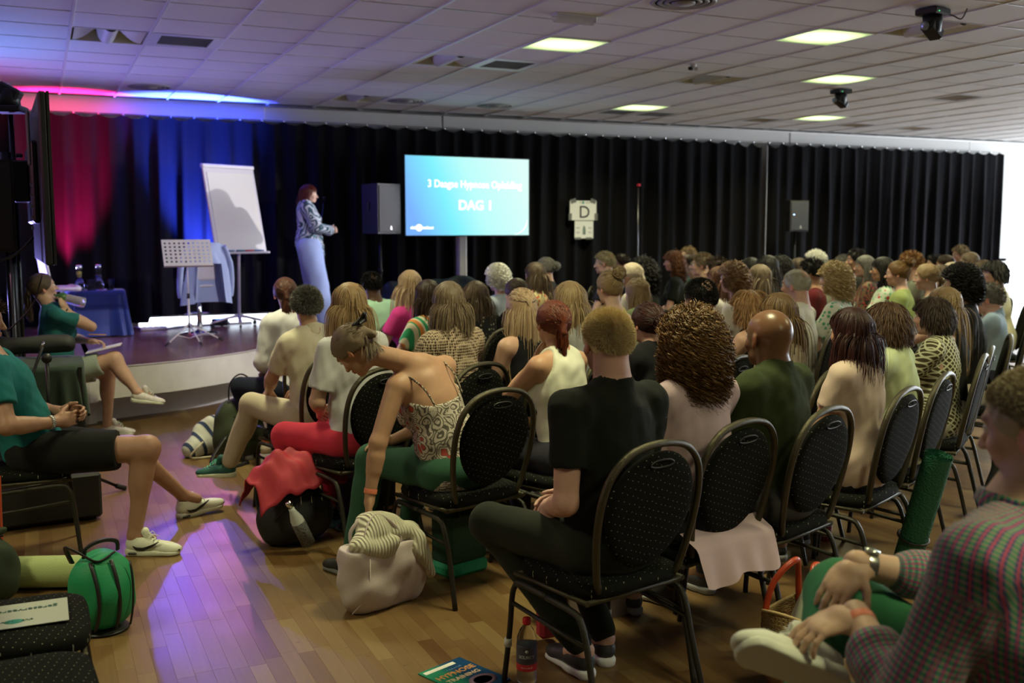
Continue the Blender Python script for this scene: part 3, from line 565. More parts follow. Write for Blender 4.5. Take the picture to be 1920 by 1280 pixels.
def hair_mat(c, c2=None):
    c2 = c2 or tuple(min(1, q*2.1) for q in c); key = ('hair', c, c2)
    if key in _mc: return _mc[key]
    m, nt, b = nodes('hair'); N = nt.nodes; L = nt.links; a = N.new('ShaderNodeAttribute'); a.attribute_name = 'rnd'
    mx = N.new('ShaderNodeMix'); mx.data_type = 'RGBA'; mx.inputs[6].default_value = lin(c); mx.inputs[7].default_value = lin(c2); L.new(a.outputs['Fac'], mx.inputs[0]); L.new(mx.outputs[2], b.inputs['Base Color'])
    b.inputs['Roughness'].default_value = .5; b.inputs['Specular IOR Level'].default_value = .3; b.inputs['Anisotropic'].default_value = .4
    tc = N.new('ShaderNodeTexCoord'); n2 = N.new('ShaderNodeTexNoise'); n2.inputs['Scale'].default_value = 300; L.new(tc.outputs['Object'], n2.inputs['Vector']); bp = N.new('ShaderNodeBump'); bp.inputs['Strength'].default_value = .4; bp.inputs['Distance'].default_value = .003; L.new(n2.outputs[0], bp.inputs['Height']); L.new(bp.outputs[0], b.inputs['Normal'])
    _mc[key] = m; return m
eye_w = M('eye_white', (.75, .72, .68), .25); eye_i = M('eye_iris', (.05, .035, .02), .2)
def headprims(f, c, R, s=1.0, face=True, ears=True, male=True):
    c = np.array(c, float); R = np.array(R); P = lambda x, y, z: c+R@np.array((x*s, y*s, z*s))
    f.el(P(0, -.012, .025), (.074*s, .094*s, .088*s), R, .03); f.el(P(0, .03, .03), (.062*s, .058*s, .066*s), R, .02); f.el(P(0, .032, -.03), (.055*s, .058*s, .078*s), R, .025)
    w = 1.08 if male else .95
    f.el(P(0, .028, -.075), (.047*s*w, .052*s, .036*s), R, .02); f.el(P(0, .070, -.098), (.020*s*w, .016*s, .016*s), R, .02)
    if face:
        for q in (-1, 1): f.el(P(q*.036, .062, -.032), (.022*s, .02*s, .020*s), R, .02)
        f.rc(P(-.034, .082, .020), P(.034, .082, .020), .010*s, .010*s, .012)
        for q in (-1, 1): f.el(P(q*.031, .098, .002), (.016*s, .012*s, .011*s), R, .012, True)
        f.rc(P(0, .090, .004), P(0, .110, -.034), .0075*s, .0115*s, .012)
        for q in (-1, 1): f.el(P(q*.011, .099, -.037), (.008*s, .009*s, .007*s), R, .006)
        f.el(P(0, .089, -.060), (.021*s, .012*s, .006*s), R, .006); f.el(P(0, .087, -.071), (.018*s, .012*s, .007*s), R, .006)
    if ears:
        for q in (-1, 1):
            Re = R@Rz(q*.35)@Rx(-.2); f.el(P(q*.078, -.008, -.012), (.008*s, .017*s, .031*s), Re, .008); f.el(P(q*.089, -.002, -.010), (.008*s, .009*s, .016*s), Re, .004, True)
def tint_head(P, c, R, s, lips=(.9, .5, .5), beard=None):
    q = (P-np.array(c))@np.array(R)/s; t = np.ones((len(P), 4)); x, y, z = q.T
    m = np.exp(-((x/.022)**2+((y-.092)/.02)**2+((z+.066)/.009)**2)); t[:, :3] *= 1-m[:, None]*(1-np.array(lips))
    for sg in (-1, 1):
        m = np.exp(-(((x-sg*.033)/.020)**4+((y-.085)/.025)**4+((z-.021)/.0055)**2)); t[:, :3] *= 1-m[:, None]*.55
        m = np.exp(-(((x-sg*.038)/.02)**2+((y-.065)/.03)**2+((z+.035)/.02)**2)); t[:, :3] *= 1-m[:, None]*(1-np.array((1.05, .88, .88)))
    m = ((z < .01) & (z > -.05) & (abs(x) > .07)); t[m, :3] *= (1.08, .8, .75)
    if beard is not None:
        d = 1/(1+np.exp(-( -z-.035-.5*np.maximum(0, .0+(y-.06))*0)/.006))*(y > -.02)*(z > -.14)*(1-np.exp(-((x/.02)**2+((z+.066)/.008)**2))); t[:, :3] *= 1-d[:, None]*(1-np.array(beard))
    return t
def handprims(f, W_, D, N_, T, curl=.5, s=1.0, spread=.12, thumb=.5, k=.006, curls=None):
    """palm, four fingers of different lengths in three bent segments, thumb from the side of the palm"""
    W_ = np.array(W_, float); D = nrm(D); N_ = nrm(np.array(N_)-D*(D@np.array(N_))); T = nrm(T-D*(D@T)-N_*(N_@T)); R = np.stack([T, D, N_], 1)
    f.el(W_+D*.048*s, (.040*s, .054*s, .0155*s), R, .012); f.el(W_+D*.018*s+T*.02*s+N_*.006*s, (.018*s, .03*s, .014*s), R, .012)
    for i, (o, L_) in enumerate(((.028, .073), (.0095, .081), (-.0095, .076), (-.028, .060))):
        p = W_+D*(.088-.004*abs(i-1))*s+T*o*s; d = nrm(D+T*o*spread*20); r = (.0088 if i < 3 else .0075)*s; c = curl if curls is None else curls[i]
        f.rc(W_+D*.05*s+T*o*.9*s, p, .011*s, r*1.08, k)
        for j, fr_ in enumerate((.44, .31, .25)):
            a = c*(.8, 1.0, .75)[j]; d = nrm(d*math.cos(a)+N_*math.sin(a)-(0)*d); nn = nrm(N_-d*(d@N_)); p2 = p+d*L_*fr_*s
            f.rc(p, p2, r*(1-.08*j), r*(.94-.08*j), .002); p = p2; N2 = nn
            N_keep = N_; N_ = nrm(np.cross(nrm(np.cross(d, nn)), d)) if False else nn
        N_ = R[:, 2]
    p = W_+D*.022*s+T*.030*s; d = nrm(D*.75+T*(1-thumb*.5)*.8+N_*.35); p2 = p+d*.034*s; f.rc(p, p2, .013*s, .0105*s, .008); d2 = nrm(d+N_*.3*thumb+D*.35-T*.35*thumb); p3 = p2+d2*.028*s; f.rc(p2, p3, .0105*s, .0085*s, .003); f.rc(p3, p3+nrm(d2+N_*.15)*.018*s, .0088*s, .0075*s, .002)
def mergemesh(parts):
    Ps, Fs, n = [], [], 0
    for P, F in parts: Ps.append(P); Fs.append(F+n); n += len(P)
    return np.concatenate(Ps), np.concatenate(Fs)
# ---- hair: a fitted cap plus combed locks, one mesh
def hair(name, parent, c, R, s, style, mat, N=1500, seed=1, w=.004, L=None, vol=.016, cap=True, h=.009, part_=0.0, gdir=(0, 0, -1), flat=None):
    r = np.random.default_rng(seed); c = np.array(c, float); R = np.array(R); G = R.T@np.array(gdir, float)
    ctr = np.array((0, -.006, .018)); rad = np.array((.080, .100, .094)); front = {'short': .52, 'crop': .5, 'bald': -2}.get(style, .45)
    d = r.normal(size=(N*4, 3)); d /= np.linalg.norm(d, axis=1)[:, None]
    hl = np.where(d[:, 1] > 0, (d[:, 1]-.0)*front*1.15+(.02 if style in ('short', 'crop', 'pony', 'bun', 'updo') else -.05), -.05+(d[:, 1])*.62); ok = d[:, 2] > hl
    d = d[ok][:N]; n = len(d); root = ctr+d*rad; S = {'short': 4, 'crop': 3, 'curly': 18, 'long': 12, 'half': 12}.get(style, 9)
    L = L or {'short': .05, 'crop': .022, 'bob': .20, 'long': .42, 'half': .42, 'curly': .22, 'pony': .22, 'bun': .2, 'updo': .16, 'pixie': .075}[style]
    Ls = L*((.8+.4*r.random(n)) if style != 'bob' else (.94+.12*r.random(n))); step = Ls/S; p = root.copy(); crown = np.array((part_*.05, -.02, .10)); X = [p.copy()]
    out = nrm_rows(root-ctr); t = root-crown; t[:, 2] *= .3
    if style in ('bob', 'long', 'half', 'pixie'): t[:, 0] += np.sign(root[:, 0]-part_*.03)*.035
    t -= out*(t*out).sum(1)[:, None]; prev = nrm_rows(t+r.normal(size=(n, 3))*.02)
    tgt = None
    if style == 'pony': tgt = np.array((0, -.112, .015))
    if style in ('bun', 'updo'): tgt = np.array((0, -.085, .075)) if style == 'bun' else np.array((0, -.11, .02))
    if style == 'half': tgt = np.array((0, -.105, .035))
    lay = vol*(.35+.65*r.random(n)); ph = r.uniform(0, 2*PI, n); done = np.zeros(n, bool); Gd = np.tile(G, (n, 1)); half_m = (root[:, 2] > .045) if style == 'half' else np.ones(n, bool)
    for i in range(S):
        if tgt is not None:
            to = tgt-p; dist = np.linalg.norm(to, axis=1); reach = (dist < .022)
            if style in ('pony', 'half'): done |= reach & half_m
            act = half_m & ~done; v = np.where(act[:, None], nrm_rows(to), nrm_rows(Gd+prev*.6))
            if style in ('pony', 'half'):
                # pace the approach so that each lock reaches the tie halfway along
                st = np.where(act, np.maximum(dist/max(1, (S*.45-i)), .012), L*.85/(S*.55))
            else: st = np.where(dist > .02, dist/max(1, S*.6-i), .0)
        elif style in ('short', 'crop'): v = nrm_rows(out*(.55 if style == 'short' else 1.1)+prev*.8+Gd*.15+r.normal(size=(n, 3))*.22); st = step
        elif style == 'pixie': v = nrm_rows(out*.12+prev*.8+Gd*.45+r.normal(size=(n, 3))*.15); st = step
        elif style == 'curly': v = nrm_rows(out*.12*(i < 3)+prev*.5+Gd*(.25+.05*i)); st = step
        else: v = nrm_rows(prev*.75+Gd*(.32+.07*i)); st = step
        q = p+v*np.asarray(st)[:, None]
        # stay on the skull / neck
        lay_ = lay*(1 if style == 'curly' else min(1, (i+1)/3.5))
        e = (q-ctr)/(rad+lay_[:, None]*(1 if style not in ('short', 'crop') else 0)); k = np.linalg.norm(e, axis=1); m = k < 1; q[m] = ctr+(e[m]/k[m][:, None])*(rad+lay_[m][:, None]*(1 if style not in ('short', 'crop') else 0))
        if style in ('bob', 'long', 'half', 'pony', 'bun', 'updo') and i < S*.6:
            k = np.linalg.norm((q-ctr)/(rad+lay_[:, None]), axis=1); m = (k > 1) & (q[:, 2] > .0); q[m] = ctr+(q[m]-ctr)/k[m][:, None]
        nk = np.sqrt(q[:, 0]**2+(q[:, 1]+.02)**2); m = (q[:, 2] < -.06) & (nk < .066+lay) & (q[:, 1] < .06); f_ = (.066+lay[m])/np.maximum(nk[m], 1e-4); q[m, 0] *= f_; q[m, 1] = (q[m, 1]+.02)*f_-.02
        m = (q[:, 1] > .012) & (q[:, 2] < .035) & (style not in ('short', 'crop')); q[m, 0] = np.sign(q[m, 0]+1e-5)*np.maximum(abs(q[m, 0]), .070+lay[m]*.5); q[m, 1] = .012+(q[m, 1]-.012)*.35   # keep the face free
        prev = nrm_rows(q-p+1e-6); p = q
        if style in ('long', 'half', 'bob') and flat: # tail fans over the back
            m = q[:, 2] < -.16; q[m, 1] = np.minimum(q[m, 1], -.085)
        X.append(p.copy())
    X = np.stack(X, 1)
    if style == 'curly':
        tt = np.arange(S+1)/S; a = ph[:, None]+tt*2*PI*(3.4+1.8*r.random((n, 1))); amp = .019*np.minimum(1, tt*2.5)*(.7+.8*r.random((n, 1))); e1 = nrm_rows(np.cross(out, (0, 0, 1.))+1e-4); X = X+amp[..., None]*(np.cos(a)[..., None]*e1[:, None]+np.sin(a)[..., None]*out[:, None])
    if style in ('bob', 'long', 'half', 'pony'): tt = np.linspace(0, 1, S+1); X += (.006*np.sin(ph[:, None]+tt*9)*tt)[..., None]*nrm_rows(r.normal(size=(n, 3)))[:, None]
    rv = np.clip(r.normal(.35, .22, n), 0, 1)
    if style == 'bun' or style == 'updo':
        # the knot: looped locks round a small ball
        nb = N//4; cb = tgt+np.array((0, -.02, .03 if style == 'bun' else .0)); ax = nrm_rows(r.normal(size=(nb, 3))); e1 = nrm_rows(np.cross(ax, r.normal(size=(nb, 3)))); e2 = np.cross(ax, e1); rr = .020+.022*r.random(nb); off = nrm_rows(r.normal(size=(nb, 3)))*.012
        a = np.linspace(0, 4.6, S+1)[None]+r.uniform(0, 6, nb)[:, None]; Xb = cb+off[:, None]+rr[:, None, None]*(np.cos(a)[..., None]*e1[:, None]+np.sin(a)[..., None]*e2[:, None]); X = np.concatenate([X, Xb]); out = np.concatenate([out, nrm_rows(off)]); rv = np.concatenate([rv, np.clip(r.normal(.4, .25, nb), 0, 1)])
    n = len(X); Tn = np.gradient(X, axis=1); o3 = X-ctr; o3 = o3/np.linalg.norm(o3, axis=2)[..., None]; o3 = o3+r.normal(size=(n, 1, 3))*.35; side = np.cross(Tn, o3); side /= np.linalg.norm(side, axis=2)[..., None]+1e-9
    wd = w*(.6+.8*r.random((n, 1)))*np.interp(np.linspace(0, 1, S+1), [0, .15, .8, 1], [.6, 1, 1, .5 if style == 'bob' else .15])[None]; A_ = X-side*wd[..., None]/2; B_ = X+side*wd[..., None]/2
    P = np.stack([A_, B_], 2).reshape(-1, 3); b0 = (np.arange(n)*(S+1)*2)[:, None]+np.arange(S)[None]*2; F = np.stack([b0, b0+1, b0+3, b0+2], -1).reshape(-1, 4); rn = np.repeat(rv, (S+1)*2)
    P = c+(P*s)@R.T
    if cap and style != 'bald':
        f = Fld(c-.2*s-.03, c+.2*s+.03, h); t_ = {'crop': .004, 'short': .008}.get(style, .010); RR = R
        def PP(x, y, z): return c+R@np.array((x*s, y*s, z*s))
        f.el(PP(*ctr), (rad+t_)*s*.985, RR, .01)
        if style in ('bob', 'long', 'half', 'curly'): f.el(PP(0, -.035, -.035), np.array((.078, .068, .075))*s, RR, .03)
        if style in ('long', 'half'): f.rc(PP(0, -.05, -.05), PP(0, -.075, -.13), .062*s, .045*s, .03)
        if style == 'curly': f.el(PP(0, -.012, .02), (rad+vol*.45)*s, RR, .02)
        if style == 'bun': f.el(PP(0, -.105, .105), np.array((.034, .03, .03))*s, RR, .01)
        if style == 'updo': f.el(PP(0, -.13, .02), np.array((.034, .03, .034))*s, RR, .01)
        if style == 'pony': f.rc(PP(0, -.10, .015), PP(0, -.125, -.03), .022*s, .02*s, .02)
        # clear the face: slanted half spaces
        n1 = R@nrm((0, 1.0, -.62)); f.plane(PP(0, .052, .012), n1); n2 = R@nrm((0, .35, -1)); 
        if style not in ('bob', 'long', 'half', 'curly', 'pixie'): f.plane(PP(0, -.02, -.028), n2)
        else: f.plane(PP(0, 0, -.06 if style == 'pixie' else -.12), R@np.array((0, 0, -1.)))
        f.noise(.0012, 220, seed)
        Pc, Fc = f.mesh(); F = np.concatenate([F, Fc+len(P)]); P = np.concatenate([P, Pc]); rn = np.concatenate([rn, np.full(len(Pc), .35 if style == 'crop' else (.28 if style == 'pony' else .16))])
    return npmesh('hair', P, F, mat, parent, {'rnd': ('FLOAT', rn)})
def nrm_rows(v): return v/(np.linalg.norm(v, axis=1)[:, None]+1e-9)
# ---- a whole figure from its joints
DEF = dict(h=1.33, male=True, lean=.05, yaw=0., pitch=0., roll=0., arms='lap', feet='floor', res=.011, hres=.007, fat=1.0, sleeve=.55, neck=.012, legs=None, tuck=0, bust=False, tilt=0)
def figure(name, label, loc, rz, **kw):
    o = dict(DEF); o.update(kw); male = o['male']; h = o['h']; st = o.get('stand'); g = (h-.56)/.77; fat = o['fat']
    t = thing('person', label, 'person', loc, rz, o.get('group')); t.name = 'person'
    pz = .555 if not st else o['pz']; T0 = np.array((0., 0, pz)); lean = o['lean']; RL = Rz(o.get('twist', 0))@Rx(-lean)@Ry(o['tilt'])
    B = lambda x, y, z: T0+RL@np.array((x, y, z*g))
    sw = (.185 if male else .160)*(.9+.1*fat); sh = [B(sg*sw, -.005, .462) for sg in (-1, 1)]; nb = B(0, -.015, .515)
    Rh = Rz(o['yaw'])@Rx(-o['pitch'])@Ry(o['roll']); hs = o.get('hs', 1.0 if male else .96)
    hc = np.array(o['hc']) if 'hc' in o else B(0, .01, .575)+Rh@np.array((0, .012, .04)) ; 
    if 'hc' not in o and not st: hc[2] = h-.113*hs
    hip = [T0+RL@np.array((sg*.09, 0, 0)) if st else T0+np.array((sg*.09, .0, -.01)) for sg in (-1, 1)]
    feet = o['legs'] or {}
    if st: knee = [np.array(o['knee'][i]) for i in (0, 1)]; ank = [np.array(o['ank'][i]) for i in (0, 1)]
    else:
        knee = [np.array(feet.get('kL' if i == 0 else 'kR', (sg*.13, .44, .53))) for i, sg in ((0, -1), (1, 1))]; ank = [np.array(feet.get('aL' if i == 0 else 'aR', (sg*.12, .42, .09))) for i, sg in ((0, -1), (1, 1))]
    ua, fa = (.29*g, .255*g) if male else (.265*g, .235*g)
    A = o['arms']; wr = []; pol = []; zl = .66
    if A == 'lap': wr = [(-.07, .27, zl), (.06, .29, zl)]; pol = [(-.7, -.6, -.6), (.7, -.6, -.6)]
    elif A == 'wide': wr = [(-.15, .36, .62), (.15, .36, .62)]; pol = [(-.6, -.5, -.6), (.6, -.5, -.6)]
    elif A == 'cross': wr = [(.10, .21, .80), (-.11, .19, .77)]; pol = [(-.8, -.2, -.8), (.8, -.2, -.8)]
    elif A == 'chin': wr = [tuple(hc+Rh@np.array((-.03, .085, -.21))), (.02, .27, .68)]; pol = [(-.6, .3, -.8), (.8, -.3, -.7)]
    elif A == 'write': wr = [(-.10, .34, .68), (.10, .30, .70)]; pol = [(-.8, -.5, -.5), (.8, -.5, -.5)]
    else: wr = [A['wL'], A['wR']]; pol = [A.get('pL', (-.7, -.5, -.6)), A.get('pR', (.7, -.5, -.6))]
    el_ = []; wri = []
    for i in (0, 1):
        e, w_ = ik(sh[i], wr[i], ua, fa, pol[i]); el_.append(e); wri.append(w_)
    m_ = 1.0 if male else .86
    def torso(f, inf=0, k=.05, full=True):
        F_ = fat
        f.el(B(0, -.005, .0), (.165*(1 if not male else .96)*F_+inf, .125*F_+inf, .12+inf), RL, k); f.el(B(0, .005, .15), (.143*F_*(1 if male else .95)+inf, .112*F_+inf, .14*g+inf), RL, k)
        f.el(B(0, .0, .33), (.158*m_*(.5+.5*F_)*1.05+inf, .112*(.6+.4*F_)+inf, .17*g+inf), RL, k); f.rc(sh[0]+RL@np.array((.03, 0, -.005)), sh[1]+RL@np.array((-.03, 0, -.005)), .058*m_+inf, .058*m_+inf, k)
        f.el(B(0, -.02, .44), (.12*m_+inf, .075+inf, .07+inf), RL, .04)
        if o['bust']:
            for sg in (-1, 1): f.el(B(sg*.07, .085, .32), (.062+inf, .055+inf, .06+inf), RL, .03)
        for i, sg in ((0, -1), (1, 1)): f.rc(nb+RL@np.array((sg*.03, -.012, .0)), sh[i]+RL@np.array((-sg*.03, 0, .012)), .042+inf*.8, .040*m_+inf, .04)
    def arm(f, i, inf=0, k=.03, end=1.0, fore=True):
        S_, E_, W_ = sh[i], el_[i], wri[i]; q = math.sqrt(m_)*(.6+.4*fat)
        if end <= 1: f.rc(S_, S_+(E_-S_)*end, .052*q+inf, (.052-.010*end)*q+inf*1.35, k)
        else: f.rc(S_, E_, .052*q+inf, .041*q+inf*1.1, k); f.rc(E_, E_+(W_-E_)*(end-1), .042*q+inf*1.1, .034*q+inf*1.3, k)
    def leg(f, i, inf=0, k=.04, upto=2.0):
        q = (.6+.4*fat); ra, rk = (.088*q, .060*q)
        if upto <= 1: f.rc(hip[i], hip[i]+(knee[i]-hip[i])*upto, ra+inf, ra+(rk-ra)*upto+inf*1.2, k); return
        f.rc(hip[i], knee[i], ra+inf, rk+inf, k); v = ank[i]-knee[i]; e = knee[i]+v*(upto-1); f.rc(knee[i], e, .054*q+inf, .054*q*(1-(upto-1))+.035*(upto-1)+inf*1.15, k)
        if True:
            back = nrm(np.cross(np.cross(v, knee[i]-hip[i]), v)); f.el(knee[i]+v*.32-back*.018, (.047*q+inf, .047*q+inf, .11+inf), np.stack([nrm(np.cross(back, v)), back, nrm(v)], 1), k)
    pts = np.array([hc+.15, hc-.15]+sh+el_+wri+hip+knee+ank+[T0]); lo = pts.min(0)-.2; hi = pts.max(0)+.2; lo[2] = max(lo[2], -.03)
    # body
    f = Fld(lo, hi, o['res']); torso(f, 0)
    for i in (0, 1):
        q = math.sqrt(m_)*(.6+.4*fat); f.rc(sh[i], el_[i], .050*q, .040*q, .03); f.rc(el_[i], wri[i], .040*q, .026*q, .02); mid = el_[i]+(wri[i]-el_[i])*.28; f.rc(mid, el_[i]+(wri[i]-el_[i])*.5, .040*q, .033*q, .02)
        leg(f, i, 0); f.rc(ank[i], ank[i]+np.array((0, .08, -.03)), .034, .030, .02)
    nr = .060*(.6+.4*fat) if male else .048
    nk_top = hc+Rh@np.array((0, -.028, -.055))*hs; f.rc(nk_top, nb, nr, nr*1.12, .03)
    parts = []
    hands = o.get('hands', {}); fine_h = o['hres']; head_fine = fine_h < o['res']
    if not head_fine: headprims(f, hc, Rh, hs, True, True, male)
    fineh = o.get('handres', 0)
    for i in (0, 1):
        hd = hands.get(i, None)
        if hd is None:
            fd = nrm(wri[i]-el_[i]); D = nrm(fd+np.array((0, .15, -.35 if A in ('lap', 'wide', 'write') else 0))); N_ = np.array((0, 0, -1.)) if A in ('lap', 'wide', 'write') else np.array((0, -1., 0)); T_ = np.array((1. if i == 0 else -1., .1, 0)); hd = (D, N_, T_, .55)
        hand_args = (wri[i]+nrm(hd[0])*.008, hd[0], hd[1], hd[2], hd[3]); s_ = (1.0 if male else .9)
        if fineh:
            fh = Fld(np.minimum(wri[i]-.14, wri[i]+.14-.0)-.02, wri[i]+.16, fineh); handprims(fh, *hand_args, s=s_, curls=hd[4] if len(hd) > 4 else None, thumb=hd[5] if len(hd) > 5 else .5); fh.rc(wri[i]-nrm(wri[i]-el_[i])*.05, wri[i]+nrm(hd[0])*.03, .0285*math.sqrt(m_), .024*math.sqrt(m_), .02); parts.append(fh.mesh())
        else: handprims(f, *hand_args, s=s_, k=.006)
    if head_fine:
        fh = Fld(hc-.175, hc+.175, fine_h); fh.rc(nk_top, nb, nr, nr*1.12, .03); headprims(fh, hc, Rh, hs, True, True, male); 
        cut = nk_top+(nb-nk_top)*.55; fh.plane(cut, nrm(nb-nk_top)); parts.append(fh.mesh())
    parts.insert(0, f.mesh()); P, F = mergemesh(parts); tn = tint_head(P, hc, Rh, hs, beard=o.get('beard'), lips=(.85, .45, .45) if not male else (.9, .62, .6))
    bd = npmesh('body', P, F, skin_mat(o.get('skin', FAIR), rough=o.get('sr', .5)), t, {'tint': ('FLOAT_COLOR', tn)})
    # shirt
    R_ = o.get('cres', o['res']); sl = o['sleeve']; inf = o.get('inf', .012)
    if o.get('top') is not None:
        f = Fld(lo, hi, R_); torso(f, inf)
        if o.get('crew'): u_ = nrm(nk_top-nb); f.rc(nb-u_*.05, nb+u_*.012, nr*1.12+.022, nr+.013, .03)
        if o.get('loose'): f.el(B(0, 0, .06), (.17*fat+inf+o['loose'], .13*fat+inf+o['loose'], .16*g), RL, .06)
        if sl > 0:
            for i in (0, 1):
                fs = Fld(lo, hi, R_); arm(fs, i, inf*1.15, .03, min(sl+.25, 1) if sl <= 1 else sl)
                if sl <= .76: ep = sh[i]+(el_[i]-sh[i])*sl; fs.plane(ep, nrm(el_[i]-sh[i]))
                f.join(fs, .03)
        else:
            for i, sg in ((0, -1), (1, 1)): f.plane(sh[i]+RL@np.array((-sg*o.get('tank', .035), 0, 0)), RL@nrm((sg, 0, .35)))
        f.plane(T0+np.array((0, 0, o.get('hem', -.06))), np.array((0, 0, -1.)))
        nc = o['neck'] if not o.get('crew') else .003; f.rc(nb+RL@np.array((0, .012, .0)), nk_top+RL@np.array((0, .03, .03)), nr+nc, nr+nc+.01, .004, True)
        if o.get('scoop'): f.plane(B(0, 0, o['scoop']), RL@nrm((0, o.get('scoopy', -.4), 1)))
        f.noise(.0012, 62, 3, (1, 1, .7)) if R_ < .012 else None; f.noise(o.get('fold', .0034), o.get('ff', 24), hash(label) % 1000 if False else len(label)*7, (1, 1, .6)); P, F = f.mesh(); at = None
        if o.get('uv'):
            best = np.full(len(P), 9.); UV = np.zeros((len(P), 3)); UV[:, 0] = np.arctan2(P[:, 0], -P[:, 1])*.17; UV[:, 1] = P[:, 2]-np.hypot(P[:, 0], P[:, 1])*.8
            for i in (0, 1):
                for a_, b_ in ((sh[i], el_[i]), (el_[i], wri[i])):
                    u = b_-a_; Lh = np.linalg.norm(u); u = u/Lh; q = P-a_; tt = q@u; rd = np.linalg.norm(q-np.clip(tt, 0, Lh)[:, None]*u, axis=1); m = (rd < .078) & (tt > .06 if a_ is sh[i] else tt > -.03) & (rd < best); e1 = nrm(np.cross(u, (0, .3, 1))); e2 = np.cross(u, e1); an = np.arctan2(q@e2, q@e1)*.055
                    UV[m, 0] = an[m]; UV[m, 1] = tt[m]+(0 if a_ is sh[i] else .3); best[m] = rd[m]
            at = {'clothuv': ('FLOAT_VECTOR', UV)}
        so = npmesh(o.get('topname', 'shirt'), P, F, o['top'], t, at)
        if o.get('crew'):
            fc = Fld(nb-.14, nb+.14, .0055); u = nrm(nk_top-nb); fc.rc(nb-u*.02, nb+u*.04, nr+.014, nr+.012, 0); fc.rc(nb-u*.08, nb+u*.12, nr+.004, nr+.004, 0, True); fc.plane(nb+u*.024, nrm(u+RL@np.array((0, .30, 0)))); fc.plane(nb-u*.012, -u); Pc, Fc = fc.mesh(); npmesh('neckband', Pc, Fc, o['top'], so)
        if o.get('collar'):
            fc = Fld(nb-.14, nb+.14, .006); u = nrm(nk_top-nb); fc.rc(nb-u*.005, nb+u*.045, nr+.020, nr+.014, 0); fc.rc(nb-u*.06, nb+u*.12, nr+.010, nr+.006, 0, True); fc.plane(nb+u*.035, nrm(u+RL@np.array((0, .35, 0)))); fc.plane(nb-u*.02, -u); Pc, Fc = fc.mesh(); npmesh('collar', Pc, Fc, o['top'], so, {'clothuv': ('FLOAT_VECTOR', Pc*1.0)})
    if o.get('bottom') is not None:
        f = Fld(lo, hi, o.get('pres', max(R_, .012))); F_ = fat; f.el(B(0, -.005, .0), (.170*(1 if not male else .97)*F_+.012, .13*F_+.01, .11), None if not st else RL, .04)
        up = o.get('pleg', 1.93)
        for i in (0, 1):
            fs = Fld(lo, hi, f.h); leg(fs, i, o.get('pinf', .012), .03, up)
            if up <= 1: fs.plane(hip[i]+(knee[i]-hip[i])*(up-.12), nrm(knee[i]-hip[i]))
            f.join(fs, .03)
        f.noise(.0022, 22, 5, (1, 1, .6)); P, F = f.mesh(); npmesh('trousers' if up > 1 else 'shorts', P, F, o['bottom'], t)
    # shoes
    if o.get('shoe') is not None:
        for i in (0, 1):
            fd = np.array(o['toe'][i]) if 'toe' in o else np.array((-.12 if i == 0 else .12, 1, 0)); shoe(t, ank[i], fd, o['shoe'], o.get('shoeup', {}).get(i, (0, 0, 1)), 1.0 if male else .9, o.get('shoefine', False))
    # eyes
    if o.get('eyes', True):
        for sg in (-1, 1):
            e = MB(); e.lathe([(.0115*math.sin(a), -.0115*math.cos(a)) for a in np.linspace(.05, PI-.05, 9)], (0, 0, 0), n=12); e.mi = [0]*len(e.mi); e.add(*disc_pts(), False, 1)
            eo = e.build('eye', [eye_w, eye_i], t); eo.matrix_local = Matrix.Translation(Vector(hc+Rh@np.array((sg*.031, .0795, .003))*hs)) @ Matrix(Rh.tolist()).to_4x4()
    info = dict(t=t, hc=hc, Rh=Rh, hs=hs, wr=wri, el=el_, sh=sh, nb=nb, B=B, RL=RL, hip=hip, knee=knee, ank=ank, body=bd)
    if o.get('hair'):
        ha = dict(o['hair']); info['hair'] = hair('hair', t, hc, Rh, hs, ha.pop('style'), ha.pop('mat'), **ha)
    if o.get('glasses'): glasses(t, hc, Rh, hs)
    return info
def disc_pts():
    A = np.linspace(0, 2*PI, 12, False); V = [(0, .0122, 0)]+[(.0055*math.cos(a), .0108, .0055*math.sin(a)) for a in A]; return V, [(0, 1+(k+1) % 12, 1+k) for k in range(12)]
def glasses(t, hc, Rh, hs):
    b = MB()
    for sg in (-1, 1):
        b.tube([(sg*.031+.021*math.cos(a), .100, .002+.016*math.sin(a)) for a in np.linspace(0, 2*PI, 16, False)], .0016, 5, closed=True); b.tube([(sg*.053, .098, .006), (sg*.074, .06, .008), (sg*.078, -.005, .004)], .0016, 5)
    b.tube([(-.010, .101, .004), (.010, .101, .004)], .0015, 5); g_ = b.build('glasses', blackm, t); g_.matrix_local = Matrix.Translation(Vector(hc)) @ Matrix(Rh.tolist()).to_4x4() @ Matrix.Scale(hs, 4)
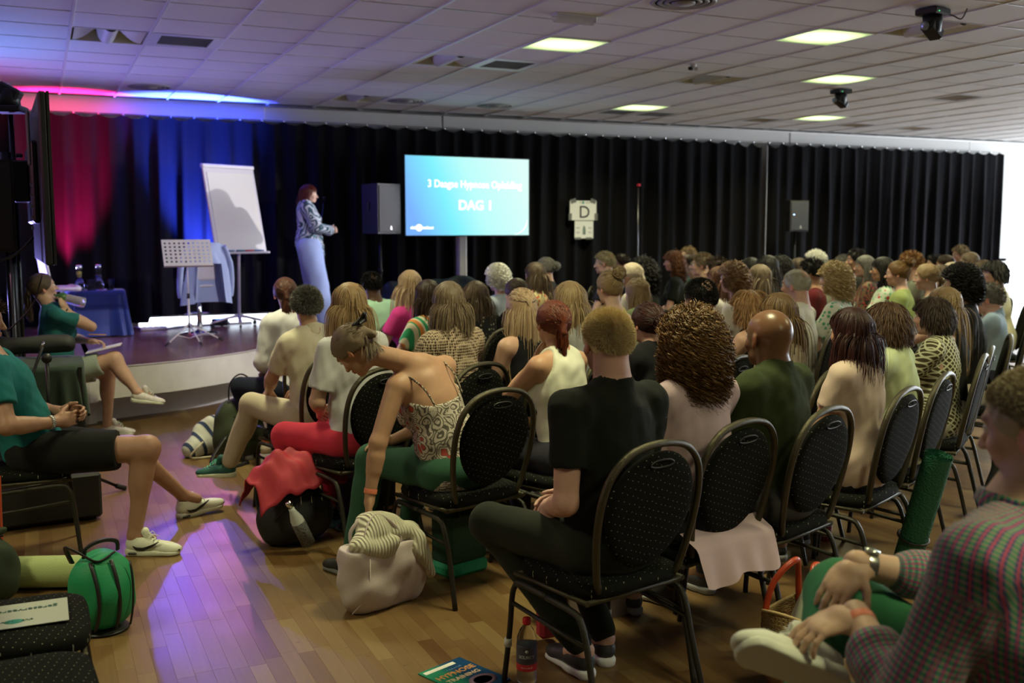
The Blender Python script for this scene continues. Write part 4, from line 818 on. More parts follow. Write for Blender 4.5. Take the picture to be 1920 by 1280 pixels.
def shoe(t, ank, fd, mats, upv=(0, 0, 1), s=1.0, fine=False):
    """trainer: sole slab, rounded upper with collar, tongue, laces"""
    fd = np.array(fd, float); up_ = nrm(upv); fd = nrm(fd-up_*(fd@up_)); sd = np.cross(fd, up_); R = np.stack([sd, fd, up_], 1); um, sm_ = mats[0], mats[1]; hh = .006 if fine else .010
    def U(f):
        f.rc((0, -.045*s, .058*s), (0, .02*s, .060*s), .034*s, .035*s, .03); f.rc((0, .0, .05*s), (0, .13*s, .036*s), .036*s, .036*s, .03); f.el((0, .145*s, .030*s), (.041*s, .062*s, .030*s), None, .02); f.rc((0, -.035*s, .06*s), (0, -.03*s, .10*s), .034*s, .036*s, .02)
        f.rc((0, -.03*s, .105*s), (0, -.03*s, .2*s), .028*s, .028*s, .004, True); f.plane((0, 0, .098*s), nrm((0, .25, 1))); f.plane((0, 0, .018*s), (0, 0, -1.))
    def So(f):
        f.rc((0, -.045*s, .02*s), (0, .02*s, .02*s), .040*s, .038*s, .03); f.rc((0, .02*s, .02*s), (0, .15*s, .02*s), .038*s, .047*s, .03); f.plane((0, 0, .034*s), nrm((0, .06, 1))); f.plane((0, 0, 0.0), nrm((0, .02, -1)))
    off = np.array(ank)-R@np.array((0, -.035*s, .088*s)); 
    if up_[2] > .95 and ank[2] < .14: off[2] = 0
    Mx = Matrix.Translation(Vector(off)) @ Matrix(R.tolist()).to_4x4()
    e = blob('shoe', U, (-.07*s, -.12*s, -.02), (.07*s, .24*s, .14*s), hh, um, t); e.matrix_local = Mx
    b_ = blob('sole', So, (-.07*s, -.12*s, -.02), (.07*s, .24*s, .07*s), hh, sm_, e)
    if fine:
        b = MB()
        for k in range(5):
            y = .05+.018*k; z = .098-.010*k; b.tube([(-.022, y, z-.008), (0, y+.004, z+.001), (.022, y, z-.008)], .003, 5)
        for sg in (-1, 1): b.tube(smooth_path([(0, .045, .108), (sg*.02, .05, .118), (sg*.03, .06, .10), (sg*.012, .055, .10)], 3), .0022, 5); b.tube(smooth_path([(0, .045, .106), (sg*.015, .07, .10), (sg*.03, .085, .085)], 3), .002, 5)
        b.build('laces', mats[2] if len(mats) > 2 else sm_, e); blob('tongue', lambda f: f.rc((0, .035, .085), (0, .02, .122), .018, .022, .01), (-.05, -.03, .05), (.05, .08, .16), .006, um, e)
    return e
# ------------------------------------------------------------------ the audience
BLOND2 = ((.60, .46, .24), (.88, .78, .52)); BLOND2B = ((.28, .17, .08), (.55, .40, .22)); BLOND3 = ((.40, .26, .10), (.78, .64, .38)); BLONDL = ((.30, .19, .11), (.66, .50, .33)); DBLOND = ((.19, .12, .06), (.46, .34, .18))
CURLB = ((.07, .03, .008), (.34, .19, .06)); CURLB2 = ((.16, .08, .04), (.4, .25, .14)); MAROON = ((.018, .006, .005), (.075, .020, .016)); BROWNH = ((.045, .02, .01), (.17, .09, .045)); DKBR = ((.02, .011, .007), (.075, .042, .026)); BLK = ((.006, .005, .005), (.03, .026, .024))
STRAW = ((.16, .07, .025), (.48, .28, .12)); WAVY = ((.06, .03, .012), (.26, .16, .07)); REDBR = ((.09, .035, .016), (.30, .15, .08)); PALEB = ((.42, .33, .24), (.75, .66, .52)); REDH = ((.05, .010, .005), (.24, .055, .02)); ASH = ((.05, .032, .02), (.19, .13, .085)); ASHB = ((.12, .085, .055), (.36, .27, .18))
WHITEH = ((.78, .76, .70), (.95, .94, .88)); GREY = ((.10, .095, .085), (.32, .30, .27)); GREYW = ((.30, .29, .24), (.6, .57, .48)); GREYB = ((.3, .25, .15), (.6, .52, .36)); SALT = ((.06, .06, .056), (.42, .41, .36)); DKRED = ((.03, .010, .007), (.15, .05, .03)); GINGER = ((.10, .035, .015), (.34, .14, .06))
def H(style, c, **k): return dict(style=style, mat=hair_mat(*c), **k)
NEAR = dict(res=.0085, hres=.005, handres=.0042); NEAR2 = dict(res=.0105, hres=.0065); MID = dict(res=.0135, hres=.009); MIDF = dict(res=.0105, hres=.007); MIDF2 = dict(res=.0135, hres=.0075); FAR = dict(res=.016, hres=.0085)
darkc = cloth((.02, .02, .025)); ishoe = (M('shoe_dark', (.05, .05, .05), .6), M('sole_pale', (.4, .4, .4), .6)); FIG = {}; nP = [0]; CHN = []
def P(x, y, rz, yaw, h, label, kw):
    d = dict(male=False, bust=True, bottom=darkc, top=darkc, shoe=ishoe); d.update(kw); nP[0] += 1; r = random.Random(nP[0])
    if d['male']: d['bust'] = False
    if 'arms' not in kw: d['arms'] = r.choice(['lap', 'lap', 'wide', 'cross', 'write'])
    if 'skin' not in kw: d['skin'] = r.choice([FAIR, LIGHT, PINK])
    if 'lean' not in kw: d['lean'] = r.uniform(.0, .10)
    if 'pitch' not in kw: d['pitch'] = r.uniform(-.05, .06)
    d.setdefault('roll', r.uniform(-.05, .05)); d['hair'] = dict(d['hair'], seed=nP[0]) if 'hair' in d else None
    drp = d.pop('drape', False)
    i = figure('person', label, (x, y, 0), rz, h=h, yaw=yaw*.85, group='seated audience', **d); FIG[label] = i
    CHN.append(chair(x-math.sin(rz)*.06, y+math.cos(rz)*.06, rz, 'black dotted banquet chair under the '+' '.join(label.split()[:9]).rstrip(',')))
    if drp:
        def dfn(u, v):
            x = (u-.5)*.46; a = min(1, v*4); b_ = max(0, (v-.25)/.75); return (x*(1-.02*v), -.125-.085*a-.055*b_*(1-.25*(2*u-1)**2)-.010*math.sin(u*21+v)*b_, .545-.045*a-(.13+.015*math.sin(u*9))*b_)
        MB().grid(dfn, 50, 14).build('blouse_hem', d['top'], i['t'])
    return i
P(1.793, 3.059, 0.207, -0.332, 1.380, 'man in a black t-shirt with cropped blond hair on the nearest chair', dict(male=True,fat=1.12,hair=H('crop',BLOND2,N=14000,w=.0016,L=.016,h=.006),top=cloth((.012,.014,.012)),crew=True,bottom=cloth((.022,.026,.018)),sleeve=.62,skin=PINK,beard=(.30,.20,.13),**NEAR,arms=dict(wL=(-.12,.20,.66),wR=(.05,.26,.66),pL=(-.5,-.9,-.4)),legs=dict(kL=(-.20,.46,.56),kR=(.12,.44,.54),aL=(.02,.16,.10),aR=(.16,.20,.10)),toe=((.1,1,0),(.5,1,0)),shoe=(M('shoe_black_white',(.03,.03,.035),.5),white,black)))
P(2.283, 3.255, 0.275, -0.347, 1.330, 'woman with big brown curls in a pale pink blouse', dict(hair=H('curly',CURLB,N=6500,w=.003,vol=.036,L=.21),top=cloth((.60,.45,.48)),crew=True,sleeve=.9,drape=True,bottom=cloth((.03,.03,.04)),**NEAR,fat=1.15))
P(2.748, 3.335, 0.340, -0.359, 1.330, 'bald brown-skinned man in a dark green t-shirt', dict(male=True,fat=1.22,hs=1.07,skin=BROWN,top=cloth((.030,.042,.014)),crew=True,sr=.3,sleeve=.65,bottom=cloth((.05,.05,.05)),**NEAR))
P(3.398, 3.573, 0.430, -0.373, 1.300, 'woman with a dark maroon bob and a beige blouse', dict(hair=H('bob',MAROON,N=9000,w=.0026,vol=.016,L=.245),top=cloth((.60,.46,.38)),sleeve=.6,loose=.02,bottom=cloth((.02,.02,.02)),skin=TAN,**NEAR,fat=1.05))
P(3.912, 3.841, 0.501, -0.380, 1.290, 'woman with short brown hair in a pale green t-shirt', dict(hair=H('pixie',BROWNH,N=6000,w=.003,vol=.018,L=.11),top=cloth((.55,.62,.36)),crew=True,sleeve=.6,bottom=cloth((.45,.42,.3)),**NEAR,fat=1.08))
P(4.684, 4.283, 0.608, -0.383, 1.270, 'woman with short dark brown hair in a lattice-print blouse', dict(hair=H('pixie',DKBR,N=6000,w=.003,vol=.016,L=.09),top=pattern('lattice',(.06,.045,.015),(.62,.62,.42)),sleeve=.6,bottom=cloth((.5,.47,.36)),collar=True,**NEAR,fat=1.1))
P(5.052, 4.546, 0.659, -0.381, 1.310, 'woman with long blonde hair and bare shoulders beside the lattice blouse', dict(hair=H('long',DBLOND,N=3000,w=.004,L=.45),top=cloth((.02,.02,.02)),sleeve=0,bottom=cloth((.5,.47,.4)),**NEAR2))
P(5.742, 4.984, 0.755, -0.373, 1.410, 'tall man with dark curly hair in a black t-shirt, end of the nearest row', dict(male=True,fat=1.1,hair=H('curly',BLK,N=3200,w=.0035,vol=.022,L=.10),top=cloth((.012,.012,.013)),sleeve=.62,bottom=cloth((.5,.45,.35)),**NEAR2))
P(6.436, 5.395, 0.670, -0.180, 1.260, 'balding man in a light blue shirt behind the curly dark-haired man', dict(male=True,hair=H('crop',GREY,N=1400,w=.003),top=cloth((.36,.48,.62)),collar=True,sleeve=.9,bottom=cloth((.04,.04,.06)),**MID))
P(4.027, 5.122, 0.523, -0.363, 1.280, 'woman with a strawberry blonde updo in a black tank top', dict(hair=H('pixie',STRAW,N=3000,w=.004,vol=.03,L=.13),top=cloth((.01,.01,.011)),sleeve=0,bottom=cloth((.03,.03,.04)),**NEAR2,glasses=True))
P(3.520, 4.191, 0.461, -0.385, 1.330, 'woman with wavy brown hair falling behind the bald man', dict(hair=H('long',WAVY,N=2600,w=.005,L=.36),top=cloth((.3,.25,.2)),sleeve=.6,bottom=cloth((.03,.03,.04)),**MID))
P(4.931, 5.764, 0.602, -0.290, 1.380, 'grey man with shaved hair in a white t-shirt', dict(male=True,fat=1.05,hair=H('crop',GREYW,N=7000,w=.002,L=.006),top=cloth((.66,.64,.56)),sleeve=.62,bottom=cloth((.04,.04,.05)),**NEAR2,skin=PINK))
P(5.153, 6.950, 0.667, -0.250, 1.360, 'woman with straight long red-brown hair in a white blouse', dict(hair=H('long',REDBR,N=2400,w=.004,L=.36),top=cloth((.68,.64,.6)),sleeve=1.6,bottom=cloth((.03,.03,.04)),**MID))
P(4.908, 6.427, 0.629, -0.285, 1.400, 'person with light brown curls behind the white blouse', dict(hair=H('curly',CURLB2,N=1600,w=.005,vol=.02,L=.12),top=cloth((.6,.55,.5)),**MID))
P(3.435, 4.837, 0.477, -0.405, 1.380, 'man with a dark fade haircut beside the white blouse', dict(male=True,hair=H('crop',BLK,N=7000,w=.002,L=.016),top=cloth((.6,.58,.5)),sleeve=.62,bottom=cloth((.04,.04,.05)),**NEAR2,skin=LIGHT))
P(3.471, 5.876, 0.515, -0.426, 1.390, 'woman with a messy blonde bun and an undercut', dict(hair=H('bun',DBLOND,N=2800,w=.0045,L=.2),top=cloth((.6,.5,.2)),sleeve=0,bottom=cloth((.03,.03,.04)),**NEAR2,arms='chin'))
P(4.191, 6.663, 0.594, -0.360, 1.290, 'blonde woman with hair clipped up right of the messy bun', dict(hair=H('half',DBLOND,N=2200,w=.0045,L=.3),top=cloth((.2,.25,.12)),**MID))
P(4.881, 7.873, 0.696, -0.252, 1.370, 'woman with a pale blonde ponytail in the middle rows', dict(hair=H('pony',PALEB,N=1500,w=.005,L=.3),top=cloth((.5,.45,.4)),**MID))
P(2.955, 4.628, 0.439, -0.435, 1.270, 'woman with dark red-brown bun in a black top', dict(hair=H('updo',MAROON,N=3000,w=.004,L=.2),top=cloth((.01,.01,.012)),sleeve=.6,bottom=cloth((.02,.02,.02)),**NEAR2))
P(2.341, 4.410, 0.393, -0.469, 1.310, 'woman with tied-back red hair in a white tank top, hand on chin', dict(hair=H('pony',REDH,N=6500,w=.0026,L=.14),top=cloth((.64,.64,.52)),sleeve=0,tank=.05,bottom=cloth((.03,.03,.04)),**NEAR,arms='chin',skin=TAN,pitch=-.12,lean=.16))
P(2.841, 5.245, 0.451, -0.463, 1.360, 'woman with shoulder-length blonde hair behind the red-haired woman', dict(hair=H('bob',DBLOND,N=2600,w=.004,vol=.022,L=.26),top=cloth((.3,.3,.3)),**MID))
P(2.456, 5.161, 0.422, -0.491, 1.330, 'woman with long half-up blonde hair in a black tank top', dict(hair=H('half',BLONDL,N=7000,w=.003,L=.42,flat=True),top=cloth((.01,.01,.012)),sleeve=0,tank=.03,bottom=cloth((.03,.03,.04)),**NEAR))
P(3.274, 6.977, 0.546, -0.476, 1.300, 'woman with dark hair in a brown ponytail behind the half-up blonde', dict(hair=H('pony',DKBR,N=2000,w=.004,L=.26),top=cloth((.03,.03,.035)),**MID))
P(4.159, 8.436, 0.679, -0.344, 1.370, 'woman with long brown hair in a red and cream floral top', dict(hair=H('long',ASH,N=1800,w=.005,L=.36),top=pattern('floral',(.5,.42,.22),(.5,.04,.03),(.3,.02,.02)),sleeve=.5,**MID))
P(4.765, 9.425, 0.778, -0.154, 1.385, 'grey-haired woman with a low bun in a black top, front rows', dict(hair=H('updo',GREY,N=1600,w=.005),top=cloth((.012,.012,.014)),**MID,eyes=True))
P(3.613, 8.054, 0.621, -0.447, 1.360, 'woman with short curly white hair in a lilac top', dict(hair=H('curly',WHITEH,N=2000,w=.005,vol=.014,L=.07),top=cloth((.36,.42,.52)),**MID))
P(2.925, 6.914, 0.518, -0.518, 1.290, 'woman with a brown bob in a black polka-dot top', dict(hair=H('bob',ASH,N=3000,w=.004,vol=.02,L=.23),top=pattern('polka',(.012,.012,.014),(.5,.5,.42)),sleeve=.6,**MID))
P(2.033, 5.185, 0.394, -0.524, 1.380, 'woman with an ash-blonde bob in a beige crochet top', dict(hair=H('bob',ASHB,N=7000,w=.003,vol=.012,L=.20),top=pattern('crochet',(.44,.34,.24),(.05,.025,.012)),sleeve=.9,inf=.018,**NEAR,bottom=cloth((.05,.05,.06))))
P(2.451, 6.621, 0.472, -0.560, 1.320, 'woman with wavy dark brown hair in a striped green and orange top', dict(hair=H('long',DKBR,N=2000,w=.005,L=.30),top=pattern('stripe',(.6,.55,.42),(.02,.28,.12),(.6,.2,.05)),sleeve=.6,**MID))
P(2.578, 7.341, 0.511, -0.585, 1.360, 'woman with long pale blonde hair in a bright pink top', dict(hair=H('long',BLONDL,N=2600,w=.0045,L=.36),top=cloth((.62,.05,.28)),sleeve=.6,**MID))
P(2.493, 8.063, 0.536, -0.647, 1.320, 'dark-skinned man with short black hair in a mint hooded shirt', dict(male=True,hs=.95,skin=(.10,.05,.03),hair=H('crop',BLK,N=3500,w=.003,L=.018),top=cloth((.42,.68,.50)),inf=.02,sleeve=1.6,**MID,hood=True))
P(1.519, 5.246, 0.359, -0.564, 1.380, 'woman with a thick blonde bob in a white t-shirt and red trousers', dict(hair=H('bob',BLOND2B,N=8000,w=.003,vol=.018,L=.24),top=cloth((.60,.60,.62)),crew=True,sleeve=.75,bottom=cloth((.66,.05,.09)),**NEAR,fat=1.12,legs=dict(kL=(-.20,.40,.54),kR=(.1,.42,.54)),arms=dict(wL=(-.08,.24,.68),wR=(.08,.26,.68),pL=(-.8,-.7,-.5)),hem=-.07,shoe=(black,black)))
P(1.464, 5.980, 0.376, -0.614, 1.320, 'woman with short salt-and-pepper hair in a cream polo and beige trousers', dict(hair=H('short',SALT,N=8000,w=.0028,L=.03),top=cloth((.62,.57,.44)),collar=True,sleeve=.75,bottom=cloth((.52,.46,.33)),**NEAR,arms='write',legs=dict(kL=(-.16,.44,.60),kR=(.12,.40,.56),aL=(-.22,.62,.20),aR=(.08,.22,.10)),toe=((-.7,.8,.25),(0,1,0)),shoe=(M('shoe_teal',(.02,.10,.09),.7),M('sole_cream',(.65,.68,.5),.6),M('lace_mint',(.1,.5,.35),.6)),shoefine=True,skin=TAN,tilt=-.03))
P(1.611, 7.161, 0.427, -0.694, 1.330, 'woman with a dark reddish ponytail in a white shirt and navy trousers', dict(hair=H('pony',DKRED,N=3800,w=.0034,L=.2),top=cloth((.62,.61,.66)),sleeve=1.45,inf=.018,bottom=cloth((.012,.016,.03)),**MIDF,arms='lap',lean=.12,legs=dict(kL=(-.16,.42,.54),kR=(.12,.42,.54))))
P(5.674, 9.719, 0.853, 0.031, 1.420, 'older man with short fair hair in profile left of the thin stand', dict(male=True,hair=H('crop',GREYB,N=1500,w=.004,L=.03),top=cloth((.03,.03,.04)),**FAR))
P(6.846, 11.297, 1.023, 0.376, 1.360, 'man with brown hair and glasses beside the fair-haired older man', dict(male=True,hair=H('short',DKBR,N=900,w=.005,L=.03),top=cloth((.03,.03,.05)),glasses=True,**FAR))
P(5.247, 8.249, 0.739, -0.182, 1.380, 'person with a large mass of black hair near the thin stand', dict(hair=H('curly',BLK,N=1400,w=.006,vol=.04,L=.22),top=cloth((.02,.02,.02)),**FAR))
P(6.641, 9.863, 0.914, 0.140, 1.420, 'woman in profile with curly ginger hair and a black t-shirt, arms folded', dict(hair=H('curly',GINGER,N=1500,w=.005,vol=.014,L=.26),top=cloth((.010,.012,.010)),sleeve=.7,**FAR,arms='lap',fat=1.15))
P(8.219, 11.876, 1.120, 0.431, 1.430, 'person with golden hair at the curtain behind the ginger curls', dict(hair=H('short',DBLOND,N=700,w=.006,L=.04),top=cloth((.05,.05,.05)),**FAR))
P(7.590, 10.886, 1.026, 0.315, 1.360, 'woman with dark brown hair in profile behind the ginger-haired woman', dict(hair=H('bob',DKBR,N=900,w=.006),top=cloth((.05,.12,.1)),**FAR))
P(7.198, 10.238, 0.965, 0.219, 1.300, 'woman with grey-brown hair and glasses left of the fair young man', dict(hair=H('updo',ASH,N=900,w=.006),top=cloth((.3,.36,.2)),glasses=True,**FAR))
P(6.280, 8.763, 0.827, -0.020, 1.420, 'young man with short fair hair in profile in the far rows', dict(male=True,hair=H('crop',ASHB,N=1500,w=.004,L=.03),top=cloth((.04,.03,.03)),**FAR))
P(5.847, 7.931, 0.757, -0.131, 1.400, 'person with short dark hair behind the straight red-brown hair', dict(male=True,hair=H('short',DKBR,N=900,w=.005,L=.04),top=cloth((.05,.05,.05)),**FAR))
P(6.741, 8.586, 0.841, 0.003, 1.380, 'woman with dark hair and large glasses by the curtain gap', dict(hair=H('bob',BLK,N=900,w=.006),top=cloth((.03,.02,.03)),glasses=True,**FAR,skin=TAN))
P(5.790, 7.244, 0.718, -0.174, 1.360, 'woman in profile with long light brown hair below the curtain gap', dict(hair=H('long',ASHB,N=1300,w=.006,L=.34),top=cloth((.2,.16,.12)),**FAR))
P(6.367, 7.896, 0.783, -0.083, 1.420, 'woman with straight black hair just right of the curtain gap', dict(hair=H('long',BLK,N=900,w=.006,L=.3),top=cloth((.02,.02,.02)),**FAR))
P(6.841, 8.287, 0.829, -0.014, 1.380, 'woman with thick dark curly hair under the far loudspeaker', dict(hair=H('curly',BLK,N=1200,w=.006,vol=.02,L=.22),top=cloth((.02,.02,.02)),**FAR,skin=TAN))
P(7.788, 9.114, 0.922, 0.117, 1.350, 'woman with brown hair right of the far loudspeaker', dict(hair=H('bob',ASH,N=900,w=.006),top=cloth((.06,.05,.05)),**FAR))
P(6.482, 7.382, 0.763, -0.104, 1.390, 'man with short black hair in a dark red shirt', dict(male=True,hair=H('short',BLK,N=1400,w=.005,L=.04),top=cloth((.10,.012,.015)),**FAR,skin=TAN))
P(7.548, 8.497, 0.875, 0.050, 1.440, 'old man with thin white hair at the back of the far rows', dict(male=True,hair=H('short',WHITEH,N=1300,w=.005,L=.035),top=cloth((.05,.05,.05)),**FAR,skin=PINK))
P(7.091, 7.874, 0.819, -0.026, 1.360, 'balding man with glasses in profile left of the blonde curls', dict(male=True,hair=H('crop',GREY,N=700,w=.004),top=cloth((.3,.3,.25)),glasses=True,**FAR))
P(5.429, 5.869, 0.635, -0.246, 1.400, 'woman with thick blonde curls in a white and green blouse', dict(hair=H('curly',BLOND3,N=3000,w=.005,vol=.022,L=.14),top=pattern('floral',(.66,.68,.62),(.08,.35,.2),(.6,.62,.55)),sleeve=.7,**MID,fat=1.1))
P(8.847, 9.523, 0.990, 0.188, 1.360, 'person with cropped grey hair behind the blonde curls', dict(male=True,hair=H('short',GREY,N=1200,w=.005,L=.03),top=cloth((.1,.1,.1)),**FAR))
P(8.338, 8.773, 0.926, 0.110, 1.440, 'man with black hair at the curtain behind the grey crop', dict(male=True,hair=H('short',BLK,N=800,w=.006,L=.04),top=cloth((.03,.03,.03)),**FAR,skin=TAN))
P(7.804, 8.105, 0.866, 0.034, 1.400, 'woman with smooth grey hair in a black and grey patterned blouse', dict(hair=H('bob',GREY,N=1100,w=.006,vol=.01),top=pattern('swirl',(.02,.02,.015),(.12,.13,.07)),sleeve=1.6,**FAR,fat=1.1))
P(7.162, 7.220, 0.789, -0.062, 1.410, 'woman with black bob and glasses in a white, green and red top', dict(hair=H('bob',BLK,N=1300,w=.006),top=pattern('floral',(.55,.6,.5),(.05,.4,.15),(.5,.03,.05)),glasses=True,**FAR,skin=TAN))
P(7.053, 6.895, 0.768, -0.086, 1.380, 'woman with brown top bun and dark glasses in an olive top', dict(hair=H('bun',CURLB,N=1800,w=.005),top=cloth((.30,.36,.13)),glasses=True,sleeve=.7,**MID,skin=PINK))
P(8.285, 7.948, 0.879, 0.047, 1.420, 'person with short ginger-grey hair and a red scarf in a grey top', dict(hair=H('short',STRAW,N=1300,w=.005,L=.05),top=cloth((.16,.17,.13)),**FAR))
P(6.971, 6.434, 0.742, -0.112, 1.370, 'young woman with smooth blonde hair tied back, left of a brunette profile', dict(hair=H('pony',DBLOND,N=1500,w=.005,L=.1),top=cloth((.3,.35,.3)),**MIDF2))
P(7.812, 7.077, 0.813, -0.029, 1.330, 'young woman with straight brown hair next to the smooth blonde', dict(hair=H('bob',ASH,N=1300,w=.005,L=.2),top=cloth((.2,.2,.2)),**MIDF2))
P(8.295, 7.401, 0.851, 0.014, 1.340, 'woman with pale blonde hair partly hidden by the dark curls', dict(hair=H('bob',PALEB,N=1200,w=.005),top=cloth((.5,.1,.1)),glasses=True,**MIDF2))
P(9.768, 9.018, 0.995, 0.167, 1.360, 'person with dark hair in the last rows left of the grey girl', dict(hair=H('short',BLK,N=700,w=.006,L=.04),top=cloth((.03,.03,.03)),**FAR))
P(9.418, 8.516, 0.955, 0.126, 1.380, 'person with dark brown hair and shadowed face in the last rows', dict(hair=H('bob',DKBR,N=800,w=.006),top=cloth((.03,.03,.03)),**FAR,skin=TAN))
P(9.035, 7.696, 0.897, 0.062, 1.350, 'bald man with tanned head behind the dark curly hair', dict(male=True,hair=H('crop',ASH,N=900,w=.003,L=.008),top=cloth((.1,.1,.1)),**FAR,skin=TAN))
P(9.250, 8.046, 0.924, 0.091, 1.420, 'person with smooth light brown hair before the pleated curtain end', dict(hair=H('bob',ASHB,N=900,w=.006,vol=.01),top=cloth((.1,.1,.1)),**FAR))
P(11.016, 9.745, 1.076, 0.225, 1.450, 'person with a pink face turned to the room by the far curtain', dict(hair=H('short',ASHB,N=800,w=.006,L=.04),top=cloth((.1,.1,.1)),**FAR,skin=PINK))
P(8.402, 6.972, 0.835, -0.004, 1.360, 'woman with short spiky black hair in a cream blouse by the window', dict(hair=H('pixie',BLK,N=1700,w=.006,vol=.03,L=.11),top=cloth((.55,.52,.38)),sleeve=.8,loose=.02,**FAR))
# ------------------------------------------------------------------ figures posed one by one
def loc_(o, rz, p): return Rz(-rz)@(np.array(p, float)-np.array((o[0], o[1], 0.)))
def dirl(rz, d): return Rz(-rz)@np.array(d, float)
def special(o, rz, label, Wd, **kw):
    """joint targets given in room coordinates"""
    q = lambda k: tuple(loc_(o, rz, Wd[k])); lg = {}
    for a, b in (('kL', 'kL'), ('kR', 'kR'), ('aL', 'aL'), ('aR', 'aR')):
        if a in Wd: lg[b] = q(a)
    ar = dict(wL=q('wL'), wR=q('wR'))
    for k in ('pL', 'pR'):
        if k in Wd: ar[k] = tuple(dirl(rz, Wd[k]))
    if 'hc' in Wd: kw['hc'] = q('hc')
    if 'toe' in Wd: kw['toe'] = [tuple(dirl(rz, d)) for d in Wd['toe']]
    if 'up' in Wd: kw['shoeup'] = {k: tuple(dirl(rz, v)) for k, v in Wd['up'].items()}
    if 'hands' in Wd: kw['hands'] = {i: tuple(dirl(rz, v) if j < 3 else v for j, v in enumerate(h)) for i, h in Wd['hands'].items()}
    return figure('person', label, (o[0], o[1], 0), rz, arms=ar, legs=lg, **kw)
def band(name, i, side, mat, parent, t0=.0, r=.031, w=.018, **kw):
    a = i['wr'][side]; e = i['el'][side]; u = nrm(e-a); p = a+u*t0; b = MB(); b.tube([p-u*w/2, p-u*w/2*.6, p+u*w/2*.6, p+u*w/2], [r*.98, r, r, r*.98], 20, cap=False); return b.build(name, mat, parent, **kw)
white_sh = (M('shoe_white', (.70, .72, .60), .6, bump=.2, bscale=300), M('sole_white', (.66, .68, .56), .55), M('lace_white', (.75, .77, .66), .7))
# woman in paisley, bending down to her bag
o = (1.74, 4.36); rz = .33
i = special(o, rz, 'woman in a paisley camisole bending sideways to the pale bag', dict(hc=(1.27, 4.44, 1.13), wL=(1.285, 4.33, .435), wR=(1.50, 4.62, .66), kL=(1.42, 4.70, .56), kR=(1.72, 4.80, .53), aL=(1.30, 4.66, .10), aR=(1.66, 4.92, .09), pL=(-.9, -.3, .1), pR=(.6, -.6, -.5),
    hands={0: ((-.15, -.1, -1), (.9, -.1, 0), (0, 1, 0), .75, (.7, .8, .9, 1.0))}, toe=[(-.4, 1, 0), (-.3, 1, 0)]), male=False, bust=True, lean=.34, tilt=-.22, yaw=.25, pitch=.85, roll=-.25, h=1.33, fat=1.12, res=.0085, hres=.005, handres=.004,
    top=pattern('paisley', (.52, .46, .38), (.10, .085, .065), (.36, .045, .03)), topname='camisole', sleeve=0, tank=.045, scoop=.40, scoopy=-.75, hem=-.09, inf=.009, bottom=cloth((.035, .10, .06)), skin=TAN, shoe=(M('shoe_black', (.02, .02, .02), .6), M('sole_grey', (.2, .2, .2), .6)), hair=H('pony', ASHB, N=5200, w=.003, L=.10, vol=.014), group='seated audience')
t = i['t']; B_ = i['B']
for sg in (-1, 1):
    MB().tube(smooth_path([B_(sg*.115, .085, .40), B_(sg*.122, .045, .485), B_(sg*.118, -.02, .507), B_(sg*.11, -.078, .46), B_(sg*.10, -.112, .40), B_(sg*.09, -.122, .32)], 5), .006, 6, flat=.5).build('strap', pattern('paisley', (.52, .46, .38), (.10, .085, .065), (.36, .045, .03)), t)
band('wristband', i, 0, M('wristband_orange', (.75, .22, .12), .5), t, .02, .030, .022)
hcw = i['hc']; Rh = i['Rh']; b = MB()
for k in range(9): a = k*.35-1.2; b.tube(smooth_path([hcw+Rh@np.array((.03*math.sin(a*2), -.10, .045+.02*math.cos(a))), hcw+Rh@np.array((.035*math.cos(a), -.15-.02*math.sin(a), .06)), hcw+Rh@np.array((.03*math.sin(a), -.13, .035))], 4), .004, 5)
b.build('hair_claw', M('claw_black', (.015, .015, .015), .3), i['hair'])
chair(1.74-math.sin(rz)*.05+.03, 4.36+math.cos(rz)*.03, rz-.05, 'black dotted banquet chair under the bending woman in paisley')
# woman drinking from a shaker, beside the stage
o = (.10, 8.74); rz = -1.42
i = special(o, rz, 'woman in a teal t-shirt and shorts drinking from a shaker beside the stage', dict(hc=(.02, 8.80, 1.225), wR=(.165, 8.60, 1.06), wL=(.34, 8.66, .80), kR=(.51, 8.56, .66), kL=(.48, 8.80, .55), aR=(.66, 8.46, .40), aL=(.45, 8.86, .09), pR=(.15, -.15, -1), pL=(-.2, 1, -.4),
    hands={1: ((-.15, .3, 1), (-.5, .6, .2), (1, 0, .3), .8), 0: ((1, -.3, -.1), (.1, -.4, -1), (.2, -1, 0), .7)}, toe=[(.8, -.15, 0), (1, -.1, -.15)], up={1: (.15, 0, 1)}), male=False, bust=True, lean=-.02, yaw=.1, pitch=-.2, h=1.335, res=.0105, hres=.006, handres=.005, top=cloth((.03, .16, .17)), sleeve=.55, bottom=cloth((.36, .42, .36)), pleg=.86, pinf=.018, skin=FAIR, shoe=(M('shoe_whitepink', (.72, .68, .66), .55, bump=.2, bscale=200, var=.12, vscale=60), white_sh[1], white_sh[2]), shoefine=True, hair=H('pony', ASH, N=3600, w=.0035, L=.17), group=None)
i['t'].pop('group', None) if 'group' in i['t'] else None
band('bracelet', i, 1, black, i['t'], .015, .027, .012)
chair(.02, 8.76, rz, 'black banquet chair beside the stage under the drinking woman')
t = thing('shaker_bottle', 'clear shaker bottle with green lid tilted at the drinking woman\'s mouth', 'bottle', (.13, 8.66, 1.155)); t.rotation_euler = Vector((1, -.12, -.28)).to_track_quat('Z', 'Y').to_euler()
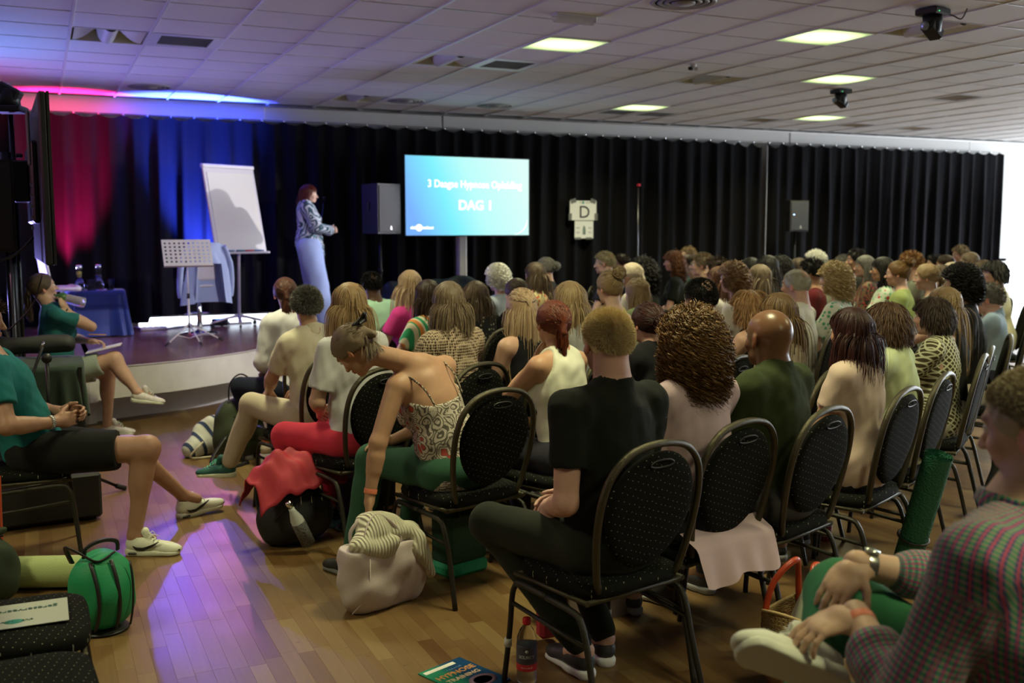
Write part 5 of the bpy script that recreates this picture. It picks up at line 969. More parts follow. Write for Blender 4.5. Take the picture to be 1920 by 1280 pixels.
MB().lathe([(.034, .04), (.038, .05), (.042, .16), (.040, .195), (.02, .20)], n=20).build('cup', M('shaker_clear', (.75, .72, .78), .15, trans=.7), t); MB().lathe([(.015, -.015), (.022, -.012), (.024, .0), (.040, .004), (.043, .045), (.038, .055)], n=20).build('lid', M('shaker_green', (.06, .16, .05), .4), t); MB().tube([(.02, 0, .0), (.035, 0, -.02), (.02, .01, -.035)], .007, 6).build('cap', M('shaker_green', (.06, .16, .05), .4), t)
t = thing('notepad', 'white notepad on the knee of the drinking woman', 'notepad', (.44, 8.62, .745), -.15); MB().box((0, 0, 0), (.26, .19, .008), rot=Ry(-.22)).build('pages', paperm, t)
MB().tube([(.33, 8.60, .86), (.46, 8.62, .85)], .0038, 6).build('pencil', M('pencil_orange', (.75, .32, .04), .4), label='orange pencil held over the notepad', cat='pencil')
# man in a blue-green t-shirt, left
o = (-.06, 5.68); rz = -PI/2
i = special(o, rz, 'man in a blue-green t-shirt and black shorts with clasped hands, at the left edge', dict(hc=(-.275, 5.765, 1.215), wR=(.045, 5.50, .715), wL=(.075, 5.63, .745), kR=(.46, 5.43, .56), kL=(.40, 5.78, .50), aR=(.385, 5.475, .10), aL=(.70, 6.10, .13), pR=(-.5, -.7, -.6), pL=(-.4, .8, -.5),
    hands={1: ((.75, .45, .05), (-.25, .9, -.1), (.1, .2, 1), .6, (.55, .6, .65, .7)), 0: ((.8, -.3, .0), (-.2, -.9, -.3), (.1, -.2, 1), .75, (.8, .85, .9, .9))}, toe=[(1, .18, .05), (1, -.45, 0)], up={0: (-.12, -.1, 1)}), male=True, lean=-.33, yaw=-.1, pitch=.1, h=1.33, fat=1.12, res=.0085, hres=.006, handres=.0038, top=cloth((.015, .15, .16)), sleeve=.62, hem=-.04, bottom=cloth((.012, .012, .012)), pleg=.86, pinf=.026, skin=(.40, .22, .15), shoe=(white_sh[0], white_sh[1], white_sh[2]), shoefine=True, hair=H('short', DKBR, N=1500))
blue_man = i
b = MB()
for k in range(22):
    a = k*2*PI/22; w_ = i['wr'][1]; e = i['el'][1]; u = nrm(e-w_); e1 = nrm(np.cross(u, (0, 0, 1))); e2 = np.cross(u, e1); c = w_+u*.03+(e1*math.cos(a)+e2*math.sin(a))*.031; b.tube([c+u*.009, c+e1*.002, c-u*.009], .005, 5)
b.build('bracelet', M('bracelet_silver', (.5, .5, .48), .3, .9), i['t'])
def swoosh(sh_, sx):
    # curved tick mark on the side of the trainer
    P_ = [(-.055, .060), (-.035, .045), (.0, .042), (.045, .058), (.085, .082), (.05, .055), (.0, .033), (-.035, .034), (-.055, .060)]; v = [(sx*(.044+(.004 if y > 0 else 0)), y+.02, z) for y, z in P_[:-1]]; n = len(v)
    V = []; 
    def wd(y): return .0405+.0045*math.exp(-((y-.05)/.06)**2)
    top = [(-.05, .058), (-.03, .050), (.0, .048), (.04, .061), (.085, .080)]; bot = [(-.05, .056), (-.035, .036), (.0, .033), (.045, .050), (.085, .078)]
    for (y0, z0), (y1, z1) in zip(top, bot): V += [(sx*.047, y0+.02, z0), (sx*.047, y1+.02, z1), (sx*.036, y0+.02, z0), (sx*.036, y1+.02, z1)]
    F = []
    for k in range(4): a = k*4; F += [(a, a+1, a+5, a+4), (a, a+4, a+6, a+2), (a+1, a+3, a+7, a+5)]
    b = MB(); b.add(V, F, False); b.build('tick_mark', M('tick_black', (.012, .012, .012), .5), sh_); MB().box((sx*.042, -.035, .018), (.014, .045, .010), bev=.004).build('air_window', black, sh_)
    MB().box((0, .192, .03), (.05, .02, .022), bev=.008).build('toe_cap', black, sh_)
for c in i['t'].children:
    if c.name.startswith('shoe'): swoosh(c, 1); swoosh(c, -1) if False else None
chair(-.10, 5.72, rz, 'black banquet chair under the man in the blue-green t-shirt', 'black banquet chairs at the left side')
# man in the plaid shirt, right foreground
o = (1.755, 1.32); rz = .33
i = special(o, rz, 'man in a green, red and blue plaid shirt and green trousers, right foreground', dict(hc=(1.755, 1.355, 1.27), wL=(1.54, 1.60, .845), wR=(1.67, 1.74, .895), kR=(1.70, 1.82, .79), kL=(1.62, 1.80, .54), aR=(1.52, 1.68, .735), aL=(1.58, 1.82, .10), pL=(-.3, -.8, -.3), pR=(.8, .0, -.5),
    hands={0: ((-1, .25, -.30), (.05, .1, -1), (.1, 1, 0), .45, (.35, .45, .5, .55)), 1: ((-.85, -.25, -.5), (-.1, .2, -1), (-.2, -1, .1), .4, (.3, .4, .45, .5), .2)}, toe=[(-.3, 1, 0), (-1, -.12, .20)], up={1: (.38, .74, .5)}), male=True, lean=.12, tilt=-.02, yaw=-.08, pitch=.14, h=1.38, fat=1.32, res=.008, hres=.0048, handres=.0036, cres=.0075,
    top=pattern('plaid', (.06, .09, .26), (.11, .34, .20), (.50, .06, .10)), uv=True, collar=True, sleeve=1.52, hem=-.14, loose=.015, inf=.014, bottom=cloth((.035, .16, .07)), skin=(.58, .38, .26), shoe=white_sh, shoefine=True, hs=1.03, hair=H('crop', GREYB, N=16000, w=.0012, L=.012))
band('wristband', i, 0, M('wristband_orange', (.75, .22, .12), .5), i['t'], .03, .033, .02)
wt = band('wristwatch', i, 1, M('watch_steel', (.45, .46, .40), .25, 1), i['t'], .03, .033, .022); a = i['wr'][1]; u = nrm(i['el'][1]-a); n_ = nrm(np.array((0, 0, 1.))-u*u[2]); MB().lathe([(.017, 0), (.019, .003), (.018, .009), (.0, .010)], tuple(a+u*.03+n_*.030), n=20, rot=Matrix(np.stack([nrm(np.cross(u, n_)), u, n_], 1).tolist())).build('dial', M('watch_glass', (.5, .55, .48), .1, .7), wt)
plaid = i
chair(1.775, 1.28, rz, 'black banquet chair under the man in the plaid shirt', 'black banquet chairs at the right side')
# speaker on the stage
o = (2.93, 12.10); rz = -1.80
fg = dict(knee=[(-.10, .06, .50), (.10, .10, .50)], ank=[(-.11, -.06, .10), (.13, .16, .10)])
i = figure('person', 'woman on the stage with auburn hair, patterned blouse and wide pale blue trousers', (o[0], o[1], STG), rz, male=False, bust=True, stand=True, pz=.95, h=1.345, lean=-.03, yaw=.0, pitch=.02, res=.010, hres=.006, handres=.0048, arms=dict(wL=(-.03, .27, 1.15), wR=(.05, .26, 1.145), pL=(-.8, -.2, -.7), pR=(.8, -.2, -.7)),
    hands={0: ((.75, .6, .12), (.4, -.7, -.3), (.1, .1, 1), .8), 1: ((-.7, .65, .15), (-.3, -.8, 0), (0, .2, 1), .6)}, top=pattern('swirl', (.02, .03, .055), (.55, .56, .66), (.06, .22, .26)), topname='blouse', collar=True, sleeve=1.85, inf=.018, hem=.01, loose=.01, bottom=cloth((.33, .42, .72)), pinf=.062, pleg=1.97, skin=LIGHT, shoe=(M('shoe_beige', (.5, .42, .34), .5), M('sole_beige', (.4, .3, .2), .6)), hair=H('bob', ((.05, .008, .006), (.20, .035, .02)), N=3600, w=.004, L=.15, vol=.014), **fg)
for sg in (-1, 1): MB().lathe([(.002, .02), (.012, .005), (.014, -.008), (.004, -.022)], tuple(i['hc']+np.array((sg*.086, -.005, -.075))), n=10).build('earring', M('earring_teal', (.2, .4, .4), .3, .4), i['t'])
blob('knot', lambda f: (f.rc((0, 0, 0), (.05, .02, -.10), .016, .008), f.rc((0, 0, 0), (-.03, .03, -.12), .016, .006), f.el((0, 0, 0), (.03, .022, .025))), (-.1, -.06, -.15), (.1, .08, .06), .006, pattern('swirl', (.02, .03, .055), (.55, .56, .66), (.06, .22, .26)), i['t'], (0.02, .15, .97))
# someone in green sitting sideways at the right edge
o = (8.55, 6.05); rz = 1.45
i = special(o, rz, 'person in green trousers and lime top, cut off by the right edge of the picture', dict(wL=(8.12, 6.0, .78), wR=(8.15, 6.2, .72), kL=(8.05, 5.93, .76), kR=(8.06, 6.18, .60), aL=(7.92, 6.08, .36), aR=(8.02, 6.2, .10), toe=[(-1, -.2, 0), (-1, 0, 0)]), male=False, bust=True, h=1.36, fat=1.35, res=.013, hres=.010, top=cloth((.35, .50, .06)), bottom=cloth((.02, .16, .04)), shoe=ishoe, hair=H('bob', DKBR, N=900, w=.006), group='seated audience')
chair(8.62, 6.05, rz, 'banquet chair under the person in green trousers at the right edge')
# ------------------------------------------------------------------ on the stage
def televi(loc, rz, w, h, label, grp, pole_z, scr):
    t = thing('television', label, 'television', loc, rz, grp)
    MB().box((0, .03, 0), (w, .05, h), bev=.012).build('housing', black, t)
    b = MB()
    for s in (-1, 1): b.box((s*(w/2-.006), -.002, 0), (.012, .016, h)); b.box((0, -.002, s*(h/2-.006)), (w-.024, .016, .012))
    b.build('bezel', black, t); MB().box((0, .003, 0), (w-.024, .006, h-.024)).build('screen', scr, t)
    MB().box((0, .075, 0), (w*.55, .05, h*.5), bev=.015).build('rear_cover', black, t)
    return t
m, nt, bs = nodes('screen_slide'); N = nt.nodes; L = nt.links; tc = N.new('ShaderNodeTexCoord'); sp = N.new('ShaderNodeSeparateXYZ'); L.new(tc.outputs['Object'], sp.inputs[0])
mr = N.new('ShaderNodeMapRange'); mr.inputs[1].default_value = -.9; mr.inputs[2].default_value = .9; L.new(sp.outputs[0], mr.inputs[0]); ad = N.new('ShaderNodeMath'); ad.operation = 'MULTIPLY_ADD'; ad.inputs[1].default_value = .22; L.new(sp.outputs[2], ad.inputs[0]); L.new(mr.outputs[0], ad.inputs[2])
cr = N.new('ShaderNodeValToRGB'); e = cr.color_ramp.elements; e[0].position = 0; e[0].color = (.20, .46, 1.0, 1); e[1].position = 1; e[1].color = (.72, 1.0, .95, 1); q = cr.color_ramp.elements.new(.30); q.color = (.22, .90, 1.0, 1); q = cr.color_ramp.elements.new(.55); q.color = (.50, 1.0, .97, 1); L.new(ad.outputs[0], cr.inputs[0])
bs.inputs['Base Color'].default_value = (0, 0, 0, 1); bs.inputs['Roughness'].default_value = .3; L.new(cr.outputs[0], bs.inputs['Emission Color']); bs.inputs['Emission Strength'].default_value = 1.05
TVR = .07
tv = televi((5.20, 12.62, 2.115), TVR, 1.84, 1.04, 'large television showing a blue slide with white text DAG 1', 'large televisions', 1.1, m)
wl = M('slide_white', (.98, 1, .99), .5, emit=1.5)
text('3 Daagse Hypnose Opleiding', (.10, -.003, .155), .135, wl, tv, name='lettering', sx=.88, bold=.0015); text('DAG 1', (.10, -.003, -.12), .175, wl, tv, bold=.004)
text('club', (-.80, -.003, -.41), .05, wl, tv, bold=.002); text('instituut', (-.60, -.003, -.41), .05, wl, tv, bold=.002)
MB().lathe([(0, 0), (.045, 0), (.045, .002), (0, .002)], (-.72, -.0, -.41), n=20, rot=Rx(PI/2)).build('logo', wl, tv)
pa = [(.90-.20*math.sin(a)-.002, -.003, -.50+.22*(1-math.cos(a))) for a in np.linspace(PI/2*.05, PI/2, 12)]
MB().tube([(.66+.22*math.sin(a), -.002, -.50+.2*(1-math.cos(a))) for a in np.linspace(.1, PI/2, 14)], [.002+.006*math.sin(PI*k/13) for k in range(14)], 6, flat=.4).build('arc', wl, tv)
t = thing('television_stand', 'white pillar stand under the big television', 'stand', (5.17, 12.82, 0)); MB().box((0, 0, 1.15), (.13, .10, 1.25), bev=.02).build('pillar', M('pillar_white', (.62, .60, .58), .45), t); MB().box((0, 0, STG+.02), (.7, .5, .04), bev=.01).build('base', M('pillar_white', (.62, .60, .58), .45), t); MB().box((0, -.04, 2.1), (.4, .03, .35), bev=.005).build('bracket', blackm, t)
# flip chart
FR = Rx(-.22)
t = thing('flip_chart', 'white flip chart board on a wheeled star base', 'flip chart', (2.18, 12.5, STG), .46)
bd_ = MB().box((0, .06, 1.40), (.72, .03, 1.04), rot=FR, bev=.006).build('board', M('board_white', (.72, .70, .74), .45), t)
MB().box((0, -.10, .89), (.72, .07, .025), bev=.006).build('pen_tray', M('tray_white', (.65, .63, .67), .4), t); MB().box((0, .172, 1.905), (.74, .06, .05), bev=.012).build('clamp_bar', M('tray_white', (.65, .63, .67), .4), t); MB().box((0, .036, 1.38), (.64, .006, .92), rot=FR).build('paper_pad', paperm, t)
MB().tube([(0, .03, .10), (0, .0, .95), (0, .03, 1.2)], .018, 12).build('pole', M('pole_lilac', (.55, .53, .6), .35, .2), t)
for k in range(5):
    a = k*2*PI/5+.35; lg_ = MB().tube(smooth_path([(0, .03, .13), (.12*math.cos(a), .03+.12*math.sin(a), .115), (.33*math.cos(a), .03+.33*math.sin(a), .065)], 4), [.026]*4+[.022]*4+[.018], 8, flat=.7).build('leg', M('pole_lilac', (.55, .53, .6), .35, .2), t)
    MB().lathe([(.012, -.012), (.026, -.01), (.026, .01), (.012, .012)], (.33*math.cos(a), .03+.33*math.sin(a), .027), n=14, rot=Matrix.Rotation(a, 3, 'Z') @ Matrix.Rotation(PI/2, 3, 'X')).build('castor', rubber, lg_)
for k, (x, c, lb) in enumerate(((-.22, (.02, .12, .25), 'dark blue marker on the flip chart tray, leftmost'), (-.06, (.02, .16, .22), 'teal marker in the middle of the flip chart tray'), (.06, (.5, .02, .03), 'red marker on the flip chart tray'), (.2, (.03, .14, .3), 'blue marker on the flip chart tray, rightmost'))):
    c3 = Matrix.Rotation(.46, 3, 'Z') @ Vector((x, -.13, 0)); o_ = MB().tube([(-.065, 0, 0), (.02, 0, 0), (.065, 0, 0)], [.009, .009, .007], 8).build('marker', M('marker', c, .4), loc=(2.18+c3.x, 12.5+c3.y, STG+.914)); o_.rotation_euler = (0, 0, .46); tag(o_, lb, 'marker', 'flip chart markers')
# music stand
wm = M('enamel_cream', (.66, .63, .56), .4)
t = thing('music_stand', 'cream tripod music stand with perforated desk', 'music stand', (1.38, 10.85, STG), .08)
RD = Rx(-.42); bm_ = MB(); nx, nz = 10, 6; dw, dh = .485, .30; xs = np.linspace(-dw/2, dw/2, nx*2+2); zs = np.linspace(-dh/2, dh/2, nz*2+2)
hole = lambda a, b_: a % 2 == 1 and b_ % 2 == 1 and b_ > 1
V = []; 
hx = [-dw/2]+[v for k in range(nx) for v in (-dw/2+.022+k*.0465, -.0+(-dw/2+.022+k*.0465)+.020)]+[dw/2]; hz = [-dh/2]+[v for k in range(nz) for v in (-dh/2+.05+k*.040, -dh/2+.05+k*.040+.018)]+[dh/2]
F = []; sheet = MB()
V = [(x*(1-.12*(z/dh+.5)*0), 0, z) for z in hz for x in hx]; nxx = len(hx)
for b_ in range(len(hz)-1):
    for a in range(len(hx)-1):
        if a % 2 == 1 and b_ % 2 == 1: continue
        F.append((b_*nxx+a, b_*nxx+a+1, (b_+1)*nxx+a+1, (b_+1)*nxx+a))
sheet.add((np.array(V) @ np.array(RD).T)+np.array((0, 0, .92)), F); dk = sheet.build('desk', wm, t); md = dk.modifiers.new('solid', 'SOLIDIFY'); md.thickness = .003
MB().box(tuple(np.array(RD)@np.array((0, -.02, -dh/2))+np.array((0, 0, .92))), (dw, .04, .004), rot=RD).build('ledge', wm, t)
MB().tube([(0, .03, .10), (0, .03, .48)], .011, 10).build('pole', wm, t); MB().tube([(0, .03, .46), (0, .03, .86)], .007, 10).build('inner_pole', wm, t); MB().lathe([(.016, 0), (.016, .05)], (0, .03, .46), n=12).build('collar', black, t)
MB().tube(smooth_path([(-.09, .07, .93), (-.06, .05, .87), (0, .035, .85), (.06, .05, .87), (.09, .07, .93)], 4), .006, 6).build('yoke', wm, t); MB().lathe([(.014, -.03), (.02, 0), (.012, .03)], (0, .03, .85), n=10).build('knob', black, t); MB().lathe([(.016, -.02), (.018, .02)], (0, .03, .18), n=10).build('leg_hub', black, t)
for k, a in enumerate((-2.5, -1.45, .15)):
    lg_ = MB().tube([(.0, .03, .2), (.34*math.cos(a), .03+.34*math.sin(a), .012)], .0075, 8).build('leg', wm, t); MB().tube([(.30*math.cos(a), .03+.30*math.sin(a), .034), (.35*math.cos(a), .03+.35*math.sin(a), .008)], .011, 8).build('rubber_foot', rubber, lg_); MB().tube([(.0, .03, .05), (.19*math.cos(a), .03+.19*math.sin(a), .10)], .004, 6).build('brace', wm, lg_)
# white stools
lea = M('white_leather', (.68, .66, .70), .4)
def stool(x, y, rz, label):
    t = thing('stool', label, 'stool', (x, y, STG), rz, 'white leather bar stools')
    blob('seat', lambda f: (f.el((0, 0, 0), (.21, .20, .032), None, .02), f.rc((-.14, .12, .0), (.14, .12, .0), .035, .035, .03), f.plane((0, 0, -.03), (0, 0, -1.))), (-.26, -.26, -.06), (.26, .26, .07), .009, lea, t, (0, 0, .54))
    bk = MB().grid(lambda u, v: ((.5-u)*(.36-.06*v)*(1-.10*(1-v)), -.19-.05*v-.04*(1-(2*u-1)**2)+.05, .60+.36*v-.03*abs(2*u-1)**4*v), 14, 10).build('backrest', lea, t); md = bk.modifiers.new('solid', 'SOLIDIFY'); md.thickness = .03; md.offset = 0; sd_ = bk.modifiers.new('round', 'SUBSURF'); sd_.levels = sd_.render_levels = 1
    MB().tube([(0, 0, .03), (0, 0, .32), (0, 0, .33), (0, 0, .51)], [.028, .028, .02, .02], 14).build('column', chrome, t); MB().lathe([(.21, 0), (.20, .012), (.05, .028), (.03, .04)], n=32).build('base', chrome, t)
    MB().tube([(.0, .0, .22), (-.13, .02, .22)]+arc((0, .02), .15, PI*.98, PI*.02, 12, (0, 1), .22)+[(0, 0, .22)], .008, 6).build('footrest', chrome, t)
    return t
stool(1.62, 11.9, .25, 'white leather bar stool behind the music stand with a blue jacket over it'); stool(.22, 11.9, -1.35, 'white leather bar stool beside the blue-clothed table')
# pale blue jacket over the stool back
dn = M('jacket_pale_blue', (.33, .40, .62), .85, bump=.3, bscale=200)
def jk(u, v):
    a = u*PI*2; wv = .012*math.sin(a*4+v*5); hw = .20+.10*v; x = hw*math.cos(a)+wv; y = (.045+.03*v+wv)*math.sin(a); z = 1.02-.025*abs(math.cos(a))**3-.66*v*(1 if math.sin(a) > 0 or abs(math.cos(a)) > .55 else .35); return (x, y-.24, z)
t = thing('jacket', 'pale blue jacket hanging over the stool behind the music stand', 'jacket', (1.62, 11.9, STG), .25)
MB().grid(jk, 40, 14, closeu=True).build('cloth', dn, t)
for sg in (-1, 1): MB().tube(smooth_path([(sg*.20, -.24, .98), (sg*.27, -.22, .8), (sg*.29, -.20, .56), (sg*.28, -.19, .42)], 5), [.05]*5+[.058]*5+[.055]*5+[.05], 10, flat=.6).build('sleeve', dn, t)
# table with blue cloth
bc = M('cloth_navy', (.018, .05, .26), .55, sheen=.4, bump=.2, bscale=150)
t = thing('tablecloth', 'shiny navy blue cloth draped to the stage floor over the side table', 'tablecloth', (.55, 12.2, STG))
def tc_(u, v):
    a = u*2*PI; n = 6; c, s = math.cos(a), math.sin(a); X = math.copysign(abs(c)**(2/n), c); Y = math.copysign(abs(s)**(2/n), s); k = v*6
    if k < 1: return (.30*X*k, .26*Y*k, .50)
    w_ = (k-1)/5; fo = 1+.10*w_*math.sin(a*11+2)+.05*w_*math.sin(a*23); return (.31*X*(1+.16*w_)*(fo if w_ > 0 else 1), .27*Y*(1+.16*w_)*fo, .497-.485*w_)
MB().grid(tc_, 140, 13, closeu=True).build('cloth', bc, t)
t = thing('side_table', 'low side table hidden under the navy cloth', 'table', (.55, 12.2, STG)); MB().box((0, 0, .475), (.56, .48, .03), bev=.01).build('tabletop', white, t)
for sx in (-1, 1):
    for sy in (-1, 1): MB().box((sx*.24, sy*.2, .23), (.04, .04, .46)).build('leg', white, t)
gl = M('clear_glass', (.9, .93, 1), .03, trans=1, ior=1.45); water = M('water', (.8, .85, .95), .02, trans=1, ior=1.33)
for k, (x, y, lb) in enumerate(((.40, 12.12, 'glass carafe with lemon slices and steel lid, left on the blue table'), (.60, 12.22, 'glass carafe of water with steel lid, right on the blue table'))):
    t = thing('carafe', lb, 'carafe', (x, y, STG+.502), 0, 'carafes on the blue table'); MB().lathe([(.048, 0), (.052, .02), (.050, .08), (.030, .17), (.027, .21), (.033, .235)], n=20).build('glass', gl, t); MB().lathe([(.030, .232), (.036, .245), (.038, .275), (.02, .28)], n=20).build('lid', chrome, t); MB().lathe([(.045, .006), (.048, .02), (.046, .08), (.028, .16), (.0, .161)], n=18).build('water', water, t)
    if k == 0:
        for q in range(3): MB().lathe([(.018, 0), (.018, .004)], (.0, .01*q-.01, .15+.022*q), n=12, rot=Rx(.6+q*.5)).build('lemon_slice', M('lemon', (.75, .6, .08), .5), t)
for k, (x, y, lb) in enumerate(((.50, 12.02, 'water glass standing between the two carafes'), (.535, 12.07, 'water glass close behind the one between the carafes'), (.70, 12.05, 'water glass at the right end of the blue table'), (.72, 12.12, 'second water glass at the right end of the blue table, behind'))):
    t = thing('drinking_glass', lb, 'glass', (x, y, STG+.502), 0, 'water glasses on the blue table'); MB().lathe([(.028, 0), (.030, .004), (.036, .12), (.0345, .12), (.029, .008), (.0, .007)], n=16).build('glass', gl, t); MB().lathe([(.0285, .009), (.032, .06), (0, .061)], n=14).build('water', water, t)
MB().tube(smooth_path([(1.0, 12.9, STG+.008), (1.25, 12.5, STG+.008), (1.5, 12.75, STG+.008), (1.9, 12.9, STG+.008), (2.4, 13.0, STG+.008)], 6), .008, 6).build('power_cable', M('cable_white', (.5, .5, .55), .5), label='pale cable lying on the stage floor behind the stool', cat='cable')
t = thing('power_strip', 'white power strip on the stage floor right of the blue table', 'power strip', (1.18, 12.5, STG+.003), .1); MB().box((0, 0, .018), (.30, .06, .036), bev=.01).build('housing', white, t)
for k in range(4): MB().lathe([(.018, .0), (.018, .003), (.01, .003)], (-.1+k*.065, 0, .0355), n=12).build('socket', black, t)
for (x, y, c, lb) in ((1.97, 12.72, (.1, .25, 1), 'round LED floor spotlight shining blue beneath the flip chart'), (.36, 12.70, (1, .05, .2), 'round LED floor spotlight shining red behind the blue table')):
    t = thing('floor_spotlight', lb, 'light', (x, y, STG), 0, 'LED floor spotlights'); MB().lathe([(.08, .015), (.10, .03), (.10, .085), (.08, .09)], n=24).build('body', black, t); b = MB()
    for k in range(9): a = k*2*PI/8; r_s = .055 if k < 8 else 0; b.lathe([(.012, .0), (.012, .003), (0, .004)], (r_s*math.cos(a), r_s*math.sin(a), .089), n=10)
    b.build('lens', M('led_%s' % ('blue' if c[2] > .5 else 'red'), c, .3, emit=12), t); MB().tube([(-.105, 0, .05), (-.115, 0, .01), (.115, 0, .01), (.105, 0, .05)], .007, 6).build('bracket', black, t)
# loudspeakers on poles
def loud(x, y, rz, zb, w, d, h, label, foot_z, led=None):
    t = thing('loudspeaker', label, 'speaker', (x, y, zb), rz, 'black loudspeakers')
    V = [(-w/2, -d/2), (w/2, -d/2), (w*.36, d/2), (-w*.36, d/2)]; v = [(a, b_, z) for z in (0, h) for a, b_ in V]; MB().add(v, [(3, 2, 1, 0), (4, 5, 6, 7), (0, 1, 5, 4), (1, 2, 6, 5), (2, 3, 7, 6), (3, 0, 4, 7)]).build('cabinet', M('speaker_black', (.02, .02, .024), .6, bump=.3, bscale=300), t)
    MB().box((0, -d/2-.006, h/2), (w-.03, .012, h-.04), bev=.005).build('grille', M('speaker_grille', (.05, .05, .055), .5, .4, bump=.6, bscale=600), t); b = MB(); b.add([(-.018, 0, 0), (.018, 0, 0), (.007, 0, .045), (-.007, 0, .045)], [(0, 1, 2, 3)]); b.build('logo', M('logo_silver', (.5, .5, .5), .4, .5), t, loc=(.02, -d/2-.0135, .05))
    if led: MB().box((-.09, -d/2-.0135, h*.55), (.010, .003, .010)).build('indicator', M('led_white_blue', (.3, .5, 1), .3, emit=20), t)
    MB().box((-w*.45, .02, h*.55), (.02, .03, .10), rot=.2).build('handle', black, t)
    s = thing('speaker_stand', 'black pole stand carrying the '+label, 'stand', (x, y, foot_z), rz, 'loudspeaker pole stands'); H_ = zb-foot_z; MB().tube([(0, 0, .05), (0, 0, H_*.6), (0, 0, H_-.004)], [.02, .02, .016], 12).build('pole', blackm, s); MB().lathe([(.028, H_*.55), (.028, H_*.55+.06)], n=12).build('collar', black, s)
    for k in range(3): a = k*2*PI/3+.4; MB().tube([(0, 0, H_*.35), (.42*math.cos(a), .42*math.sin(a), .014)], .011, 8).build('leg', blackm, s)
    return t
loud(3.95, 12.55, .42, 1.63, .38, .36, .62, 'tall black loudspeaker between the woman and the television', STG); loud(10.5, 12.45, -.25, 1.645, .30, .26, .47, 'black loudspeaker with a small blue light by the far curtain', 0, True)
# sheets of paper taped to the curtain
t = thing('paper_sign', 'white sheet with a big letter D taped to the curtain', 'sign', (7.19, 13.12, 1.955), -.02, 'paper signs on the curtain'); MB().box((0, 0, 0), (.43, .003, .28), rot=Rx(0), bev=0).build('sheet', paperm, t); text('D', (0.02, -.003, -.03), .25, black, t); MB().lathe([(0, 0), (.018, 0), (.018, .002)], (0, -.002, .115), n=14, rot=Rx(PI/2)).build('logo', M('logo_teal', (.02, .3, .25), .5), t); text('club', (-.05, -.003, .115), .022, M('print_grey', (.25, .25, .25), .6), t); text('instituut', (.075, -.003, .115), .022, M('print_grey', (.25, .25, .25), .6), t)
tp = M('tape_clear', (.25, .25, .24), .15, alpha=.6)
for sx in (-1, 1):
    MB().box((sx*.16, -.004, .135), (.09, .002, .06), rot=Ry(sx*.3)).build('tape', tp, t); MB().box((sx*.21, -.004, -.09), (.05, .002, .10)).build('tape', tp, t)
t = thing('paper_sign', 'smaller white sheet with a little drawing below the letter D', 'sign', (7.205, 13.12, 1.68), .02, 'paper signs on the curtain'); MB().box((0, 0, 0), (.31, .003, .25)).build('sheet', paperm, t)
b = MB(); b.add([(-.022, -.003, -.07), (.026, -.003, -.07), (.026, -.003, .01), (.012, -.003, .055), (-.008, -.003, .055), (-.022, -.003, .01)], [(0, 1, 2, 3, 4, 5)]); b.build('drawing', M('print_teal_red', (.15, .22, .18), .6, var=.6, vscale=40), t); b = MB()
for sx in (-1, 1):
    for z in (.03, -.035): b.box((sx*.10, -.003, z), (.07, .001, .006)); b.box((sx*.10, -.003, z-.014), (.05, .001, .005))
b.build('print', M('print_grey', (.25, .25, .25), .6), t); MB().box((-.1, -.004, -.125), (.1, .002, .03)).build('tape', tp, t); MB().box((.08, -.004, -.125), (.1, .002, .03)).build('tape', tp, t)
t = thing('light_stand', 'thin black stand with a small red clip at its top, beside the curtain', 'stand', (7.95, 12.85, 0)); MB().tube([(0, 0, .1), (0, 0, 1.5), (0, 0, 2.28)], [.014, .012, .008], 10).build('pole', M('pole_steel', (.16, .16, .17), .3, .8), t); MB().box((0, -.01, 2.32), (.05, .05, .04), bev=.01).build('clip', M('clip_red', (.45, .01, .03), .5), t)
for k in range(3): a = k*2*PI/3; MB().tube([(0, 0, .35), (.35*math.cos(a), .35*math.sin(a), .012)], .009, 6).build('leg', blackm, t)
t = thing('microphone_stand', 'thin black microphone stand behind the woman on the stage', 'stand', (3.22, 12.75, STG)); MB().tube([(0, 0, .02), (0, 0, 1.0), (.05, -.05, 1.50)], .008, 8).build('pole', blackm, t); MB().lathe([(.13, 0), (.12, .015), (.02, .02)], n=20).build('base', black, t); MB().lathe([(.01, 0), (.016, .03), (.02, .06), (.012, .08)], (.05, -.05, 1.50), n=12, rot=Rx(.6)).build('microphone', blackm, t)
for (x, y, lb) in ((6.15, 11.6, 'empty banquet chair at the curtain left of the fair-haired older man'), (5.55, 11.4, 'empty banquet chair at the curtain near the grey low bun')): chair(x, y, .9, lb)
blob('black_cover', lambda f: (f.rc((-.45, 0, .30), (.5, 0, .34), .20, .22, .05), f.el((-.1, -.05, .2), (.6, .3, .2), None, .1), f.noise(.012, 14, 3), f.plane((0, 0, .003), (0, 0, -1.))), (-.9, -.45, -.02), (.95, .45, .75), .02, M('cover_black', (.012, .012, .013), .7), None, (4.5, 12.25, STG), label='black cloth heap below the television on the stage', cat='cloth')
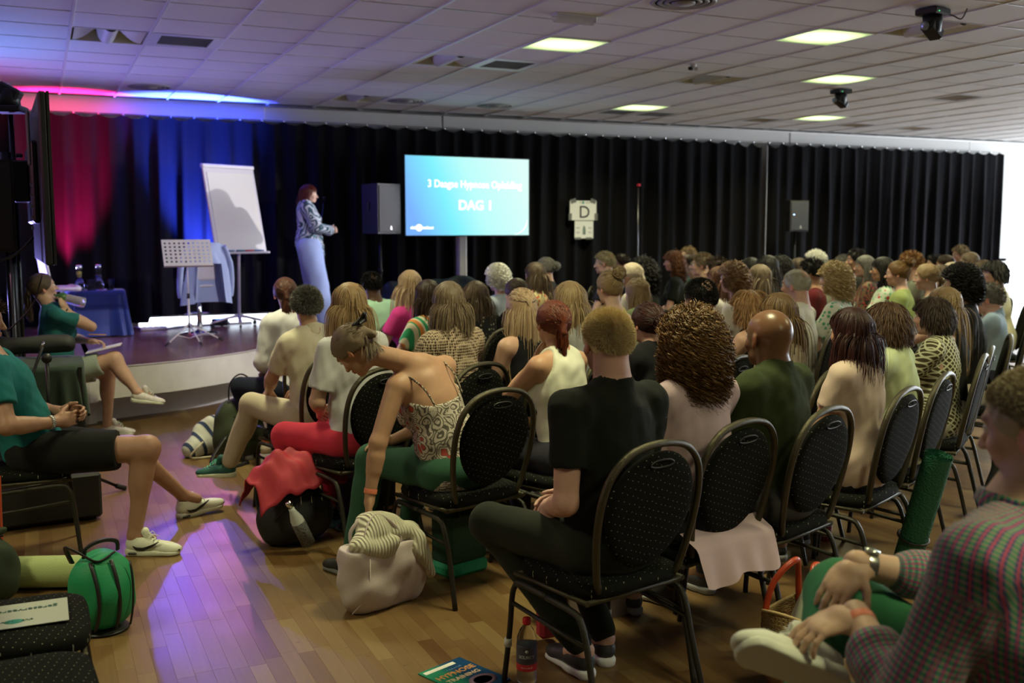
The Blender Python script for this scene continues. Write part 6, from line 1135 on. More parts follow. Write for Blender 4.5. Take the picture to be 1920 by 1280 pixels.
# ------------------------------------------------------------------ left: second television seen edge-on with camera, speaker, cloth-covered case
offm = M('screen_dark', (.01, .01, .012), .15)
t = televi((.065, 7.95, 1.98), PI/2+.035, 1.86, 1.07, 'large television seen edge-on on a stand at the left', 'large televisions', 1.0, offm)
for k in range(5): MB().box((-.62+.02*k, .105, -.02-.07*k), (.05, .012, .02)).build('port', M('port_grey', (.2, .2, .22), .4), t)
MB().box((-.70, .11, .26), (.10, .02, .34), bev=.02).build('label_plate', M('plate_glass', (.12, .15, .16), .6), t)
t = thing('television_stand', 'black pole stand of the edge-on television', 'stand', (-.17, 7.95, 0)); MB().tube([(0, 0, .04), (0, 0, 2.2)], .035, 14).build('pole', blackm, t); MB().box((.09, 0, 2.0), (.10, .3, .28), bev=.01).build('bracket', blackm, t); MB().box((.03, 0, .02), (.5, .6, .04), bev=.01).build('base', blackm, t); MB().tube([(.0, -.12, .04), (.0, -.10, 1.9)], .012, 8).build('side_pole', M('pole_steel', (.16, .16, .17), .3, .8), t)
loud(-.32, 7.95, .1, 1.52, .36, .34, .62, 'black loudspeaker left of the edge-on television', 0)
t = thing('camera_pole', 'black pole carrying the motorised camera over the left loudspeaker', 'stand', (-.13, 8.28, 0)); MB().tube([(0, 0, .03), (0, 0, 2.49)], .018, 10).build('pole', blackm, t); MB().lathe([(.2, 0), (.19, .02), (.03, .03)], n=20).build('base', black, t); MB().box((.04, -.02, 2.2), (.05, .03, .03), bev=.008).build('knob', black, t)
ptz((-.13, 8.28, 2.50), False, 'black motorised camera on a pole above the edge-on television', -.35, 1.15)
MB().tube(smooth_path([(-.02, 7.3, 1.62), (-.15, 7.3, 1.5), (-.4, 7.3, 1.42)], 6), .008, 6).build('cable', black, label='black cable behind the edge-on television', cat='cable'); MB().tube(smooth_path([(.02, 7.2, 1.38), (-.05, 7.25, 1.18), (-.2, 7.3, 1.02)], 6), .005, 6).build('cable', black, label='thin black cable hanging from the edge-on television', cat='cable')
gc = M('cloth_dark_green', (.010, .026, .016), .85, bump=.3, bscale=200, sheen=.1)
t = thing('flight_case', 'black flight case beneath the dark green cloth at the left', 'case', (-.28, 7.15, 0)); MB().box((0, 0, .42), (.98, .60, .78), bev=.012).build('case_body', M('case_black', (.012, .012, .012), .6), t); MB().box((.485, 0, .42), (.02, .62, .80)).build('edge_rail', M('rail_black', (.03, .03, .03), .4, .5), t)
for sx in (-1, 1):
    for sy in (-1, 1): MB().lathe([(.015, -.014), (.03, -.012), (.03, .012), (.015, .014)], (sx*.4, sy*.22, .031), n=12, rot=Rx(PI/2)).build('castor', rubber, t)
def dr(u, v):
    a = u*2*PI; n = 7; c, s = math.cos(a), math.sin(a); X = math.copysign(abs(c)**(2/n), c); Y = math.copysign(abs(s)**(2/n), s); k = v*6
    if k < 2: q = k/2; return (.505*X*q, .315*Y*q, .835+.012*math.sin(9*X*q)+.02*math.exp(-((X*q-.4)**2+(Y*q)**2)*6))
    w_ = (k-2)/4; return ((.515+.02*w_)*X+.012*w_*math.sin(a*13), (.325+.03*w_)*Y+.014*w_*math.sin(a*17), .83-(.30+.06*math.sin(a*2+1))*w_)
MB().grid(dr, 110, 13, closeu=True).build('draped_cloth', gc, label='dark green cloth draped over the flight case', cat='cloth', loc=(-.28, 7.15, 0))
t = thing('folded_cover', 'dark padded cover lying over the back corner of the flight case', 'cover', (.02, 7.3, .86)); blob('padding', lambda f: (f.rc((-.28, 0, .06), (.12, 0, .06), .06, .06, .03), f.rc((-.28, 0, .06), (-.5, .05, .0), .06, .03, .04), f.noise(.004, 22, 4), f.plane((0, 0, 0.012), (0, 0, -1.))), (-.6, -.12, -.04), (.25, .14, .16), .01, M('padding_dark', (.012, .013, .014), .7), t)
# boom stand in front of the case
t = thing('boom_stand', 'black folding boom stand in front of the flight case', 'stand', (.02, 6.72, 0)); MB().tube([(0, 0, .25), (0, 0, .90)], .012, 10).build('pole', blackm, t); MB().tube([(-.25, .0, .35), (-.02, .0, .97)], .009, 8).build('boom', blackm, t); MB().lathe([(.028, -.02), (.03, .02)], (0, 0, .90), n=14, rot=Rx(PI/2)).build('joint', black, t); MB().tube([(-.03, 0, .96), (-.01, 0, 1.0)], .006, 8).build('thread', chrome, t)
for k, (dx, dy) in enumerate(((.40, .18), (-.38, .1), (.0, -.4))): lg_ = MB().tube([(0, 0, .28), (dx, dy, .02)], .010, 8).build('leg', blackm, t); MB().tube([(dx*.92, dy*.92, .04), (dx*1.06, dy*1.06, .012)], .016, 8).build('rubber_foot', rubber, lg_)
t = thing('speaker_box', 'low black equipment box on the floor behind the man in shorts', 'box', (-.05, 6.35, 0), .1); MB().box((0, 0, .15), (.62, .3, .26), bev=.015).build('housing', M('case_black', (.012, .012, .012), .6), t)
for sx in (-1, 1): MB().box((sx*.25, 0, .01), (.06, .2, .02)).build('foot', rubber, t)
# ------------------------------------------------------------------ chairs and bags at the left edge
chair(-.12, 3.36, -PI/2, 'black dotted banquet chair with a laminated paper on its seat', 'black banquet chairs at the left side'); chair(-.12, 2.84, -PI/2+.05, 'black dotted banquet chair nearest the bottom left corner', 'black banquet chairs at the left side')
t = thing('reserved_sheet', 'glossy laminated paper lying on the chair seat at the lower left', 'paper', (-.115, 3.36, .494), .0); MB().box((0, 0, 0), (.30, .21, .0015)).build('sheet', M('laminate', (.55, .57, .52), .06, spec=1.0), t); pg = M('print_green', (.08, .16, .13), .5)
text('gereserveerd voor', (0, .04, .0012), .032, pg, t, rot=(0, 0, PI)); text('club instituut', (0.0, -.055, .0012), .02, pg, t, rot=(0, 0, PI)); MB().lathe([(0, 0), (.018, 0), (.018, .0008)], (.0, -.055, .001), n=16, sx=1.5).build('logo', M('logo_teal', (.02, .3, .25), .5), t)
# green duffel
gb = M('nylon_green', (.008, .26, .10), .6, bump=.3, bscale=250)
t = thing('duffel_bag', 'bright green duffel bag with black straps on the floor, lower left', 'bag', (.18, 4.47, 0), .12); t.scale = (.88, .88, .88)
blob('bag_body', lambda f: (f.rc((-.035, 0, .13), (.035, .0, .13), .115, .115, .05), f.rc((-.03, .0, .25), (.03, .02, .25), .11, .11, .05), f.el((0, 0, .2), (.13, .15, .19), None, .04), f.noise(.003, 20, 2), f.plane((0, 0, .004), (0, 0, -1.))), (-.22, -.22, -.02), (.22, .24, .46), .009, gb, t)
def srf(x, z, s_=-1):   # front surface of the bag
    return (x, s_*.158*math.sqrt(max(.05, 1-(x/.16)**2))*math.sqrt(max(.12, 1-((z-.19)/.215)**2)), z)
for x in (-.06, .03): MB().tube([srf(x+.02*math.sin(z*9), z) for z in np.linspace(.03, .36, 14)], .010, 6, flat=.35, upv=(0, 1, 0)).build('strap', black, t)
MB().tube([srf(.10+.02*math.sin(z*7), z) for z in np.linspace(.03, .34, 12)], .006, 6, flat=.5).build('zipper', black, t); MB().lathe([(.10, .0), (.118, .006), (.112, .014)], n=28, sx=1, sy=1.0).build('base_panel', black, t)
MB().tube(smooth_path([(-.08, -.04, .37), (-.07, -.05, .42), (0, -.03, .44), (.07, .0, .42), (.08, .02, .37)], 6), .011, 6, flat=.5).build('handle', black, t); MB().tube(smooth_path([(-.12, .05, .33), (-.15, .0, .42), (-.10, -.05, .40), (-.03, -.09, .36), (.05, -.06, .385)], 6), .014, 6, flat=.4).build('shoulder_strap', black, t)
# yoga mat, dark bag, orange umbrella
ym = M('mat_lime', (.36, .44, .18), .8, bump=.5, bscale=180)
def roll(r0, r1, n, L_, th=.006): return lambda u, v: (lambda a, r: (r*math.cos(a), L_*(v-.5), r*math.sin(a)))(u*2*PI*n, r0+(r1-r0)*u)
t = thing('yoga_mat', 'rolled pale green yoga mat on the floor behind the green duffel', 'mat', (-.12, 5.15, .083), 1.2); MB().grid(roll(.02, .08, 5, .6), 120, 2).build('roll', ym, t); MB().box((.16, 0, -.078), (.28, .6, .006), bev=0).build('loose_end', ym, t)
blob('handbag', lambda f: (f.el((0, 0, .14), (.17, .12, .17), None, .02), f.rc((-.1, 0, .3), (.1, .02, .32), .02, .02, .05), f.noise(.005, 24, 8), f.plane((0, 0, .003), (0, 0, -1.))), (-.22, -.18, -.02), (.22, .18, .38), .012, M('bag_dark_green', (.02, .035, .018), .8), None, (-.30, 5.02, 0), label='dark green slouched bag left of the yoga mat', cat='bag')
t = thing('umbrella', 'furled orange umbrella leaning at the left edge of the picture', 'umbrella', (-.22, 5.12, .02)); t.rotation_euler = (.1, -.06, 0)
MB().grid(lambda u, v: ((.045*(.3+.7*v)*(1+.25*math.sin(u*2*PI*8)))*math.cos(u*2*PI), (.045*(.3+.7*v)*(1+.25*math.sin(u*2*PI*8)))*math.sin(u*2*PI), .04+.50*v), 64, 10, closeu=True).build('canopy', M('umbrella_orange', (.55, .08, .03), .6), t); MB().tube([(0, 0, 0), (0, 0, .56)], .005, 6).build('shaft', chrome, t); MB().tube([(0, 0, .54), (0, 0, .62)], .012, 8).build('handle', M('handle_green', (.1, .3, .05), .5), t)
# ------------------------------------------------------------------ bags between the rows
# black backpack with red jacket and bottle
t = thing('backpack', 'large black backpack leaning under the chair, with a bottle pocket', 'backpack', (1.19, 5.36, 0), .25); nyl = M('nylon_black', (.012, .013, .015), .7, bump=.4, bscale=250)
def bp(f): f.rc((0, 0, .16), (.0, .02, .36), .15, .12, .05); f.rc((-.09, 0, .12), (.1, 0, .12), .12, .12, .08); f.el((-.03, -.10, .2), (.13, .09, .15), None, .05); f.noise(.004, 20, 2); f.plane((0, 0, .003), (0, 0, -1.))
blob('bag_body', bp, (-.28, -.26, -.02), (.28, .2, .54), .011, nyl, t)
for z0 in (.30, .36): MB().tube(smooth_path([(-.17, -.10, z0-.14), (-.10, -.175, z0-.03), (.02, -.18, z0), (.13, -.13, z0-.03)], 6), .004, 5).build('zipper', black, t)
for k in range(3): MB().tube([(-.06+.06*k, -.185, .30-.01*k), (-.062+.06*k, -.195, .25)], .0025, 5).build('zip_pull', chrome, t)
for sx in (-1, 1): MB().tube(smooth_path([(sx*.09, .12, .42), (sx*.11, .20, .34), (sx*.12, .19, .18), (sx*.12, .10, .06)], 5), .02, 6, flat=.3).build('strap', nyl, t)
t = thing('water_bottle', 'white bottle with steel cap in a mesh pocket of the black backpack', 'bottle', (1.20, 5.115, .055)); t.rotation_euler = (.10, -.42, 0); MB().lathe([(.033, 0), (.034, .01), (.034, .15), (.016, .205), (.015, .23)], n=20).build('bottle_body', M('bottle_grey_white', (.55, .58, .56), .35), t); MB().lathe([(.017, .226), (.0175, .255), (.012, .26)], n=16).build('cap', chrome, t); MB().lathe([(.036, -.003), (.0365, .13), (.035, .132)], n=24).build('mesh_pocket', M('mesh_net', (.12, .12, .12), .6, var=.9, vscale=120), t)
def rj(u, v):
    x = -.27+.50*u; k = (v-.5)*2; z = .50-.17*abs(k)**1.8-.20*max(0, .30-u)*2; return (x+.01*math.sin(v*9), -.02+k*.17*(.8+.4*math.sin(u*3)), z+.010*math.sin(u*31+v*7)+.012*math.sin(u*13-v*19))
b = MB().grid(rj, 44, 26); ob = b.build('jacket', M('jacket_red', (.38, .018, .035), .7, bump=.3, bscale=180), label='red jacket thrown over the top of the black backpack', cat='jacket', loc=(1.19, 5.36, .0)); ob.rotation_euler = (0, 0, .25); md = ob.modifiers.new('solid', 'SOLIDIFY'); md.thickness = .006
# pale tote with knitted scarf
cb_ = M('canvas_lilac_grey', (.52, .44, .43), .8, bump=.25, bscale=220)
t = thing('shopping_bag', 'pale grey canvas bag standing on the floor by the bending woman', 'bag', (1.33, 4.26, 0), .33)
def tote(f): f.rc((-.11, 0, .06), (.11, 0, .06), .085, .085, .05); f.rc((-.12, 0, .13), (.12, 0, .13), .10, .10, .05); f.rc((-.125, 0, .26), (.125, 0, .26), .088, .088, .10); f.noise(.0030, 24, 12, (1, 1, 1.3)); f.plane((0, 0, .285), (0, 0, 1.)); f.plane((0, 0, .003), (0, 0, -1.))
blob('bag_body', tote, (-.26, -.16, -.02), (.26, .16, .32), .008, cb_, t)
MB().tube([(-.205, -.055, .02), (-.14, -.098, .10), (-.135, -.095, .26)], .003, 5).build('seam', cb_, t)
for sy in (-1, 1): MB().tube(smooth_path([(-.12, sy*.06, .26), (-.13, sy*.05, .35), (-.05, sy*.02, .42), (.04, sy*.05, .35), (.06, sy*.06, .26)], 6), .010, 6, flat=.4).build('handle', cb_, t)
m, nt, bs = nodes('knit_cream'); N = nt.nodes; L = nt.links; bs.inputs['Base Color'].default_value = (.58, .55, .42, 1); bs.inputs['Roughness'].default_value = .95; tc = N.new('ShaderNodeTexCoord'); w_ = N.new('ShaderNodeTexWave'); w_.inputs['Scale'].default_value = 22; w_.inputs['Distortion'].default_value = 2.5; w_.inputs['Detail Scale'].default_value = .6; L.new(tc.outputs['Object'], w_.inputs[0]); bpn = N.new('ShaderNodeBump'); bpn.inputs['Distance'].default_value = .006; L.new(w_.outputs['Fac'], bpn.inputs['Height']); L.new(bpn.outputs[0], bs.inputs['Normal']); knit = m
def scarf(f):
    f.rc((-.14, -.02, .30), (-.05, -.02, .36), .05, .06, .02); f.rc((-.05, .02, .36), (.05, .0, .35), .06, .055, .02); f.rc((-.12, -.06, .29), (-.02, -.07, .29), .045, .04, .01); f.rc((.05, -.02, .32), (.15, -.02, .30), .05, .05, .02); f.rc((.15, -.06, .28), (.19, -.10, .12), .04, .022, .03); f.rc((.12, -.08, .25), (.17, -.11, .14), .03, .02, .03); f.noise(.006, 30, 5)
blob('scarf', scarf, (-.26, -.2, .05), (.28, .14, .46), .008, knit, None, (1.33, 4.26, 0), label='cream rib-knit scarf spilling out of the pale canvas bag', cat='scarf').rotation_euler = (0, 0, .33)
# dark green bag behind, green foot pouch
t = thing('carrier_bag', 'dark green carrier bag with bright green base under the paisley woman\'s chair', 'bag', (1.80, 4.52, 0), .3); MB().box((0, 0, .19), (.24, .16, .26), bev=.02).build('bag_body', M('bag_bottle_green', (.01, .05, .025), .7), t); MB().box((0, 0, .035), (.25, .17, .07), bev=.02).build('base', M('bag_bright_green', (.02, .35, .17), .6), t)
for sy in (-1, 1): MB().tube(smooth_path([(-.06, sy*.08, .30), (-.05, sy*.07, .36), (.05, sy*.07, .36), (.06, sy*.08, .30)], 5), .006, 6).build('handle', black, t)
# green backpack, white tote and bottles by the front row
t = thing('backpack', 'olive green backpack with a round handle beside the beige trousers', 'backpack', (1.28, 7.55, 0), .2); ol = M('nylon_olive', (.028, .04, .016), .75, bump=.4, bscale=250)
blob('bag_body', lambda f: (f.rc((-.07, 0, .10), (.07, 0, .10), .11, .11, .06), f.rc((-.06, 0, .34), (.06, 0, .36), .105, .10, .10), f.rc((-.06, 0, .2), (.06, 0, .2), .115, .115, .10), f.noise(.004, 20, 6), f.plane((0, 0, .003), (0, 0, -1.))), (-.24, -.2, -.02), (.24, .2, .52), .011, ol, t); blob('front_pocket', lambda f: (f.rc((-.06, 0, .10), (.06, 0, .10), .07, .07, .04), f.rc((-.05, 0, .19), (.05, 0, .19), .055, .055, .04), f.noise(.003, 25, 2)), (-.16, -.12, -.0), (.16, .12, .28), .011, ol, t, (0, -.075, .01)); MB().tube([(-.08, -.112, .33), (.0, -.118, .335), (.08, -.112, .33)], .004, 5).build('zipper', black, t); MB().tube(smooth_path([(-.09, -.05, .45), (-.08, -.06, .57), (0, -.06, .63), (.08, -.06, .57), (.09, -.05, .45)], 6), .006, 6).build('handle', black, t); MB().tube(smooth_path([(-.14, -.11, .20), (-.28, -.18, .04), (-.18, -.28, .012), (-.02, -.22, .015)], 6), .016, 6, flat=.3).build('strap', black, t); MB().lathe([(0, 0), (.035, 0), (.035, .004)], (.02, -.153, .2), n=18, rot=Rx(PI/2)).build('badge', M('badge_olive', (.05, .07, .03), .6), t)
t = thing('tote_bag', 'white printed tote bag slumped on the floor left of the olive backpack', 'bag', (1.10, 7.80, 0), .3)
blob('bag_body', lambda f: (f.rc((-.14, -.03, .07), (.12, .0, .14), .08, .12, .06), f.el((.04, 0, .18), (.14, .10, .12), None, .05), f.noise(.007, 20, 9), f.plane((0, 0, .003), (0, 0, -1.))), (-.3, -.2, -.02), (.3, .2, .36), .011, pattern('stripe', (.60, .60, .56), (.55, .55, .52), (.03, .05, .12)), t); MB().tube(smooth_path([(-.1, -.11, .12), (-.16, -.16, .10), (-.2, -.12, .02), (-.05, -.15, .012)], 6), .008, 6).build('handle', M('handle_cream', (.55, .5, .38), .8), t)
MB().lathe([(.025, 0), (.036, .10), (.038, .10)], n=16).build('cup', M('cup_red', (.5, .02, .03), .5), label='red cup poking out of the white tote', cat='cup', loc=(1.20, 7.72, .20)).rotation_euler = (.4, .5, 0)
MB().lathe([(.034, .0), (.035, .01), (.035, .2), (.034, .21), (.03, .215)], n=6).build('x', None) if False else None
t = thing('water_bottle', 'clear white water bottle with coral lid standing under the cream polo woman\'s chair', 'bottle', (1.35, 6.93, 0)); MB().lathe([(.036, 0), (.037, .01), (.037, .15), (.036, .155)], n=20).build('lower_body', M('frosted_white', (.62, .62, .62), .35), t); MB().lathe([(.0365, .155), (.037, .19), (.028, .215), (.02, .225)], n=20).build('upper_body', M('frosted_beige', (.5, .42, .34), .35), t); MB().lathe([(.02, .222), (.024, .235), (.030, .25), (.026, .255)], n=20).build('lid', M('lid_coral', (.75, .12, .05), .4), t)
t = thing('backpack', 'small black backpack under the chair of the woman in red trousers', 'backpack', (1.62, 5.62, 0), .1); MB().box((0, 0, .17), (.26, .2, .32), bev=.06).build('bag_body', nyl, t); MB().box((0, -.11, .1), (.2, .05, .14), bev=.02).build('front_pocket', nyl, t); MB().tube(smooth_path([(-.1, -.1, .05), (-.2, -.16, .012), (-.1, -.22, .01)], 5), .012, 6, flat=.3).build('strap', black, t)
# basket
t = thing('basket', 'woven straw basket with red leather handles on the floor, lower right', 'basket', (2.45, 2.80, 0), .35)
m, nt, bs = nodes('woven_straw'); N = nt.nodes; L = nt.links; tc = N.new('ShaderNodeTexCoord'); sp = N.new('ShaderNodeSeparateXYZ'); L.new(tc.outputs['Object'], sp.inputs[0]); cr = N.new('ShaderNodeValToRGB'); e = cr.color_ramp.elements; e[0].position = .12; e[0].color = (.20, .02, .01, 1); e[1].position = .95; e[1].color = (.46, .32, .13, 1); q = cr.color_ramp.elements.new(.38); q.color = (.40, .26, .10, 1); q = cr.color_ramp.elements.new(.62); q.color = (.36, .22, .09, 1); q = cr.color_ramp.elements.new(.72); q.color = (.30, .09, .05, 1); q = cr.color_ramp.elements.new(.84); q.color = (.42, .28, .12, 1)
mr = N.new('ShaderNodeMapRange'); mr.inputs[1].default_value = 0; mr.inputs[2].default_value = .30; L.new(sp.outputs[2], mr.inputs[0]); L.new(mr.outputs[0], cr.inputs[0]); L.new(cr.outputs[0], bs.inputs['Base Color']); bs.inputs['Roughness'].default_value = .8
vw = N.new('ShaderNodeTexVoronoi'); vw.inputs['Scale'].default_value = 85; vw.inputs['Randomness'].default_value = .4; mpw = N.new('ShaderNodeMapping'); mpw.inputs['Scale'].default_value = (1, 1, 1.8); L.new(tc.outputs['Object'], mpw.inputs[0]); L.new(mpw.outputs[0], vw.inputs['Vector']); bw = N.new('ShaderNodeBump'); bw.inputs['Distance'].default_value = .012; L.new(vw.outputs['Distance'], bw.inputs['Height']); L.new(bw.outputs[0], bs.inputs['Normal'])
def bk(u, v):
    a = u*2*PI; r = .115+.05*math.sin(min(1, v*1.4)*PI*.62); r *= 1-.10*max(0, v-.6); x = r*1.15*math.cos(a); y = r*.85*math.sin(a); wv = .0022*math.sin(a*56+(int(v*46) % 2)*PI); return (x*(1+wv/r), y*(1+wv/r), .003+.27*v+(.055*math.cos(a)**2 if v > .9 else .055*math.cos(a)**2*max(0, (v-.4))*2))
b = MB().grid(bk, 168, 47, closeu=True); ob = b.build('weave', m, t); md = ob.modifiers.new('solid', 'SOLIDIFY'); md.thickness = .006; MB().lathe([(0, .004), (.12, .004), (.12, .01)], n=24, sx=1.1, sy=.82).build('base', m, t)
MB().tube([bk(u, 1.0) for u in np.linspace(0, 1, 60, False)], .006, 6, closed=True).build('rim', M('straw_rim', (.50, .36, .17), .8), t); rl = M('leather_red', (.42, .045, .012), .35, bump=.3, bscale=100)
for sy in (-1, 1): MB().tube(smooth_path([(-.12, sy*.09, .28), (-.085, sy*.075, .40), (0, sy*.04, .47), (.085, sy*.075, .40), (.12, sy*.09, .28)], 8), .0115, 10).build('handle', rl, t)
MB().box((0, 0, 0), (.16, .012, .2), rot=Ry(.5)).build('notebook', M('notebook_cream', (.6, .66, .5), .5), label='pale notebook standing in the straw basket', cat='notebook', loc=(2.47, 2.79, .27))
def cup(x, y, lb): 
    t = thing('paper_cup', lb, 'cup', (x, y, 0), 0, 'red checked paper cups'); m = pattern('polka', (.42, .02, .03), (.5, .5, .45)); b = MB().lathe([(.026, 0), (.037, .10), (.036, .10), (.025, .004), (0, .003)], n=24).build('cup_body', M('cup_red', (.42, .02, .03), .5), t); MB().tube(arc((0, 0), .037, 0, 2*PI, 24, (0, 1), .10)[:-1], .0025, 5, closed=True).build('rim', paperm, t)
    bb = MB()
    for k in range(10): a = k*2*PI/10; bb.tube([(.0263*math.cos(a), .0263*math.sin(a), .004), (.0372*math.cos(a), .0372*math.sin(a), .098)], .0008, 4)
    for z in (.03, .06, .085): bb.tube(arc((0, 0), .0265+.11*z, 0, 2*PI, 24, (0, 1), z)[:-1], .0008, 4, closed=True)
    bb.build('check_print', paperm, t)
cup(3.77, 4.16, 'red checked paper cup on the floor behind the straw basket'); cup(7.0, 6.2, 'red cup on the floor right of the end chair of the nearest row')
# dark green rolled mat leaning
m, nt, bs = nodes('mat_green_ribbed'); N = nt.nodes; L = nt.links; bs.inputs['Base Color'].default_value = (.012, .115, .06, 1); bs.inputs['Roughness'].default_value = .7; tc = N.new('ShaderNodeTexCoord'); bpn = N.new('ShaderNodeBump'); bpn.inputs['Strength'].default_value = 1; bpn.inputs['Distance'].default_value = .004; mpn = N.new('ShaderNodeTexVoronoi'); mpn.inputs['Scale'].default_value = 110; L.new(tc.outputs['Object'], mpn.inputs['Vector']); L.new(mpn.outputs['Distance'], bpn.inputs['Height']); L.new(bpn.outputs[0], bs.inputs['Normal'])
t = thing('yoga_mat', 'dark green ribbed yoga mat roll leaning between the chairs on the right', 'mat', (3.56, 3.33, .36)); t.rotation_euler = Vector((-.02, -.22, .68)).to_track_quat('Z', 'Y').to_euler()
MB().grid(lambda u, v: (lambda a, r: (r*math.cos(a), r*math.sin(a), .66*(v-.5)))(u*2*PI*5, .015+.05*u), 110, 2).build('roll', m, t); MB().tube(arc((0, 0), .067, 0, 2*PI, 24, (0, 1), -.1)[:-1], .006, 6, closed=True).build('strap', black, t)
blob('handbag', lambda f: (f.rc((-.12, 0, .12), (.12, 0, .12), .10, .10, .06), f.rc((-.08, 0, .2), (.08, 0, .22), .05, .04, .05), f.noise(.008, 20, 8), f.plane((0, 0, .003), (0, 0, -1.))), (-.28, -.18, -.02), (.28, .18, .36), .012, M('bag_olive_black', (.03, .04, .018), .6), None, (4.02, 3.35, 0), label='dark olive bag on the floor below the leaning green mat', cat='bag')
blob('backpack', lambda f: (f.rc((0, 0, .14), (.02, .02, .34), .14, .10, .06), f.noise(.005, 20, 3), f.plane((0, 0, .003), (0, 0, -1.))), (-.22, -.2, -.02), (.22, .22, .5), .012, nyl, None, (4.9, 3.95, 0), label='black backpack on the floor near the plaid man\'s chin', cat='backpack')
# beige tote, red striped thing, bottle, magazine under the nearest chair
t = thing('tote_bag', 'beige leather tote standing under the pale pink blouse woman', 'bag', (2.13, 3.72, 0), .18); MB().add([(-.15, -.05, 0), (.15, -.05, 0), (.15, .06, 0), (-.15, .06, 0), (-.125, -.03, .30), (.125, -.03, .30), (.125, .04, .30), (-.125, .04, .30)], [(3, 2, 1, 0), (4, 5, 6, 7), (0, 1, 5, 4), (1, 2, 6, 5), (2, 3, 7, 6), (3, 0, 4, 7)]).build('bag_body', M('leather_beige', (.36, .29, .23), .55, bump=.2, bscale=150), t)
for sy in (-.03, .04): MB().tube(smooth_path([(-.06, sy, .29), (-.05, sy, .37), (.05, sy, .37), (.06, sy, .29)], 5), .006, 6).build('handle', M('leather_beige', (.36, .29, .23), .55, bump=.2, bscale=150), t)
MB().tube([(-.14, -.052, .0), (-.12, -.034, .29)], .003, 5).build('seam', M('leather_beige', (.36, .29, .23), .55, bump=.2, bscale=150), t)
t = thing('plastic_bag', 'black and white printed carrier bag under the nearest row', 'bag', (1.93, 3.78, 0), .1); MB().box((0, 0, .13), (.12, .10, .26), bev=.02).build('bag_body', M('bag_black_white', (.05, .05, .06), .5, var=.9, vscale=18), t); MB().box((.08, .02, .16), (.04, .02, .30)).build('blue_folder', M('folder_blue', (.03, .10, .35), .5), t)
t = thing('folded_umbrella', 'orange-red strap bag hanging by the near man\'s legs', 'bag', (1.72, 3.52, .0)); MB().tube(smooth_path([(0, 0, .44), (.03, .02, .36), (.07, .04, .27)], 5), .018, 6, flat=.5).build('strap', M('strap_orange', (.75, .10, .03), .6), t); MB().box((.08, .05, .15), (.08, .06, .26), bev=.015).build('pouch', M('pouch_red', (.4, .02, .04), .6), t)
t = thing('water_bottle', 'clear plastic water bottle with red cap and dark and red label', 'bottle', (1.545, 3.225, 0)); cl = M('pet_plastic', (.92, .95, .96), .04, trans=1, ior=1.12)
MB().lathe([(.030, 0), (.036, .008), (.037, .03), (.036, .06), (.037, .17), (.035, .195), (.024, .222), (.0135, .235), (.0135, .252)], n=28).build('bottle_body', cl, t); MB().lathe([(.0145, .240), (.0152, .243), (.0152, .262), (.013, .264)], n=24).build('cap', M('cap_red', (.55, .01, .02), .4), t); MB().lathe([(.0375, .092), (.0378, .095), (.0378, .165), (.0375, .168)], n=28).build('label', M('label_slate', (.06, .055, .08), .5), t); MB().lathe([(.0376, .075), (.0379, .078), (.0379, .100), (.0376, .102)], n=28).build('red_band', M('label_red', (.5, .02, .03), .5), t)
az = math.atan2(-3.225, -1.545); nb_ = Vector((math.cos(az), math.sin(az), 0))
for k, ch_ in enumerate('SOURCY'): a = az+(k-2.6)*.27; text(ch_, (.0382*math.cos(a), .0382*math.sin(a), .128), .016, M('print_silver', (.6, .6, .62), .4), t, rot=(PI/2, 0, a+PI/2), depth=.0004)
for k, ch_ in enumerate('bruisend'): a = az+(k-3.5)*.14; text(ch_, (.0383*math.cos(a), .0383*math.sin(a), .089), .009, M('print_pale', (.8, .6, .6), .4), t, rot=(PI/2, 0, a+PI/2), depth=.0004)
b = MB(); b.lathe([(0, 0), (.006, 0), (.006, .001)], (.0380*math.cos(az), .0380*math.sin(az), .150), n=8, rot=Matrix.Rotation(az, 3, 'Z') @ Matrix.Rotation(PI/2, 3, 'Y')); b.build('emblem', M('print_silver', (.6, .6, .62), .4), t)
MB().lathe([(.031, .012), (.034, .03), (.033, .06), (.0335, .15), (0, .151)], n=20).build('water', water, t)
MR = .62
t = thing('magazine', 'green and dark blue magazine with orange title on the floor at the bottom edge', 'magazine', (1.37, 3.40, .003), .36); m, nt, bs = nodes('magazine_cover'); N = nt.nodes; L = nt.links; tc = N.new('ShaderNodeTexCoord'); sp = N.new('ShaderNodeSeparateXYZ'); L.new(tc.outputs['Object'], sp.inputs[0]); cr = N.new('ShaderNodeValToRGB'); e = cr.color_ramp.elements; e[0].position = .35; e[0].color = (.02, .26, .15, 1); e[1].position = .55; e[1].color = (.01, .06, .17, 1); mr = N.new('ShaderNodeMapRange'); mr.inputs[1].default_value = -.15; mr.inputs[2].default_value = .15; L.new(sp.outputs[0], mr.inputs[0]); L.new(mr.outputs[0], cr.inputs[0]); L.new(cr.outputs[0], bs.inputs['Base Color']); bs.inputs['Roughness'].default_value = .3
MB().box((0, 0, 0), (.21, .28, .005)).build('cover', m, t); orp = M('print_orange', (.72, .33, .10), .5)
text('HYPNOSE', (.0, .045, .0028), .042, orp, t, rot=(0, 0, 0), bold=.001, depth=.0004); text('TRAINING', (.0, .0, .0028), .034, M('print_peach', (.75, .55, .38), .5), t, rot=(0, 0, 0), bold=.001, depth=.0004); text('7 DAAGSE', (.02, .078, .0028), .016, M('print_blue', (.15, .3, .6), .5), t, rot=(0, 0, 0), depth=.0004)
MB().box((-.02, .115, .0030), (.15, .022, .0006), rot=.0).build('white_strip', paperm, t); MB().lathe([(.03, 0), (.045, .0006), (.045, 0)], (.03, -.07, .0028), n=20, sx=1.3).build('portrait', M('print_mauve', (.2, .12, .2), .5), t)
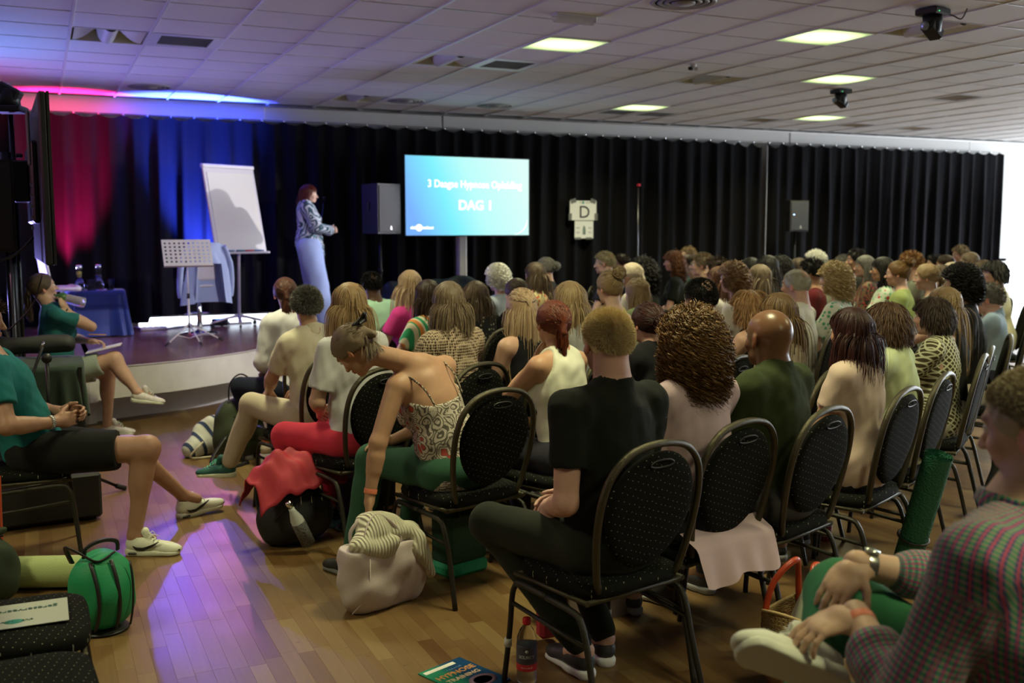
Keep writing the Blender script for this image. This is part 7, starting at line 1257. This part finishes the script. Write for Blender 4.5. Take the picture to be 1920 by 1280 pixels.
t = thing('magazine', 'printed leaflet on the floor behind the black backpack', 'magazine', (1.52, 5.55, .004), .6, None); MB().box((0, 0, 0), (.21, .29, .006)).build('cover', M('leaflet_green', (.05, .22, .14), .4, var=.8, vscale=14), t)
# white tape on some chair legs, floor tape
tpw = M('tape_white', (.6, .6, .55), .7)
# coat over the far right chair, black stool/table with things
t = thing('coat', 'dark blue coat hanging over the back of a chair by the window', 'coat', (9.0, 6.9, 0), .9)
blob('cloth', lambda f: (f.rc((-.17, 0, .84), (.17, 0, .84), .07, .07, .05), f.rc((-.15, -.05, .8), (-.17, -.08, .35), .06, .08, .05), f.rc((.15, -.05, .8), (.17, -.08, .35), .06, .08, .05), f.rc((0, -.05, .8), (0, -.08, .38), .08, .10, .05), f.noise(.008, 18, 6)), (-.32, -.24, .2), (.32, .15, .98), .016, M('cloth_dark_navy', (.014, .014, .03), .8), t, (0, -.22, 0))
chair(9.0, 6.9, .9, 'banquet chair with a dark blue coat, by the window')
t = thing('low_table', 'small black table with snacks and cups at the right edge', 'table', (7.3, 5.4, 0), .5); MB().box((0, 0, .33), (.45, .35, .03), bev=.008).build('tabletop', black, t)
for sx in (-1, 1):
    for sy in (-1, 1): MB().box((sx*.19, sy*.14, .158), (.03, .03, .315)).build('leg', black, t)
blob('snack_bag', lambda f: (f.el((0, 0, .03), (.10, .07, .03), None, .01), f.noise(.008, 40, 3), f.plane((0, 0, .001), (0, 0, -1.))), (-.14, -.1, -.02), (.14, .1, .09), .01, M('bag_foil_yellow', (.45, .38, .08), .4), None, (7.28, 5.4, .347), label='crumpled yellow snack bag on the small black table', cat='bag')
t = thing('gift_bag', 'bright pink paper bag on the floor beyond the end of the nearest row', 'bag', (6.35, 5.75, 0), .5); MB().box((0, 0, .14), (.24, .12, .28), bev=.004).build('bag_body', M('paper_pink', (.6, .03, .12), .6), t); MB().tube(smooth_path([(-.05, -.06, .27), (-.04, -.06, .34), (.04, -.06, .34), (.05, -.06, .27)], 5), .003, 5).build('handle', paperm, t)

for ch_, side in ((CHN[0], -1), (CHN[0], 1), (CHN[1], -1)):
    if ch_: MB().tube([(side*.245, .2195, .145), (side*.245, .2175, .175)], .0142, 10).build('tape', tpw, ch_)

def bag_trim(o, w, h, d, m, name='handle'):
    for sy in (-1, 1): MB().tube(smooth_path([(-w*.45, sy*d*.35, h*.78), (-w*.42, sy*d*.4, h*1.05), (0, sy*d*.35, h*1.28), (w*.42, sy*d*.4, h*1.05), (w*.45, sy*d*.35, h*.78)], 6), .007, 6, flat=.6).build(name, m, o)
    MB().tube([(-w*.6, 0, h*.93), (0, 0, h), (w*.6, 0, h*.93)], .005, 6).build('zipper', black, o)
    MB().tube(smooth_path([(-w*.8, -d*.5, h*.6), (-w*1.1, -d*1.0, h*.15), (-w*.6, -d*1.5, .012), (0, -d*1.3, .010)], 5), .010, 6, flat=.35).build('strap', m, o)
for o_ in list(COL.objects):
    lb = o_.get('label', '')
    if lb.startswith('dark green slouched bag'): bag_trim(o_, .17, .32, .12, M('bag_dark_green', (.02, .035, .018), .8))
    if lb.startswith('dark olive bag'): bag_trim(o_, .22, .25, .12, M('bag_olive_black', (.03, .04, .018), .6))
    if lb.startswith("black backpack on the floor near"): bag_trim(o_, .12, .44, .12, nyl)
